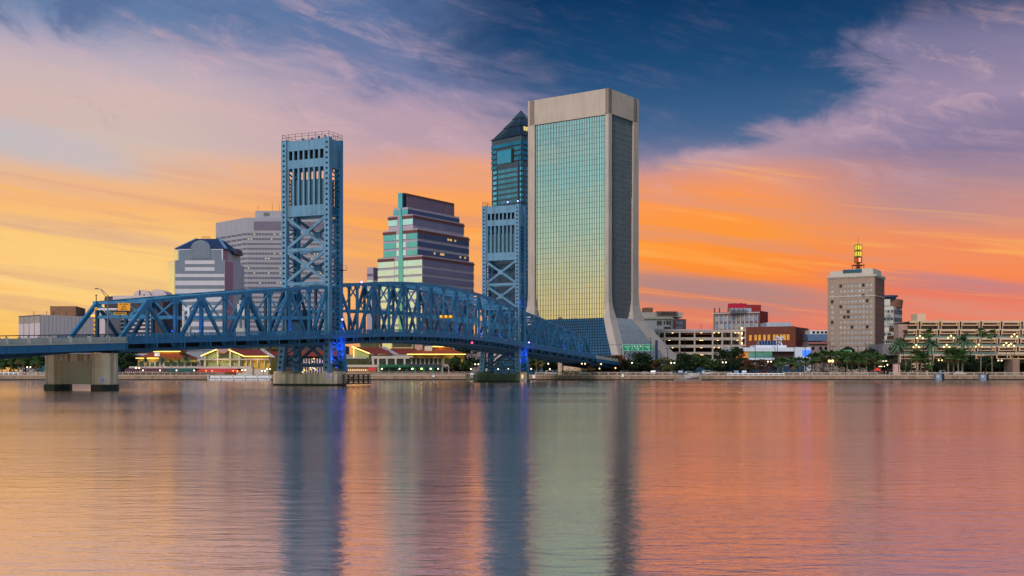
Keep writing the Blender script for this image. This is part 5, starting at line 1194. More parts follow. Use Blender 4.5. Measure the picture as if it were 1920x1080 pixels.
# piles
pile = mat('pile_white', (190, 184, 178), .7)
def dock(p0, p1, label, n):
    x0, x1 = xs(p0), xs(p1); r = thing('floating_dock', ((x0+x1)/2, SH-5, 0), label, 'dock')
    m = MB(); m.box(x0, x1, SH-6, SH-3.5, -.2, .55); m.box(x0, x1, SH-6.1, SH-6, .15, .6); m.build('float', mat('dock_white', (190, 188, 196), .7), r)
    m = MB(); m.box(x0, x1, SH-3.3, SH-3.2, .9, 1.7)
    for i in range(n*4+1): m.box(x0+(x1-x0)*i/(n*4)-.05, x0+(x1-x0)*i/(n*4)+.05, SH-3.4, SH-3.2, .5, 1.75)
    m.build('dock_railing', white, r)
    for i in range(n+1): x = x0+(x1-x0)*i/n; m = MB(); m.cyl((x, SH-6.4, -1), (x, SH-6.4, 1.9), .25, n=8); m.cyl((x, SH-6.4, 1.9), (x, SH-6.4, 2.3), .27, .05, 8); m.build('pile', pile, r)
dock(399, 512, 'white floating dock in front of the gabled market hall', 5)
def gangway(p0, y0, p1, y1, label):
    a = V((xs(p0), SH-2, PZ(y0, SH))); b = V((xs(p1), SH-2, PZ(y1, SH))); r = thing('gangway', ((a+b)/2)-V((0, 0, 1)), label, 'gangway')
    m = MB(); m.bar(a, b, 1.6, .25); m.build('ramp', mat('gang_metal', (176, 178, 190), .4, .4), r)
    m = MB(); d = (b-a)
    for yy in (-.8, .8):
        for h in (.55, 1.1): m.bar(a+V((0, yy, h)), b+V((0, yy, h)), .09)
        for i in range(9): m.bar(a+d*i/8+V((0, yy, 0)), a+d*i/8+V((0, yy, 1.1)), .07)
    m.build('handrail', white, r); return r
gangway(447, 704, 476, 710, 'pale sloping gangway down to the white dock')
gangway(1276, 711, 1310, 704, 'pale metal gangway sloping up to the bank right of the glass tower')
m = MB()
for p in (1278, 1310): m.box(xs(p)-.45, xs(p)+.45, SH-3.5, SH-2.4, -.5, 2.2)
m.box(xs(1262), xs(1312), SH-4, SH-2.4, -.2, .3); tag(m.build('landing_stage', mat('stage_grey', (130, 120, 112), .8)), 'low landing stage with two posts under the right gangway', 'dock')
for p, lab in ((1758, 'left blue grey fender float on the far bank below the parked silver car'), (1841, 'right blue grey fender float on the far bank beneath a tall palm')):
    x = xs(p); r = thing('fender_float', (x, SH-1, -.3), lab, 'float')
    m = MB(); m.box(x-1.3, x+.75, SH-2.2, SH, -.3, 2.2); m.build('float_body', mat('float_blue', (112, 128, 150), .5, .2, .2, 1.2), r)
    m = MB(); m.box(x+.78, x+1.7, SH-2.1, SH, -.3, 2.1); m.build('dark_side', dark, r)
    m = MB()
    for k in range(4): m.box(x-1.2+k*.32, x-1.1+k*.32, SH-2.26, SH-2.2, .9, 2.0)
    m.build('ladder_rungs', white, r)
for p, y, lab in ((885, 704, 'square white notice at the right end of the close barred railing'), (813, 705, 'narrow white notice on the close barred railing'), (1001, 706, 'white notice just right of the far tower pier'), (1167.5, 704, 'white notice on the balustrade under the green road sign'), (1500, 701, 'small white life ring board under the palms')):
    x = xs(p); w = {885: 1.4, 813: .7, 1001: 1.1, 1167.5: .9, 1500: .5}[p]
    r = thing('notice_board', (x, SH-.3, PZ(y, SH)-w/2), lab, 'sign'); m = MB(); m.box(x-w/2, x+w/2, SH-.35, SH-.28, PZ(y, SH)-w*.6, PZ(y, SH)+w*.6); m.build('board', white, r)
    m = MB(); m.box(x-.05, x+.05, SH-.27, SH-.2, 1.9, PZ(y, SH)+w*.5); m.build('post', black, r)

# ================================================================ market halls on the far bank
orange = mat('orange_roof', (150, 62, 22), .7, 0, .12, .5); redroof = mat('rust_roof', (128, 50, 32), .7, 0, .12, .5)
ylw = mat('yellow_wall', (206, 164, 60), .7, 0, .08, .5); lime = mat('lime_wall', (158, 166, 104), .7, 0, .06, .5); offw = mat('market_white', (184, 172, 164), .75, 0, .06, .4)
neon = mat('eave_neon', (255, 214, 120), .5, emit=(255, 205, 100), estr=2.6); glz = glass('market_glass', (70, 84, 84), .12, .6, .4, .6); maroon = mat('maroon_awning', (84, 46, 66), .8); greenA = mat('green_awning', (22, 84, 80), .8); redA = mat('red_awning', (196, 64, 62), .8); grn = mat('green_front', (14, 92, 60), .6, 0, .1); orn = mat('amber_interior', (220, 120, 40), .6, emit=(240, 130, 40), estr=.5)
bulb = mat('bulb_white', (255, 240, 210), .5, emit=(255, 232, 190), estr=2.6); bulbg = mat('bulb_green', (220, 255, 190), .5, emit=(210, 255, 150), estr=6)
def hip(mb, x0, x1, y0, y1, z0, z1, rx, ry):
    cx, cy = (x0+x1)/2, (y0+y1)/2
    mb.hexa([(x0, y0, z0), (x1, y0, z0), (x1, y1, z0), (x0, y1, z0)], [(cx-rx, cy-ry, z1), (cx+rx, cy-ry, z1), (cx+rx, cy+ry, z1), (cx-rx, cy+ry, z1)])
def bays(root, D, p0, p1, y0, y1, n, wallm, mt=glz, pw=.5, nm='window'):
    """colonnade: posts and dark glazed openings behind"""
    x0, x1, z0, z1 = PX(p0, D), PX(p1, D), PZ(y1, D), PZ(y0, D); w = (x1-x0)/n
    for i in range(n):
        m = MB(); m.box(x0+i*w+pw/2, x0+(i+1)*w-pw/2, D+.25, D+.5, z0, z1); m.build(nm, mt, root)
    m = MB()
    for i in range(n+1): m.box(x0+i*w-pw/2, x0+i*w+pw/2, D-.05, D+.6, z0, z1)
    tag(m.build('posts', wallm, root), kind='stuff')
def left_pavilion():
    D = 452; x = lambda p: PX(p, D); z = lambda y: PZ(y, D)
    r = thing('market_pavilion', (x(300), D, G0), 'yellow lit pavilion with a two tier orange roof at the left of the market', 'pavilion')
    m = MB(); m.box(x(259), x(375), D+.6, D+24, G0, z(675)); m.build('wall', offw, r)
    m = MB(); m.box(x(259), x(345), D+.1, D+20, z(677), z(671)); m.box(x(259), x(262.5), D-.1, D+1, z(686), z(671)); m.box(x(272), x(274.5), D-.1, D+1, z(686), z(671)); m.build('lit_wall', ylw, r)
    m = MB(); hip(m, x(256), x(346), D-1.5, D+22, z(671.5), z(659), 5.0, 3); m.build('roof', orange, r)
    m = MB(); m.box(x(287), x(329), D+5, D+15, z(663), z(658)); c = m.build('lantern', ylw, r)
    m = MB(); hip(m, x(282), x(334), D+4, D+16, z(658.2), z(652), 1.2, .5); m.build('lantern_roof', redroof, r)
    m = MB(); m.box(x(282), x(333), D+3.7, D+3.95, z(659.2), z(658.0)); m.box(x(257), x(300), D-1.75, D-1.5, z(672.1), z(671.1)); m.each('eave_light', neon, r)
    m = MB(); m.box(x(291), x(300.5), D-.8, D-.5, z(668), z(661)); m.build('roof_sign', white, r)
    bays(r, D, 262, 300, 678.5, 687, 4, offw); bays(r, D, 308, 371, 678.5, 687, 5, offw)
    m = MB(); m.hexa([(x(308), D-1.6, z(679)), (x(371), D-1.6, z(679)), (x(371), D, z(679)), (x(308), D, z(679))], [(x(309), D-.2, z(675.5)), (x(370), D-.2, z(675.5)), (x(370), D, z(675.5)), (x(309), D, z(675.5))]); m.build('awning', mat('ochre_awning', (176, 140, 44), .8), r)
    m = MB(); m.box(x(245), x(375), D-2, D+.5, z(690.5), z(687)); m.build('balcony', offw, r)
    for (a, b, mt) in ((240, 320, maroon), (320, 370, greenA)):
        m = MB(); m.hexa([(x(a), D-5, z(697)), (x(b), D-5, z(697)), (x(b), D-1.9, z(697)), (x(a), D-1.9, z(697))], [(x(a), D-2.4, z(691)), (x(b), D-2.4, z(691)), (x(b), D-1.9, z(691)), (x(a), D-1.9, z(691))]); m.build('awning', mt, r)
    m = MB(); m.box(x(241), x(371), D-1.8, D-1.5, G0, z(697.5)); m.build('shopfront', mat('dark_shopfront', (40, 26, 26), .6), r)
    for k in range(22): 
        m = MB(); m.ball((x(243+k*3.6), D-4.6, z(697.8)), .14, 6, 4); m.build('string_bulb', bulb, r)
    lamp('eave_glow', (x(280), D-4.2, z(676)), (1, .72, .25), 540, .5); lamp('eave_glow', (x(306), D+1.3, z(656)), (1, .65, .22), 280, .5)
left_pavilion()
def gable_hall(D, pL, pk, pR, yk, ye, pend, r, roofm, glassbay=True):
    """gable seen from the front, its roof slope running back to the right"""
    x = lambda p: PX(p, D); z = lambda y: PZ(y, D); dep = 20
    m = MB(); m.hexa([(x(pL)+.6, D, z(688)), (x(pR)-.6, D, z(688)), (x(pR)-.6, D, z(ye+.5)), (x(pk), D, z(yk+1.4)), (x(pL)+.6, D, z(ye+.5))], [(x(pL)+.6, D+dep, z(688)), (x(pR)-.6, D+dep, z(688)), (x(pR)-.6, D+dep, z(ye+.5)), (x(pk), D+dep, z(yk+1.4)), (x(pL)+.6, D+dep, z(ye+.5))]); m.build('gable_wall', lime, r)
    m = MB(); t = .35
    for a, b in ((pL-1, pk), (pk, pR+1)):
        za, zb = (z(ye), z(yk)) if a < pk else (z(yk), z(ye)); m.hexa([(x(a), D-1, za), (x(b), D-1, zb), (x(b), D+dep, zb), (x(a), D+dep, za)], [(x(a), D-1, za+t), (x(b), D-1, zb+t), (x(b), D+dep, zb+t), (x(a), D+dep, za+t)])
    m.build('roof', roofm, r)
    m = MB(); m.bar((x(pL-1), D-1.15, z(ye)+.1), (x(pk), D-1.15, z(yk)+.1), .25, .35); m.bar((x(pk), D-1.15, z(yk)+.1), (x(pR+1), D-1.15, z(ye)+.1), .25, .35); m.each('eave_light', neon, r)
def market_hall():
    D = 450; x = lambda p: PX(p, D); z = lambda y: PZ(y, D)
    r = thing('market_hall', (x(440), D, G0), 'gabled market hall with lime walls, rust roof and a round sign', 'market hall')
    gable_hall(D, 379, 418, 457, 651.5, 668, 505, r, redroof)
    # side range with long slope facing the river
    m = MB(); m.hexa([(x(457), D, G0), (x(505), D, G0), (x(505), D+16, G0), (x(457), D+16, G0)], [(x(457), D, z(668)), (x(505), D, z(668)), (x(505), D+16, z(668)), (x(457), D+16, z(668))]); m.build('wing_wall', ylw, r)
    m = MB(); m.hexa([(x(456.5), D-1, z(668)), (x(506), D-1, z(668)), (x(506), D+16, z(667)), (x(456.5), D+16, z(667))], [(x(430), D+9, z(654.5)), (x(480), D+9, z(654.5)), (x(484), D+12, z(654.5)), (x(430), D+12, z(654.5))]); m.build('wing_roof', redroof, r)
    m = MB(); m.box(x(457), x(505), D-1.2, D-1, z(668.6), z(667.6)); m.each('eave_light', neon, r)
    m = MB()
    for k in range(5): m.bar((x(480+k*2.2), D+8-k, z(654)), (x(510+k*2.4), D-2-k*.3, z(670)), .28)
    m.build('pale_truss', mat('pale_truss', (176, 170, 176), .6), r)
    m = MB(); m.box(x(411.5), x(431.5), D-.25, D-.02, z(671), z(658)); m.build('gable_glass', glz, r)
    m = MB()
    for p in (386, 409.5, 433, 450): m.box(x(p)-.3, x(p)+.3, D-1.4, D-.8, z(687), z(667 if p in (386, 450) else 647)); 
    for p in (463, 471, 484, 497): m.box(x(p)-.2, x(p)+.2, D-1.0, D-.6, z(687), z(674))
    tag(m.build('posts', mat('pale_yellow_post', (206, 196, 150), .7), r), kind='stuff')
    m = MB(); m.box(x(372), x(506), D-1.6, D-.6, z(675), z(672.8)); m.box(x(372), x(475), D-2.4, D, z(691), z(687)); m.build('balcony', offw, r)
    bays(r, D-.2, 375, 506, 675.2, 686.5, 12, offw, pw=.35)
    p0 = V((x(420.5), D-1.7, z(655.5))); sg = thing('market_sign', p0-V((0, 0, 1.6)), 'oval pinkish sign at the peak of the market hall gable', 'sign')
    m = MB(); m.hexa([(p0.x+2.15*cos(a)*(1 if sin(a) > 0 else .93), p0.y, p0.z+1.55*sin(a)) for a in [2*pi*i/20 for i in range(20)]], [(p0.x+2.15*cos(a)*(1 if sin(a) > 0 else .93), p0.y+.25, p0.z+1.55*sin(a)) for a in [2*pi*i/20 for i in range(20)]]); bb = m.build('panel', mat('sign_rose', (176, 112, 100), .6, 0, .2, 1.5), sg)
    m = MB(); m.hexa([(p0.x+1.6*cos(a), p0.y-.06, p0.z-.25+.85*sin(a)) for a in [2*pi*i/16 for i in range(16)]], [(p0.x+1.6*cos(a), p0.y-.01, p0.z-.25+.85*sin(a)) for a in [2*pi*i/16 for i in range(16)]]); m.build('inner_panel', mat('sign_dusty', (150, 120, 124), .6), bb)
    m = MB(); m.hexa([(x(372), D-6, z(697.5)), (x(450), D-6, z(697.5)), (x(450), D-2.3, z(697.5)), (x(368), D-2.3, z(697.5))], [(x(382), D-3, z(691.2)), (x(448), D-3, z(691.2)), (x(448), D-2.3, z(691.2)), (x(382), D-2.3, z(691.2))]); m.build('awning', redA, r)
    m = MB(); m.box(x(378), x(458), D-2.2, D-1.9, G0+.4, z(694)); m.build('lit_dining_room', mat('dining_room', (120, 60, 30), .6, 0, .6, 1.2, emit=(200, 100, 40), estr=.22), r)
    m = MB(); m.box(x(458), x(476), D-2.6, D-.5, G0, z(690)); m.box(x(476), x(506), D-1.6, D-.6, G0, z(692)); m.build('service_block', offw, r)
    for p in (443, 451, 393, 404): m = MB(); m.ball((x(p), D-5, z(695.5)), .22, 6, 4); m.build('amber_lamp', mat('amber_lamp', (255, 150, 50), .5, emit=(255, 150, 50), estr=6), r)
    lamp('eave_glow', (x(418), D-5.2, z(676)), (1, .8, .4), 378, .5); lamp('eave_glow', (x(485), D-4.2, z(674)), (1, .72, .3), 216, .5); lamp('awning_glow', (x(415), D-7, z(701)), (1, .45, .18), 350, .4, (0, 1, .5))
market_hall()
def courtyard():
    D = 470; x = lambda p: PX(p, D); z = lambda y: PZ(y, D)
    r = thing('courtyard_range', (x(570), D, G0), 'rear market range with red roofs and purple lights seen behind the near tower legs', 'building')
    m = MB(); m.box(x(436), x(642), D+4, D+20, G0, z(648)); m.build('wall', mat('range_wall', (72, 66, 62), .8), r)
    for (a, b) in ((438, 480), (482, 500), (505, 520)):
        m = MB(); m.box(x(a), x(b), D+3.6, D+3.98, z(655), z(647)); m.build('clerestory', glz, r)
    for (a, b, y0, y1) in ((500, 525, 648, 645), (500, 645, 668, 658)):
        m = MB(); m.hexa([(x(a), D+1, z(y0)), (x(b), D+1, z(y0)), (x(b), D+6, z(y0)), (x(a), D+6, z(y0))], [(x(a), D+4, z(y1)), (x(b), D+4, z(y1)), (x(b), D+6, z(y1)), (x(a), D+6, z(y1))]); m.build('roof', redroof, r)
    vio = mat('violet_neon', (200, 110, 255), .5, emit=(190, 90, 255), estr=2.2)
    m = MB(); m.box(x(505), x(519), D-.2, D, z(678), z(676)); m.box(x(507), x(518), D-.2, D, z(686), z(680)); m.build('neon_panel', vio, r)
    random.seed(3); amb_ = mat('amber_lamp', (255, 150, 50), .5, emit=(255, 150, 50), estr=6); dimw = mat('bulb_dim', (200, 190, 170), .5, emit=(200, 190, 160), estr=.8)
    for k in range(46):
        m = MB(); m.ball((x(random.uniform(556, 608)), D-random.uniform(0, 6), z(random.uniform(672, 698))), random.uniform(.10, .22), 6, 4); m.build('party_light', (bulb, amb_, bulb, dimw, vio)[k % 5], r)
    for k in range(10): m = MB(); m.box(x(558+k*5), x(560.5+k*5), D+.5, D+1, G0, z(672)); m.build('pale_post', offw, r)
courtyard()
def right_hall():
    D = 450; x = lambda p: PX(p, D); z = lambda y: PZ(y, D)
    r = thing('market_hall', (x(710), D, G0), 'long market hall with white colonnade and green ground floor right of the near tower', 'market hall')
    m = MB(); m.box(x(640), x(775), D+1, D+22, G0, z(664.5)); m.build('wall', mat('hall_wall', (150, 140, 124), .8), r)
    m = MB(); m.hexa([(x(664), D-.5, z(684)), (x(692), D-.5, z(684)), (x(692), D-.5, z(663.5)), (x(664), D-.5, z(651))], [(x(664), D+1, z(684)), (x(692), D+1, z(684)), (x(692), D+1, z(663.5)), (x(664), D+1, z(651))]); m.build('gable_wall', lime, r)
    m = MB(); m.hexa([(x(661), D-1.2, z(650.6)), (x(694), D-1.2, z(663.6)), (x(736), D-1, z(664.5)), (x(736), D+14, z(664)), (x(661), D+14, z(650))], [(x(661), D-1.2, z(649.6)), (x(694), D-1.2, z(662.6)), (x(736), D-1, z(663.5)), (x(712), D+14, z(648.5)), (x(661), D+14, z(649))]); m.build('roof', redroof, r)
    m = MB(); m.bar((x(660.5), D-1.4, z(649.8)), (x(694), D-1.4, z(663)), .3, .35); m.box(x(663.2), x(664.2), D-1, D-.6, z(672), z(650)); m.bar((x(657), D+8, z(636)), (x(665.5), D+8, z(640)), .3); m.each('eave_light', neon, r)
    m = MB(); m.box(x(729), x(788), D+6, D+20, G0, z(660)); m.build('rear_wall', mat('hall_wall', (150, 140, 124)), r)
    m = MB(); m.hexa([(x(728), D+3, z(663.5)), (x(790), D+3, z(663.5)), (x(790), D+18, z(663.5)), (x(728), D+18, z(663.5))], [(x(726), D+12, z(652)), (x(772), D+12, z(652)), (x(772), D+16, z(652)), (x(726), D+16, z(652))]); m.build('roof', redroof, r)
    # clerestory boxes
    for (a, b, w0) in ((666, 705, 4), (728, 769, 5)):
        m = MB(); m.box(x(a), x(b), D+13, D+22, z(660), z(639.5)); cc = m.build('clerestory_box', mat('clerestory_wall', (176, 160, 116), .7), r)
        for i in range(w0*2): p = a+2+(b-a-4)*i/(w0*2); m = MB(); m.box(x(p), x(p+(b-a-4)/(w0*2)*.85), D+12.7, D+12.98, z(648.5), z(641.5)); m.build('window', glz, cc)
        m = MB(); m.box(x(a-2), x(b+2), D+12, D+23, z(640.5), z(638)); m.build('clerestory_roof', redroof, cc)
    m = MB()
    for k in range(4): m.bar((x(707+k*2.4), D+12, z(649)), (x(738+k*2.6), D+1, z(664)), .28)
    m.build('pale_truss', mat('pale_truss', (176, 170, 176)), r)
    # colonnade and green ground floor
    m = MB(); m.box(x(697), x(775), D-1.6, D-.6, z(672.5), z(667.5)); m.box(x(641), x(710), D-1.8, D, z(688.5), z(684)); m.build('beam', offw, r)
    m = MB()
    for p in (700, 709.5, 726, 742.5, 759): m.box(x(p)-.35, x(p)+.45, D-1.5, D-.7, z(702 if p < 712 else 684), z(672))
    tag(m.build('columns', offw, r), kind='stuff')
    m = MB(); m.box(x(711.5), x(768), D-.4, D-.1, z(684), z(672.5)); m.build('window_band', glz, r)
    m = MB(); m.box(x(712), x(768), D-2, D-1.2, z(688.5), z(683.5)); m.box(x(712), x(830), D-1.0, D-.6, G0, z(688)); gg = m.build('green_front', grn, r)
    for k in range(7): m = MB(); m.box(x(716+k*16.2), x(728+k*16.2), D-1.2, D-1.02, G0, z(690.5)); m.build('dark_bay', dark, gg)
    for k, p in enumerate((717, 750, 774, 791, 808, 822)): m = MB(); m.ball((x(p), D-1.6, z(691.5)), .3, 8, 5); m.build('wall_lamp', bulb if k in (0, 1, 5) else bulbg, gg)
    for p in (717, 774, 791, 808): lamp('green_glow', (x(p), D-2.6, z(690)), (.6, 1, .45), 60, .2, (0, 1, -.6))
    m = MB(); m.box(x(640), x(690), D-4, D-.5, z(672.8), z(670.5)); m.build('terrace_canopy', mat('canopy_grey', (150, 152, 156), .6), r)
    m = MB(); m.box(x(641), x(695), D-.8, D-.5, z(684), z(673)); m.build('terrace_glass', glz, r)
    m = MB(); m.hexa([(x(690), D-4, z(695)), (x(707), D-4, z(695)), (x(707), D-1.7, z(695)), (x(690), D-1.7, z(695))], [(x(693), D-2.4, z(689.5)), (x(707), D-2.4, z(689.5)), (x(707), D-1.7, z(689.5)), (x(693), D-1.7, z(689.5))]); m.build('awning', redA, r)
    m = MB(); m.box(x(642), x(707), D-.6, D-.4, G0+.2, z(690)); m.build('shop_interior', mat('shop_interior', (120, 84, 50), .6, 0, .6, 1.5, emit=(210, 140, 70), estr=.2), r)
    for k in range(14): m = MB(); m.ball((x(644+k*3.5), D-1.4, z(693.8)), .16, 6, 4); m.build('string_bulb', bulb, r)
    # big hipped pavilion on the right end
    r = thing('market_pavilion', (x(825), D, G0), 'golden lit pavilion with orange roof and outside stair left of the far tower', 'pavilion')
    m = MB(); m.box(x(769), x(870), D+.8, D+20, z(684), z(664)); m.build('wall', ylw, r)
    m = MB(); hip(m, x(764), x(874), D-2, D+24, z(664.5), z(652), 5.0, 4); m.build('roof', orange, r)
    m = MB(); m.box(x(810), x(842), D+7, D+15, z(657), z(648)); m.build('lantern', ylw, r)
    m = MB(); hip(m, x(806), x(845), D+6, D+16, z(649.5), z(644), 2, 1); m.build('lantern_roof', orange, r)
    m = MB(); m.box(x(764), x(874), D-2.25, D-2.0, z(665), z(663.8)); m.box(x(807), x(844), D+5.7, D+5.95, z(649.8), z(648.6)); m.each('eave_light', neon, r)
    m = MB(); m.box(x(795), x(809), D+3, D+6, z(658), z(649)); m.build('roof_housing', mat('housing_cream', (200, 184, 160), .7), r)
    bays(r, D, 772, 829, 672, 682.5, 7, offw); bays(r, D, 832, 866, 671, 682.5, 3, ylw)
    m = MB(); m.hexa([(x(768), D-2.4, z(671.5)), (x(829), D-2.4, z(671.5)), (x(829), D-.1, z(671.5)), (x(768), D-.1, z(671.5))], [(x(774), D-.4, z(667)), (x(829), D-.4, z(667)), (x(829), D-.1, z(667)), (x(774), D-.1, z(667))]); m.build('awning', mat('olive_awning', (84, 66, 30), .8), r)
    m = MB(); m.box(x(832), x(886), D-1.5, D-.2, z(687.5), z(683.2)); m.box(x(768), x(830), D-1.5, D-.2, z(687.5), z(683.5)); m.build('balcony', offw, r)
    m = MB(); m.box(x(769), x(829), D-1.7, D-1.52, z(688), z(683)); m.build('grey_fascia', mat('slate_fascia', (50, 58, 74), .7), r)
    m = MB(); m.box(x(831), x(884), D, D+.4, G0, z(687)); m.build('undercroft', dark, r)
    m = MB(); a = V((x(823), D-2.2, z(682))); b = V((x(838), D-2.2, z(690.5))); c = V((x(847), D-2.2, z(690.5))); d = V((x(858), D-2.2, z(702)))
    for h in (0, 1.0): m.bar(a+V((0, 0, h)), b+V((0, 0, h)), .3 if h == 0 else .1, .3 if h == 0 else .1); m.bar(b+V((0, 0, h)), c+V((0, 0, h)), .3 if h == 0 else .1, .2); m.bar(c+V((0, 0, h)), d+V((0, 0, h)), .3 if h == 0 else .1, .3 if h == 0 else .1)
    m.build('outside_stair', mat('stair_rose', (120, 96, 96), .7), r)
    for p in (830, 842): m = MB(); m.cyl((x(p), D-1.8, G0), (x(p), D-1.8, z(688)), .25, n=8); m.build('column', offw, r)
    for p in (790, 818, 850): lamp('eave_glow', (x(p), D-3.2, z(669)), (1, .66, .2), 259, .4)
    lamp('eave_glow', (x(825), D+3.3, z(652)), (1, .6, .2), 237, .4)
right_hall()
D = 520; m = MB(); m.box(PX(770, D), PX(792, D), D, D+10, G0, PZ(638, D)); tag(m.build('apartment_block', mat('peach_wall', (196, 150, 130), .8)), 'narrow peach block rising behind the market hall roofs', 'building')
r = thing('rear_block', (PX(850, D), D+5, G0), 'grey block with square windows behind the golden pavilion', 'building'); m = MB(); m.box(PX(790, D+5), PX(905, D+5), D+5, D+15, G0, PZ(645, D)); m.build('wall', mat('mauve_wall', (146, 128, 130)), r)
for p in (845, 852, 858, 866, 873, 878): m = MB(); m.box(PX(p, D+4), PX(p+4, D+4), D+4.8, D+4.98, PZ(660, D), PZ(652, D)); m.build('window', dark, r)
m = MB(); m.box(PX(325, D), PX(425, D), D, D+10, PZ(653, D)-1, PZ(648.5, D)); m.box(PX(330, D), PX(420, D), D+.5, D+9, G0, PZ(652, D)); tag(m.build('flyover', mat('flyover_grey', (150, 150, 160), .8)), 'pale elevated road slab behind the left market pavilion', 'flyover')
# teal roofed shelter at far left
D = 440; x = PX(83, D); r = thing('shelter', (x, D, G0), 'small open shelter with a teal hipped roof beside the left pier', 'shelter')
m = MB(); hip(m, PX(66, D), PX(102, D), D-3, D+4, PZ(696, D), PZ(688, D), 1.2, .5); hip(m, PX(79, D), PX(89, D), D, D+1.5, PZ(688, D), PZ(684, D), .1, .1); m.build('roof', mat('teal_roof', (96, 158, 152), .6), r)
for p in (72.5, 76, 80, 90, 96): m = MB(); m.box(PX(p, D)-.25, PX(p, D)+.25, D-2.5+(p == 76)*4, D-2+(p == 76)*4, G0, PZ(696, D)); m.build('column', white, r)
m = MB(); m.box(PX(66, D), PX(102, D), D-3.2, D+4, G0, PZ(701, D)); m.build('base', railc, r)
for px_, w_ in ((262, 260), (300, 260), (340, 200), (400, 260), (440, 260), (480, 200), (655, 200), (690, 200)): lamp('dining_glow', (PX(px_, 440), 443, 3.0), (1, .55, .22), w_, .3, (0, 1, .25), 120)
# approach abutment and bank wall under the right end of the bridge
m = MB(); m.box(PX(1048, 452), PX(1128, 452), 452, 456, G0, PZ(676, 452)); m.box(PX(1056, 452), PX(1118, 452), 451.5, 452.1, G0, PZ(689, 452)); m.box(PX(1046, 452), PX(1053, 452), 450, 456, G0, PZ(671, 452))
tag(m.build('abutment', conc), 'concrete abutment under the right end of the bridge', 'abutment')
m = MB(); m.hexa([(PX(1100, 466), 466, G0), (PX(1262, 520), 520, G0), (PX(1262, 530), 530, G0), (PX(1100, 480), 480, G0)], [(PX(1100, 466), 466, PZ(672, 466)), (PX(1262, 520), 520, PZ(689, 520)), (PX(1262, 530), 530, PZ(689, 530)), (PX(1100, 480), 480, PZ(672, 480))])
tag(m.build('ramp_wall', mat('ramp_lilac', (140, 138, 156), .8)), 'sloping ramp wall descending right from the bridge end', 'wall')

# ================================================================ vegetation
bark = mat('bark', (84, 70, 58), .9, 0, .2, 2)
def leafmat(n, c): return mat(n, c, .75, 0, .45, .45, spec=.2)
lfs = [leafmat('leaf_dark', (38, 54, 30)), leafmat('leaf_mid', (62, 76, 40)), leafmat('leaf_olive', (84, 84, 44)), leafmat('leaf_rust', (96, 66, 46))]
def crown_mesh(rx, rz, n, size, seed, zc):
    rnd = random.Random(seed); mb = MB(); clumps = []
    for k in range(rnd.randint(10, 14)):
        a = rnd.uniform(0, 2*pi); rr = rnd.uniform(.15, .85); zz = rnd.uniform(-.75, .8); s_ = sqrt(max(.1, 1-zz*zz*.8))
        clumps.append((V((cos(a)*rr*rx*s_, sin(a)*rr*rx*s_, zc+zz*rz)), rnd.uniform(.28, .48)))
    for i in range(n):
        c, cr = clumps[i % len(clumps)]
        d = V((rnd.gauss(0, 1), rnd.gauss(0, 1), rnd.gauss(0, .8))).normalized()*rnd.uniform(.55, 1.05)
        p = c+V((d.x*rx*cr, d.y*rx*cr, d.z*rz*cr*1.1))
        a = V((rnd.uniform(-1, 1), rnd.uniform(-1, 1), rnd.uniform(-.6, .6))).normalized(); b = a.cross(V((rnd.uniform(-1, 1), rnd.uniform(-1, 1), rnd.uniform(-1, 1)))).normalized()
        s = size*rnd.uniform(.6, 1.3); mb.poly([p-a*s-b*s*.5, p+a*s*.2-b*s*.6, p+a*s+b*s*.1, p+a*s*.1+b*s*.6, p-a*s*.8+b*s*.3])
    return mb
def tree_proto(seed, rx, rz, h, n, lm, trunk=.28):
    r = thing('broadleaf_tree', (0, 0, 0), 'tree', 'tree'); mb = MB(); rnd = random.Random(seed+50)
    zc = h-rz; mb.cyl((0, 0, -.2), (rnd.uniform(-.2, .2), 0, zc*.75), trunk, trunk*.7, 7)
    for k in range(5): a = rnd.uniform(0, 2*pi); mb.cyl((0, 0, zc*rnd.uniform(.4, .75)), (cos(a)*rx*.55, sin(a)*rx*.55, zc+rz*rnd.uniform(-.2, .5)), trunk*.45, trunk*.15, 5)
    mb.build('trunk', bark, r, origin=V((0, 0, 0))); crown_mesh(rx, rz, n, .42, seed, zc).build('crown', lm, r, origin=V((0, 0, 0))); return r
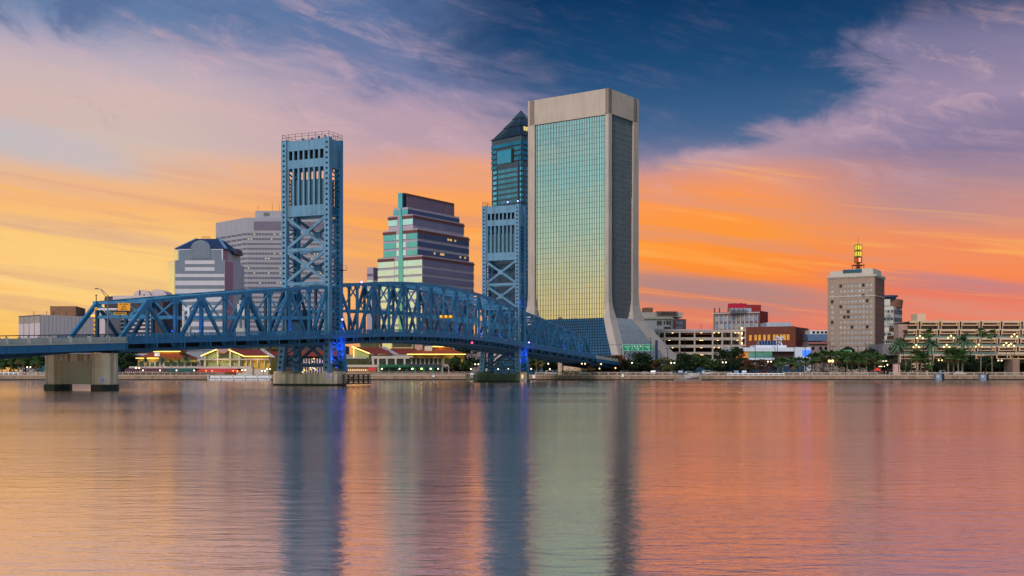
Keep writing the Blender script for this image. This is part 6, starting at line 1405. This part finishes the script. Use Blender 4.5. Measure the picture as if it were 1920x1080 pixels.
def palm_proto(seed, h, kind='sabal'):
    rnd = random.Random(seed); r = thing('palm_tree', (0, 0, 0), 'palm', 'palm tree'); mb = MB()
    n = 6; pts = [V((sin(i*.5+seed)*.12, 0, h*i/n-.1)) for i in range(n+1)]
    for a, b in zip(pts, pts[1:]): mb.cyl(a, b, .24 if kind != 'tall' else .2, .2, 7)
    mb.build('trunk', mat('palm_bark', (128, 112, 94), .9, 0, .2, 2), r, origin=V((0, 0, 0)))
    top = pts[-1]; mb = MB(); dd = MB()
    nf, L = {'sabal': (50, 2.6), 'date': (60, 4.6), 'tall': (44, 2.3)}[kind]
    for i in range(nf):
        a = rnd.uniform(0, 2*pi); el = rnd.uniform(-1.0, 1.35) if kind != 'date' else rnd.uniform(-.7, 1.3)
        tgt = dd if el < -.75 else mb
        d = V((cos(a)*cos(el), sin(a)*cos(el), sin(el))); side = V((-sin(a), cos(a), 0)); l = L*rnd.uniform(.8, 1.1)
        if kind == 'date':
            prev = top; 
            for s_ in range(6):
                t0, t1 = s_/6, (s_+1)/6
                p0 = top+d*l*t0-V((0, 0, 1))*(l*.42*t0**2); p1 = top+d*l*t1-V((0, 0, 1))*(l*.42*t1**2)
                for sg in (-1, 1):
                    w = .75*(1-.55*t1); tgt.poly([p0, p1, p1+side*sg*w*.9+d*.25-V((0, 0, .3)), p0+side*sg*w*.35+d*.1-V((0, 0, .12))])
        else:
            c = top+d*l*.55; m_ = 7
            for j in range(m_):
                an = (j-(m_-1)/2)*.34; q_ = (d*cos(an)+side*sin(an)); tip = c+q_*l*.52-V((0, 0, l*.14)); wv = (side*cos(an)-d*sin(an))*.14
                tgt.poly([c-wv*.4, c+q_*l*.3-wv, tip, c+q_*l*.3+wv, c+wv*.4])
            tgt.bar(top, c, .06)
    mb.build('crown', leafmat('palm_green', (70, 96, 50)) if kind != 'date' else leafmat('date_green', (86, 112, 84)), r, origin=V((0, 0, 0)))
    if kind != 'tall':
        for k in range(8): a = rnd.uniform(0, 2*pi); dd.poly([top, top+V((cos(a)*.5, sin(a)*.5, -.3)), top+V((cos(a)*.6, sin(a)*.6, -1.6)), top+V((cos(a+.4)*.3, sin(a+.4)*.3, -1.2))])
        dd.build('dead_fronds', leafmat('frond_brown', (104, 80, 46)), r, origin=V((0, 0, 0)))
    return r
used = set()
def place(proto, px, D, label, group, scale=1.0, z=G0):
    o = proto if proto.name not in used else copy_tree(proto); used.add(proto.name)
    o.location = (PX(px, D), D, z); o.scale = (scale,)*3; o.rotation_euler.z = random.uniform(0, 6.28)
    tag(o, label, None, group); return o
oakA = tree_proto(1, 5.6, 3.4, 8.6, 1500, lfs[0]); oakB = tree_proto(2, 4.6, 3.2, 7.8, 1200, lfs[1], .24); bareC = tree_proto(3, 4.6, 3.2, 7.2, 700, lfs[3], .2); olvD = tree_proto(4, 3.6, 3.0, 6.8, 900, lfs[2], .2); bigE = tree_proto(5, 7.2, 4.8, 12.4, 2200, lfs[0], .4)
GL = 'trees on the left bank'; GR = 'trees along the right bank'
LT = [(-6, 462, bigE, 'dark tree at the extreme left edge of the bank'), (20, 466, bigE, 'large dark tree left of the four slim palms'), (48, 468, bigE, 'large dark tree standing behind the white lamp at far left'), (68, 462, bigE, 'large dark tree just left of the concrete pier'), (232, 470, bigE, 'dark tree immediately right of the left pier'), (250, 464, oakA, 'dark tree left of the yellow lit pavilion'),
      (866, 446, oakB, 'green tree at the right corner of the golden pavilion'), (878, 462, bigE, 'tall tree between the golden pavilion and the far tower'),
      (1000, 452, oakB, 'tree just right of the far tower legs'), (1020, 460, oakB, 'tree behind the palms left of the abutment'), (1038, 452, oakA, 'dark round tree left of the concrete abutment')]
for p, D, t, l in LT: place(t, p, D, l, GL)
RT = [(1125, 452, oakB, .72, 'small dark tree at the end of the bridge truss'), (1135, 446, bareC, 1.05, 'brownish thin tree under the bridge end'), (1150, 448, bareC, 1.1, 'reddish brown tree left of the green road sign posts'), (1168, 452, bareC, .85, 'low brown tree below the left part of the green road sign'),
      (1196, 452, oakA, 1.05, 'dark full tree below the middle of the green road sign'), (1212, 456, oakA, .95, 'dark tree right below the green road sign'), (1228, 450, bareC, .85, 'rusty small tree right of the dark full tree'), (1243, 448, olvD, 1.0, 'olive tree beside the double lamp under the flared leg'),
      (1263, 470, olvD, .9, 'small olive tree behind the double lamp'), (1284, 450, oakA, 1.0, 'dark tree below the left end of the garage'), (1302, 456, oakA, .98, 'dark tree below the middle of the garage'), (1322, 448, oakB, 1.1, 'grey green tree in front of the garage'), (1338, 452, oakB, 1.08, 'grey green tree right of centre of the garage'),
      (1358, 470, bigE, .85, 'tall dark tree at the left corner of the white museum'), (1376, 462, bigE, .92, 'largest dark tree in front of the white museum'), (1392, 458, oakA, .8, 'dark tree under the orange lit museum wall'), (1407, 446, bareC, .85, 'russet tree in front of the museum glass'), (1424, 446, bareC, .85, 'russet tree below the right half of the museum glass'), (1442, 448, bareC, .8, 'thin brown tree left of the first palm'),
      (1660, 470, oakA, 1.0, 'dark tree at the foot of the cream tower'), (1585, 478, bigE, .95, 'dark tree behind the second green road sign'), (1628, 476, bigE, .88, 'dark tree right of the second green road sign'), (1612, 472, oakA, 1.1, 'dark tree behind the lamp standards of the brick tower'),
      (1700, 468, oakB, .8, 'low bush like tree left of the terraced building'), (1770, 466, oakA, .85, 'dark tree beneath the terrace, left one'), (1796, 468, oakA, .9, 'dark tree beneath the terrace, behind the white car'), (1822, 466, oakA, .95, 'dark tree beneath the terrace left of the leaning trunk'), (1848, 468, oakA, .9, 'dark tree beneath the terrace left of the pedestal'), (1896, 470, oakB, .75, 'dark tree between the two concrete pedestals')]
for p, D, t, s, l in RT: place(t, p, D, l, GR, s)
sB = palm_proto(12, 6.2); sC = palm_proto(13, 4.4); dA = palm_proto(14, 11.6, 'date'); tA = palm_proto(15, 15.4, 'tall')
GP = 'sabal palms on the bank'
PT = [(4, 436, sC, 1, 'palm at the left edge of the picture'), (21, 436, sB, .95, 'slim palm, first of the four left of the white lamp'), (26, 438, sC, 1, 'shorter slim palm of the left group'), (34, 437, sB, 1.1, 'tallest slim palm left of the white lamp'), (43, 436, sB, 1.0, 'slim palm nearest the white lamp at far left'), (69, 436, sC, 1.15, 'round headed palm beside the teal shelter'),
      (990, 440, sB, .9, 'palm just right of the far tower pier'), (1006, 442, sB, 1.0, 'palm below the right truss span, second from the far tower'), (1016, 440, sB, .9, 'palm below the right truss span nearest the abutment'),
      (1458, 446, sB, .85, 'palm in front of the white museum recess'), (1468, 444, sB, .85, 'palm below the white sculpture'), (1480, 446, sB, .9, 'palm below the blue lit panel'), (1490, 442, sC, 1.1, 'short palm right of the white museum'), (1500, 448, sB, .88, 'palm beneath the museum end wall'), (1512, 444, sB, .85, 'palm below the blue roofed block'), (1522, 450, sB, 1.05, 'tall palm below the blue roofed block'),
      (1532, 444, sB, 1.1, 'palm left of the yellow lamp'), (1545, 448, sB, 1.2, 'palm touching the yellow lamp'), (1556, 450, sB, 1.2, 'palm right behind the yellow lamp'), (1568, 444, sB, 1.15, 'palm right of the yellow lamp'), (1578, 450, sB, 1.2, 'palm below the left half of the second green sign'), (1588, 444, sB, 1.15, 'palm below the second green sign'), (1597, 448, sB, 1.1, 'palm with a reddish trunk below the brick tower'),
      (1610, 446, sB, 1.05, 'palm below the right part of the brick tower'), (1624, 444, sB, 1.05, 'rounded palm left of the cafe string lights'), (1640, 450, sB, 1.15, 'palm behind the red cafe umbrella'), (1650, 446, sB, 1.0, 'palm between the brick tower and the red umbrella'),
      (1719, 438, sB, 1.2, 'left palm of the grove in front of the terraced building'), (1727, 440, sB, 1.15, 'second palm of the grove in front of the terraced building'), (1734, 444, sB, 1.1, 'third palm of the grove in front of the terraced building'), (1742, 440, sC, .95, 'short bushy palm right of the terrace grove'), (1778, 438, sB, 1.25, 'left palm of the right grove below the triple lamps'), (1788, 440, sB, 1.3, 'middle palm of the right grove below the triple lamps'), (1797, 438, sB, 1.15, 'palm with brown skirt behind the white car'), (1804, 440, sB, 1.25, 'right palm of the grove above the white car')]
for p, D, t, s, l in PT: place(t, p, D, l, GP, s)
for p, D, t, s, l in [(1685, 436, dA, 1.05, 'big feathery palm left of the terraced building'), (1747, 446, dA, 1.1, 'big feathery palm in front of the terrace, the middle of three'), (1806, 444, dA, 1.2, 'big feathery palm right of the terrace centre'), (264, 440, dA, .4, 'small feathery palm at the left end of the orange roofed pavilion'), (273, 436, dA, .5, 'feathery palm in front of the lit yellow wall'), (304, 436, dA, .52, 'feathery palm beside the white roof sign'), (321, 438, dA, .45, 'feathery palm left of the green awning'), (336, 438, dA, .44, 'feathery palm over the green awning'), (349, 436, dA, .54, 'feathery palm right of the pavilion roof')]: place(t, p, D, l, 'feathery palms on the bank', s)
for p, D, t, s, l in [(1741, 450, tA, 1.08, 'tall thin palm in front of the upper terrace'), (1839, 440, tA, 1.08, 'tall palm with a pale trunk right of the terrace centre'), (1860, 446, tA, 1.06, 'tall palm with a dark thin trunk at right'), (1709, 446, tA, .72, 'shorter thin palm at the left end of the terrace'), (1698, 452, tA, .8, 'tall thin palm behind the big feathery palm')]: place(t, p, D, l, 'tall thin palms at right', s)
# hedges
def hedge(p0, p1, D, h, label, lm=0):
    rnd = random.Random(int(p0)); mb = MB(); x0, x1 = PX(p0, D), PX(p1, D)
    for i in range(int((x1-x0)*26)):
        p = V((rnd.uniform(x0, x1), D+rnd.uniform(-1, 1), G0+h*rnd.uniform(.05, 1)*rnd.uniform(.7, 1))); a = V((rnd.uniform(-1, 1), rnd.uniform(-1, 1), rnd.uniform(-1, 1))).normalized()*.38; b = a.cross(V((rnd.uniform(-1, 1), .3, rnd.uniform(-1, 1)))).normalized()*.3
        mb.poly([p-a, p-b, p+a, p+b])
    tag(mb.build('hedge', lfs[lm]), label, 'hedge')
hedge(1052, 1122, 446, 1.9, 'low dark hedge in front of the concrete abutment'); hedge(-40, 84, 478, 10.5, 'dense dark shrubbery behind the left trees'); hedge(218, 262, 476, 9, 'dense shrubbery left of the pavilion'); hedge(1168, 1240, 500, 11.2, 'dark planting at the foot of the lattice skirt'); hedge(884, 1052, 500, 10, 'dark greenery under the right truss span'); hedge(1690, 1735, 440, 1.8, 'low hedge left of the terrace palms')
hedge(1445, 1690, 490, 8, 'dense greenery behind the palm row'); hedge(1750, 1870, 476, 8.5, 'dark planting beneath the terrace')
# ================================================================ lamps, poles, road signs
polem = mat('lamp_pole', (40, 42, 44), .5, .3)
def globe_lamp(px, y, D, n, label, warm=0, r=.27, group='globe lamps on the bank'):
    x, zt = PX(px, D), PZ(y, D); o = thing('globe_lamp', (x, D, G0), label, 'street lamp', group)
    m = MB(); m.cyl((x, D, G0), (x, D, zt-.3), .1, .06, 6)
    offs = {1: [0], 2: [-.62, .62], 3: [-1.15, 0, 1.15]}[n]
    m.bar((x+offs[0], D, zt-.4), (x+offs[-1], D, zt-.4), .08) if n > 1 else None
    m.build('pole', polem, o)
    for dx in offs:
        m = MB(); m.ball((x+dx, D, zt+(.85 if n == 3 and dx == 0 else 0)), r, 8, 6)
        m.build('globe', mat('globe_warm', (255, 214, 140), .5, emit=(255, 205, 120), estr=3) if warm else bulb, o)
lst = [(54, 688.5, 2, 'double white lamp among the slim palms at far left'), (268, 694.5, 1, 'single lamp in front of the maroon awning, left one'), (300, 694.5, 1, 'single lamp in front of the maroon awning, right one'), (331, 694.5, 1, 'single lamp in front of the green awning, left one'), (364, 694.5, 1, 'single lamp at the right end of the green awning'), (258, 690, 2, 'double lamp just left of the pavilion'),
       (457, 694, 2, 'double lamp in front of the market service block'), (494, 695.5, 2, 'double lamp left of the near tower pier'), (503.5, 692, 2, 'double lamp close to the near tower leg'), (894, 683, 2, 'double lamp between the golden pavilion and the far tower'), (883, 692, 1, 'single lamp at the right end of the pavilion undercroft'),
       (934, 692, 1, 'lamp seen through the far tower legs, left one'), (953, 691, 1, 'lamp seen through the far tower legs, right one'), (996, 691.5, 1, 'lamp right of the far tower'), (1028, 682, 1, 'lamp among the trees left of the abutment'), (1031, 692, 1, 'low lamp among the trees left of the abutment'), (1094, 682, 2, 'double lamp in front of the concrete abutment'), (1124, 691, 1, 'lamp at the right end of the abutment'),
       (1127, 682.5, 1, 'upper lamp within the brown trees'), (1154, 690, 1, 'amber lamp within the brown trees'), (1185, 680.5, 1, 'lamp left of the dark full tree'), (1261.5, 680.5, 2, 'double lamp below the flared leg'), (1358, 679.5, 2, 'double lamp in front of the tall dark tree'), (1443, 678, 2, 'double lamp left of the palm row'), (1558, 677, 2, 'yellow double lamp inside the palm row'), (1664, 684, 1, 'lamp right of the cafe string lights'),
       (1763, 675.5, 2, 'low double lamp in front of the terrace'), (1875, 676, 2, 'double lamp right of the first pedestal')]
for i, (p, y, n, l) in enumerate(lst): globe_lamp(p, y, 432+(i % 3)*2, n, l, 1 if p in (1558, 1154, 1763) else 0, .5 if p == 1558 else .27)
for p, y, l in ((1725, 634, 'triple globe lamp at the upper left of the terrace'), (1718, 651, 'triple globe lamp at the lower left of the terrace'), (1783, 633.5, 'triple globe lamp at the upper middle of the terrace'), (1775, 650.5, 'triple globe lamp at the lower middle of the terrace'), (1835, 650, 'triple globe lamp beside the tall pale trunk'), (1887, 647, 'left triple globe lamp of the close pair at right'), (1896, 648.5, 'right triple globe lamp of the close pair at right'), (1902, 631, 'highest triple globe lamp at the far right')):
    globe_lamp(p, y, 462, 3, l, 1, .34, 'triple globe lamps by the terrace')
def box_pole(px, y, D, kind, label):
    x, zt = PX(px, D), PZ(y, D); o = thing('lamp_standard', (x, D, G0), label, 'lamp post', 'dark lamp standards')
    m = MB(); m.cyl((x, D, G0), (x, D, zt), .16, .11, 6); m.build('pole', polem, o)
    m = MB()
    if kind == 2: m.box(x-1.2, x+1.2, D-.2, D+.2, zt-.1, zt+.12)
    elif kind == 1: m.box(x-1.0, x+.1, D-.15, D+.15, zt-.08, zt+.1)
    else: m.box(x-.1, x+1.6, D-.12, D+.12, zt-.06, zt+.1)
    m.build('lamp_head', black, o)
for p, y, k, l in ((1165.5, 654.5, 1, 'dark lamp standard at the left end of the green road sign'), (1220, 634, 1, 'dark lamp standard rising through the right end of the green road sign'), (1252, 653, 1, 'dark lamp standard in front of the lattice skirt'), (1270, 661.5, 2, 'short twin headed standard below the flared leg'), (1276, 649, 0, 'curved lamp standard at the foot of the flared leg'), (1284.5, 636, 1, 'tall lamp standard in front of the left garage'), (1343.5, 641, 1, 'tall lamp standard in front of the garage stair'), (1370.5, 640, 1, 'lamp standard at the garage corner'), (1416, 650, 1, 'dark pole in front of the museum glass'), (1453, 650, 1, 'lamp standard left of the museum recess'), (1457.5, 634, 1, 'tall pole beside the white sculpture'), (1489, 651, 1, 'dark pole at the museum white block'), (1510, 652, 1, 'dark pole in front of the blue lit panel'),
                   (1556, 642, 1, 'lamp standard at the left edge of the brick tower'), (1561.5, 650, 2, 'twin headed standard left of the second green sign'), (1609, 650.5, 1, 'lamp standard right of the second green sign'), (1624, 645, 1, 'tall plain pole in front of the brick tower'), (1630, 652, 2, 'twin headed standard in front of the brick tower'), (1646, 645, 1, 'lamp standard at the right edge of the brick tower'), (1676, 654, 1, 'dark pole below the cream tower'), (1694, 649, 0, 'lamp post at the left end of the terrace')):
    box_pole(p, y, 455, k, l)
x = PX(1206.5, 470); m = MB(); m.box(PX(1229, 470), PX(1233.5, 470), 470, 471, G0, PZ(638, 470)); tag(m.build('pylon', mat('navy_pylon', (30, 44, 76), .6)), 'thick navy pylon in front of the lattice skirt', 'pylon')
sgn = mat('road_sign_green', (0, 120, 86), .5, 0, .05, emit=(0, 110, 80), estr=.25); sgw = mat('road_sign_white', (200, 236, 220), .5)
def gantry(p0, p1, y0, y1, D, parts, label):
    x0, x1, z0, z1 = PX(p0, D), PX(p1, D), PZ(y1, D), PZ(y0, D)
    r = thing('road_sign', ((x0+x1)/2, D, G0), label, 'road sign')
    for i, (a, b) in enumerate(parts):
        xa, xb = PX(a, D), PX(b, D); m = MB(); m.box(xa+.05, xb-.05, D, D+.15, z0, z1); pn = m.build('panel', sgn, r)
        m = MB(); t = .09
        m.box(xa+.12, xb-.12, D-.03, D-.005, z0+.08, z0+.08+t); m.box(xa+.12, xb-.12, D-.03, D-.005, z1-.08-t, z1-.08); m.box(xa+.12, xa+.12+t, D-.03, D-.005, z0+.2, z1-.2); m.box(xb-.12-t, xb-.12, D-.03, D-.005, z0+.2, z1-.2)
        m.build('border', sgw, pn)
        w, h = xb-xa, z1-z0; cx = (xa+xb)/2
        if i == 1:
            for k in (-.28, 0, .28): m = MB(); m.cyl((cx+w*k, D-.05, z0+h*.68), (cx+w*k, D-.005, z0+h*.68), .34, n=10); m.build('shield', sgw, pn)
            m = MB(); m.box(cx-w*.25, cx+w*.2, D-.03, D-.005, z0+h*.36, z0+h*.44); m.build('legend_line', sgw, pn)
        else:
            for k, (aa, bb) in enumerate(((-.34, .34), (-.2, .22))): m = MB(); m.box(cx+w*aa, cx+w*bb, D-.03, D-.005, z0+h*(.66-.22*k), z0+h*(.72-.22*k)); m.build('legend_line', sgw, pn)
        ax = cx+(w*.05 if i < 2 else w*.1)
        m = MB(); m.poly([(ax-.3, D-.03, z0+h*.22), (ax, D-.03, z0+h*.06), (ax+.3, D-.03, z0+h*.22)]); m.poly([(ax-.09, D-.031, z0+h*.20), (ax+.09, D-.031, z0+h*.20), (ax+.09, D-.031, z0+h*.33), (ax-.09, D-.031, z0+h*.33)]); m.build('arrow', sgw, pn)
    m = MB(); m.cyl((x0+1.0, D+.5, G0), (x0+1.0, D+.5, z1+.2), .2, .2, 8)
    for z in (z0+.2, z1-.2): m.bar((x0-(12 if p0 < 1200 and z > z0+1 else 0), D+.4, z), (x1, D+.4, z), .14)
    m.build('gantry', polem, r)
gantry(1167, 1224.5, 645.5, 658, 462, [(1167, 1185.5), (1185.5, 1205), (1205, 1224.5)], 'three panel green road sign with shields and arrows in front of the flared legs')
gantry(1571, 1597, 656, 667, 470, [(1571, 1586), (1586, 1597)], 'smaller green road sign above the palms below the brick tower')
# ================================================================ cars
def car_proto(kind):
    r = thing('parked_car', (0, 0, 0), 'car', 'car'); L, Wd, H = {'sedan': (4.6, 1.8, 1.42), 'suv': (4.7, 1.9, 1.75), 'pickup': (5.6, 1.95, 1.85)}[kind]
    hood = H*.56; prof = {'sedan': [(-2.3, .35), (2.3, .35), (2.3, .7), (1.2, hood), (.45, H), (-1.1, H), (-1.85, hood+.02), (-2.3, hood-.05)], 'suv': [(-2.35, .38), (2.35, .38), (2.35, .85), (1.3, hood+.05), (.6, H), (-2.0, H), (-2.3, hood+.05)], 'pickup': [(-2.8, .45), (2.8, .45), (2.8, 1.0), (1.6, hood+.05), (.9, H), (-.5, H), (-.75, hood), (-2.8, hood)]}[kind]
    m = MB(); m.hexa([(a, -Wd/2, b) for a, b in prof], [(a, Wd/2, b) for a, b in prof]); body = m.build('body', mat('paint_silver', (150, 154, 160), .3, .3), r, origin=V((0, 0, 0)))
    bm_ = body.modifiers.new('bevel', 'BEVEL'); bm_.width = .09; bm_.segments = 2
    m = MB(); ca, cb = ((-1.5, .9) if kind == 'sedan' else (-2.0, 1.05) if kind == 'suv' else (-.55, 1.35))
    for sg in (-1, 1):
        y = sg*(Wd/2+.01)
        m.poly([(ca, y, hood+.06), (cb-.1, y, hood+.06), (cb-.55, y, H-.1), (ca+.35, y, H-.1)])
    m.build('side_window', mat('car_glass', (20, 24, 30), .1, .6), r, origin=V((0, 0, 0)))
    for sx_ in (-1, 1):
        for sy in (-1, 1):
            m = MB(); m.cyl((sx_*L*.31, sy*(Wd/2-.2), .34), (sx_*L*.31, sy*(Wd/2+.03), .34), .34, n=12); wl_ = m.build('wheel', black, r, origin=V((0, 0, 0)))
            m = MB(); m.cyl((sx_*L*.31, sy*(Wd/2+.02), .34), (sx_*L*.31, sy*(Wd/2+.05), .34), .2, n=8); m.build('rim', concG, wl_, origin=V((0, 0, 0)))
    for sy in (-1, 1):
        m = MB(); m.box(L/2-.12, L/2+.02, sy*Wd*.36-.16, sy*Wd*.36+.16, hood*.62, hood*.8); m.build('headlight', mat('lens', (210, 212, 216), .2), r, origin=V((0, 0, 0)))
    return r
protos = {k: car_proto(k) for k in ('sedan', 'suv', 'pickup')}
def put_car(px, D, kind, paint, rot, label):
    p = protos[kind]; o = p if p.name not in used else copy_tree(p); used.add(p.name)
    o.location = (PX(px, D), D, G0+.03); o.rotation_euler.z = rot; tag(o, label, None, 'cars parked along the bank')
    for ch in o.children:
        if ch.name.startswith('body'):
            if ch.data.users > 1 or True: ch.data = ch.data.copy(); ch.data.materials[0] = paint
cm = lambda n, c: mat('paint_'+n, c, .3, .3, .05)
for p, k, c, rot, l in ((1033, 'suv', cm('white', (210, 210, 214)), 0, 'white van parked left of the abutment'), (1095, 'sedan', cm('white', (210, 210, 214)), .4, 'white car beneath the double lamp by the abutment'), (1173, 'suv', cm('greenish', (84, 110, 110)), .1, 'grey green van below the left end of the road sign'), (1211, 'sedan', cm('silver', (150, 154, 160)), .1, 'silver car left of the rusty small tree'), (1225, 'suv', cm('white', (210, 210, 214)), 1.4, 'white car under the rusty small tree'), (1242, 'suv', cm('charcoal', (70, 70, 80)), .2, 'charcoal car right of the rusty small tree'), (1263, 'sedan', cm('silver', (150, 154, 160)), .1, 'silver car beneath the double lamp below the flared leg'),
                        (1278, 'suv', cm('steel', (120, 128, 140)), 1.2, 'steel grey car below the left end of the garage'), (1292, 'sedan', cm('white', (210, 210, 214)), .3, 'white car behind the right gangway'), (1327, 'suv', cm('bright', (228, 228, 234)), .2, 'bright white car in front of the grey green tree'), (1341, 'sedan', cm('beige', (160, 148, 136)), 0, 'beige car left of the double lamp in the car park'), (1352, 'sedan', cm('dark', (46, 44, 46)), .1, 'black car under the double lamp in the car park'), (1366, 'sedan', cm('slate', (90, 84, 100)), .2, 'slate car beneath the tall dark tree'), (1380, 'suv', cm('bluegrey', (120, 136, 156)), 1.45, 'blue grey car facing the river, left of a pair'), (1397, 'suv', cm('paleblue', (140, 154, 176)), 1.2, 'pale blue grey car facing the river, right of a pair'), (1412, 'sedan', cm('maroon', (90, 36, 44)), .1, 'maroon car left of the red pickup'), (1430, 'pickup', cm('red', (110, 30, 36)), .05, 'dark red pickup behind the white guard rail'), (1453, 'sedan', cm('slate', (90, 84, 100)), .1, 'slate car at the right end of the white guard rail'),
                        (1516, 'sedan', cm('dark', (46, 44, 46)), .1, 'black car among the left palms'), (1548, 'suv', cm('dark', (46, 44, 46)), .1, 'black car in the middle of the palm row'), (1564, 'sedan', cm('silver', (150, 154, 160)), .1, 'silver car in the middle of the palm row'), (1765, 'pickup', cm('silver', (150, 154, 160)), 0, 'silver pickup above the left fender float'), (1800, 'sedan', cm('bright', (228, 228, 234)), .05, 'bright white car between the fender floats'), (1889, 'sedan', cm('greenish', (84, 110, 110)), .4, 'grey green car between the two pedestals')):
    put_car(p, 441 if p < 1700 else 436, k, c, rot, l)
# ================================================================ people
skin = mat('skin', (168, 120, 96), .6)
def person(px, D, shirt, trousers, label, face=0, pose=0):
    x = PX(px, D); r = thing('person', (x, D, G0), label, 'person'); me = bpy.data.meshes.new('body')
    j = [(0, 0, .95), (0, 0, 1.2), (0, 0, 1.42), (0, 0, 1.55), (0, -.02, 1.68), (.19, 0, 1.42), (.25, .02, 1.14), (.24, -.1, .88), (-.19, 0, 1.42), (-.25, .02, 1.14), (-.24, -.08, .88), (.1, 0, .9), (.12, .06+.1*pose, .5), (.12, -.05+.2*pose, .08), (-.1, 0, .9), (-.12, -.04-.1*pose, .5), (-.12, .05-.2*pose, .08), (.12, -.15+.2*pose, .04), (-.12, -.08-.2*pose, .04)]
    e = [(0, 1), (1, 2), (2, 3), (3, 4), (2, 5), (5, 6), (6, 7), (2, 8), (8, 9), (9, 10), (0, 11), (11, 12), (12, 13), (0, 14), (14, 15), (15, 16), (13, 17), (16, 18)]
    rad = [.15, .14, .15, .06, .11, .07, .05, .035, .07, .05, .035, .09, .065, .045, .09, .065, .045, .04, .04]
    me.from_pydata(j, e, []); o = bpy.data.objects.new('body', me); S.collection.objects.link(o); o.parent = r; o.rotation_euler.z = face
    md = o.modifiers.new('skin', 'SKIN'); o.modifiers.new('sub', 'SUBSURF').levels = 1
    for v_, q_ in zip(me.skin_vertices[0].data if me.skin_vertices else [], rad): v_.radius = (q_, q_)
    me.materials.append(shirt)
    m = MB(); m.ball((x, D, G0+1.74), .125, 8, 6); m.build('hair', mat('hair_dark', (40, 32, 28), .8), r)
    m = MB(); m.cyl((x, D, G0+.45), (x, D, G0+1.0), .16, .19, 8); m.build('trousers', trousers, r)
tr_ = mat('cloth_navy', (40, 44, 60), .9)
person(1661, 424.6, mat('cloth_white', (214, 212, 214), .9), tr_, 'person in a white top standing at the railing right of the brick tower', 1.2)
person(1655.5, 424.8, mat('cloth_red', (170, 40, 44), .9), tr_, 'person in a red top standing beside the one in white', .4)
person(1678, 425.4, mat('cloth_white', (214, 212, 214)), mat('cloth_grey', (120, 120, 126), .9), 'person in pale clothes walking left of the terraced building', 2.0, 1)
person(1511, 425.0, mat('cloth_pale', (200, 190, 180), .9), tr_, 'person in pale clothes on the promenade below the museum end wall', .3, 1)
person(1566, 425.0, mat('cloth_blue', (120, 140, 170), .9), tr_, 'person in blue walking in front of the palm row', 1.6, 1)
# cafe umbrella and string lights
D = 434; x = PX(1645, D); r = thing('cafe_umbrella', (x, D, G0), 'red lit cafe umbrella among the palms right of the brick tower', 'umbrella')
m = MB(); m.cyl((x, D, PZ(695, D)), (x, D, PZ(689.5, D)), 1.5, .1, 8); m.build('canopy', mat('red_canopy', (220, 50, 30), .7, emit=(230, 40, 20), estr=.4), r); m = MB(); m.cyl((x, D, G0), (x, D, PZ(690, D)), .05, n=6); m.build('pole', polem, r)
x = PX(1655, 446); r = thing('string_lights', (x, 446, PZ(688, 446)), 'double row of white string lights above the red umbrella', 'lights'); m = MB(); m.bar((x-2, 446, PZ(676.5, 446)), (x+2, 446, PZ(676.5, 446)), .05); m.bar((x-2, 446, PZ(686.5, 446)), (x+1.5, 446, PZ(686.5, 446)), .05); m.build('cable', black, r)
for a, y in ((-1.6, 677), (-1.0, 677), (-.2, 677), (.3, 677), (1.0, 677), (1.5, 677), (-1.5, 687), (-.9, 687), (-.4, 687), (.6, 687)): m = MB(); m.ball((x+a, 445.8, PZ(y, 446)), .17, 6, 4); m.build('bulb', bulb, r)
x = PX(1683, 436); m = MB(); m.prism([(x-1.6, 436), (x+.9, 436), (x+.9, 437), (x-1.6, 437)], G0, PZ(683, 436)); tag(m.build('kiosk', mat('pink_kiosk', (206, 158, 150), .7)), 'tall pink panel kiosk left of the terraced building', 'kiosk')
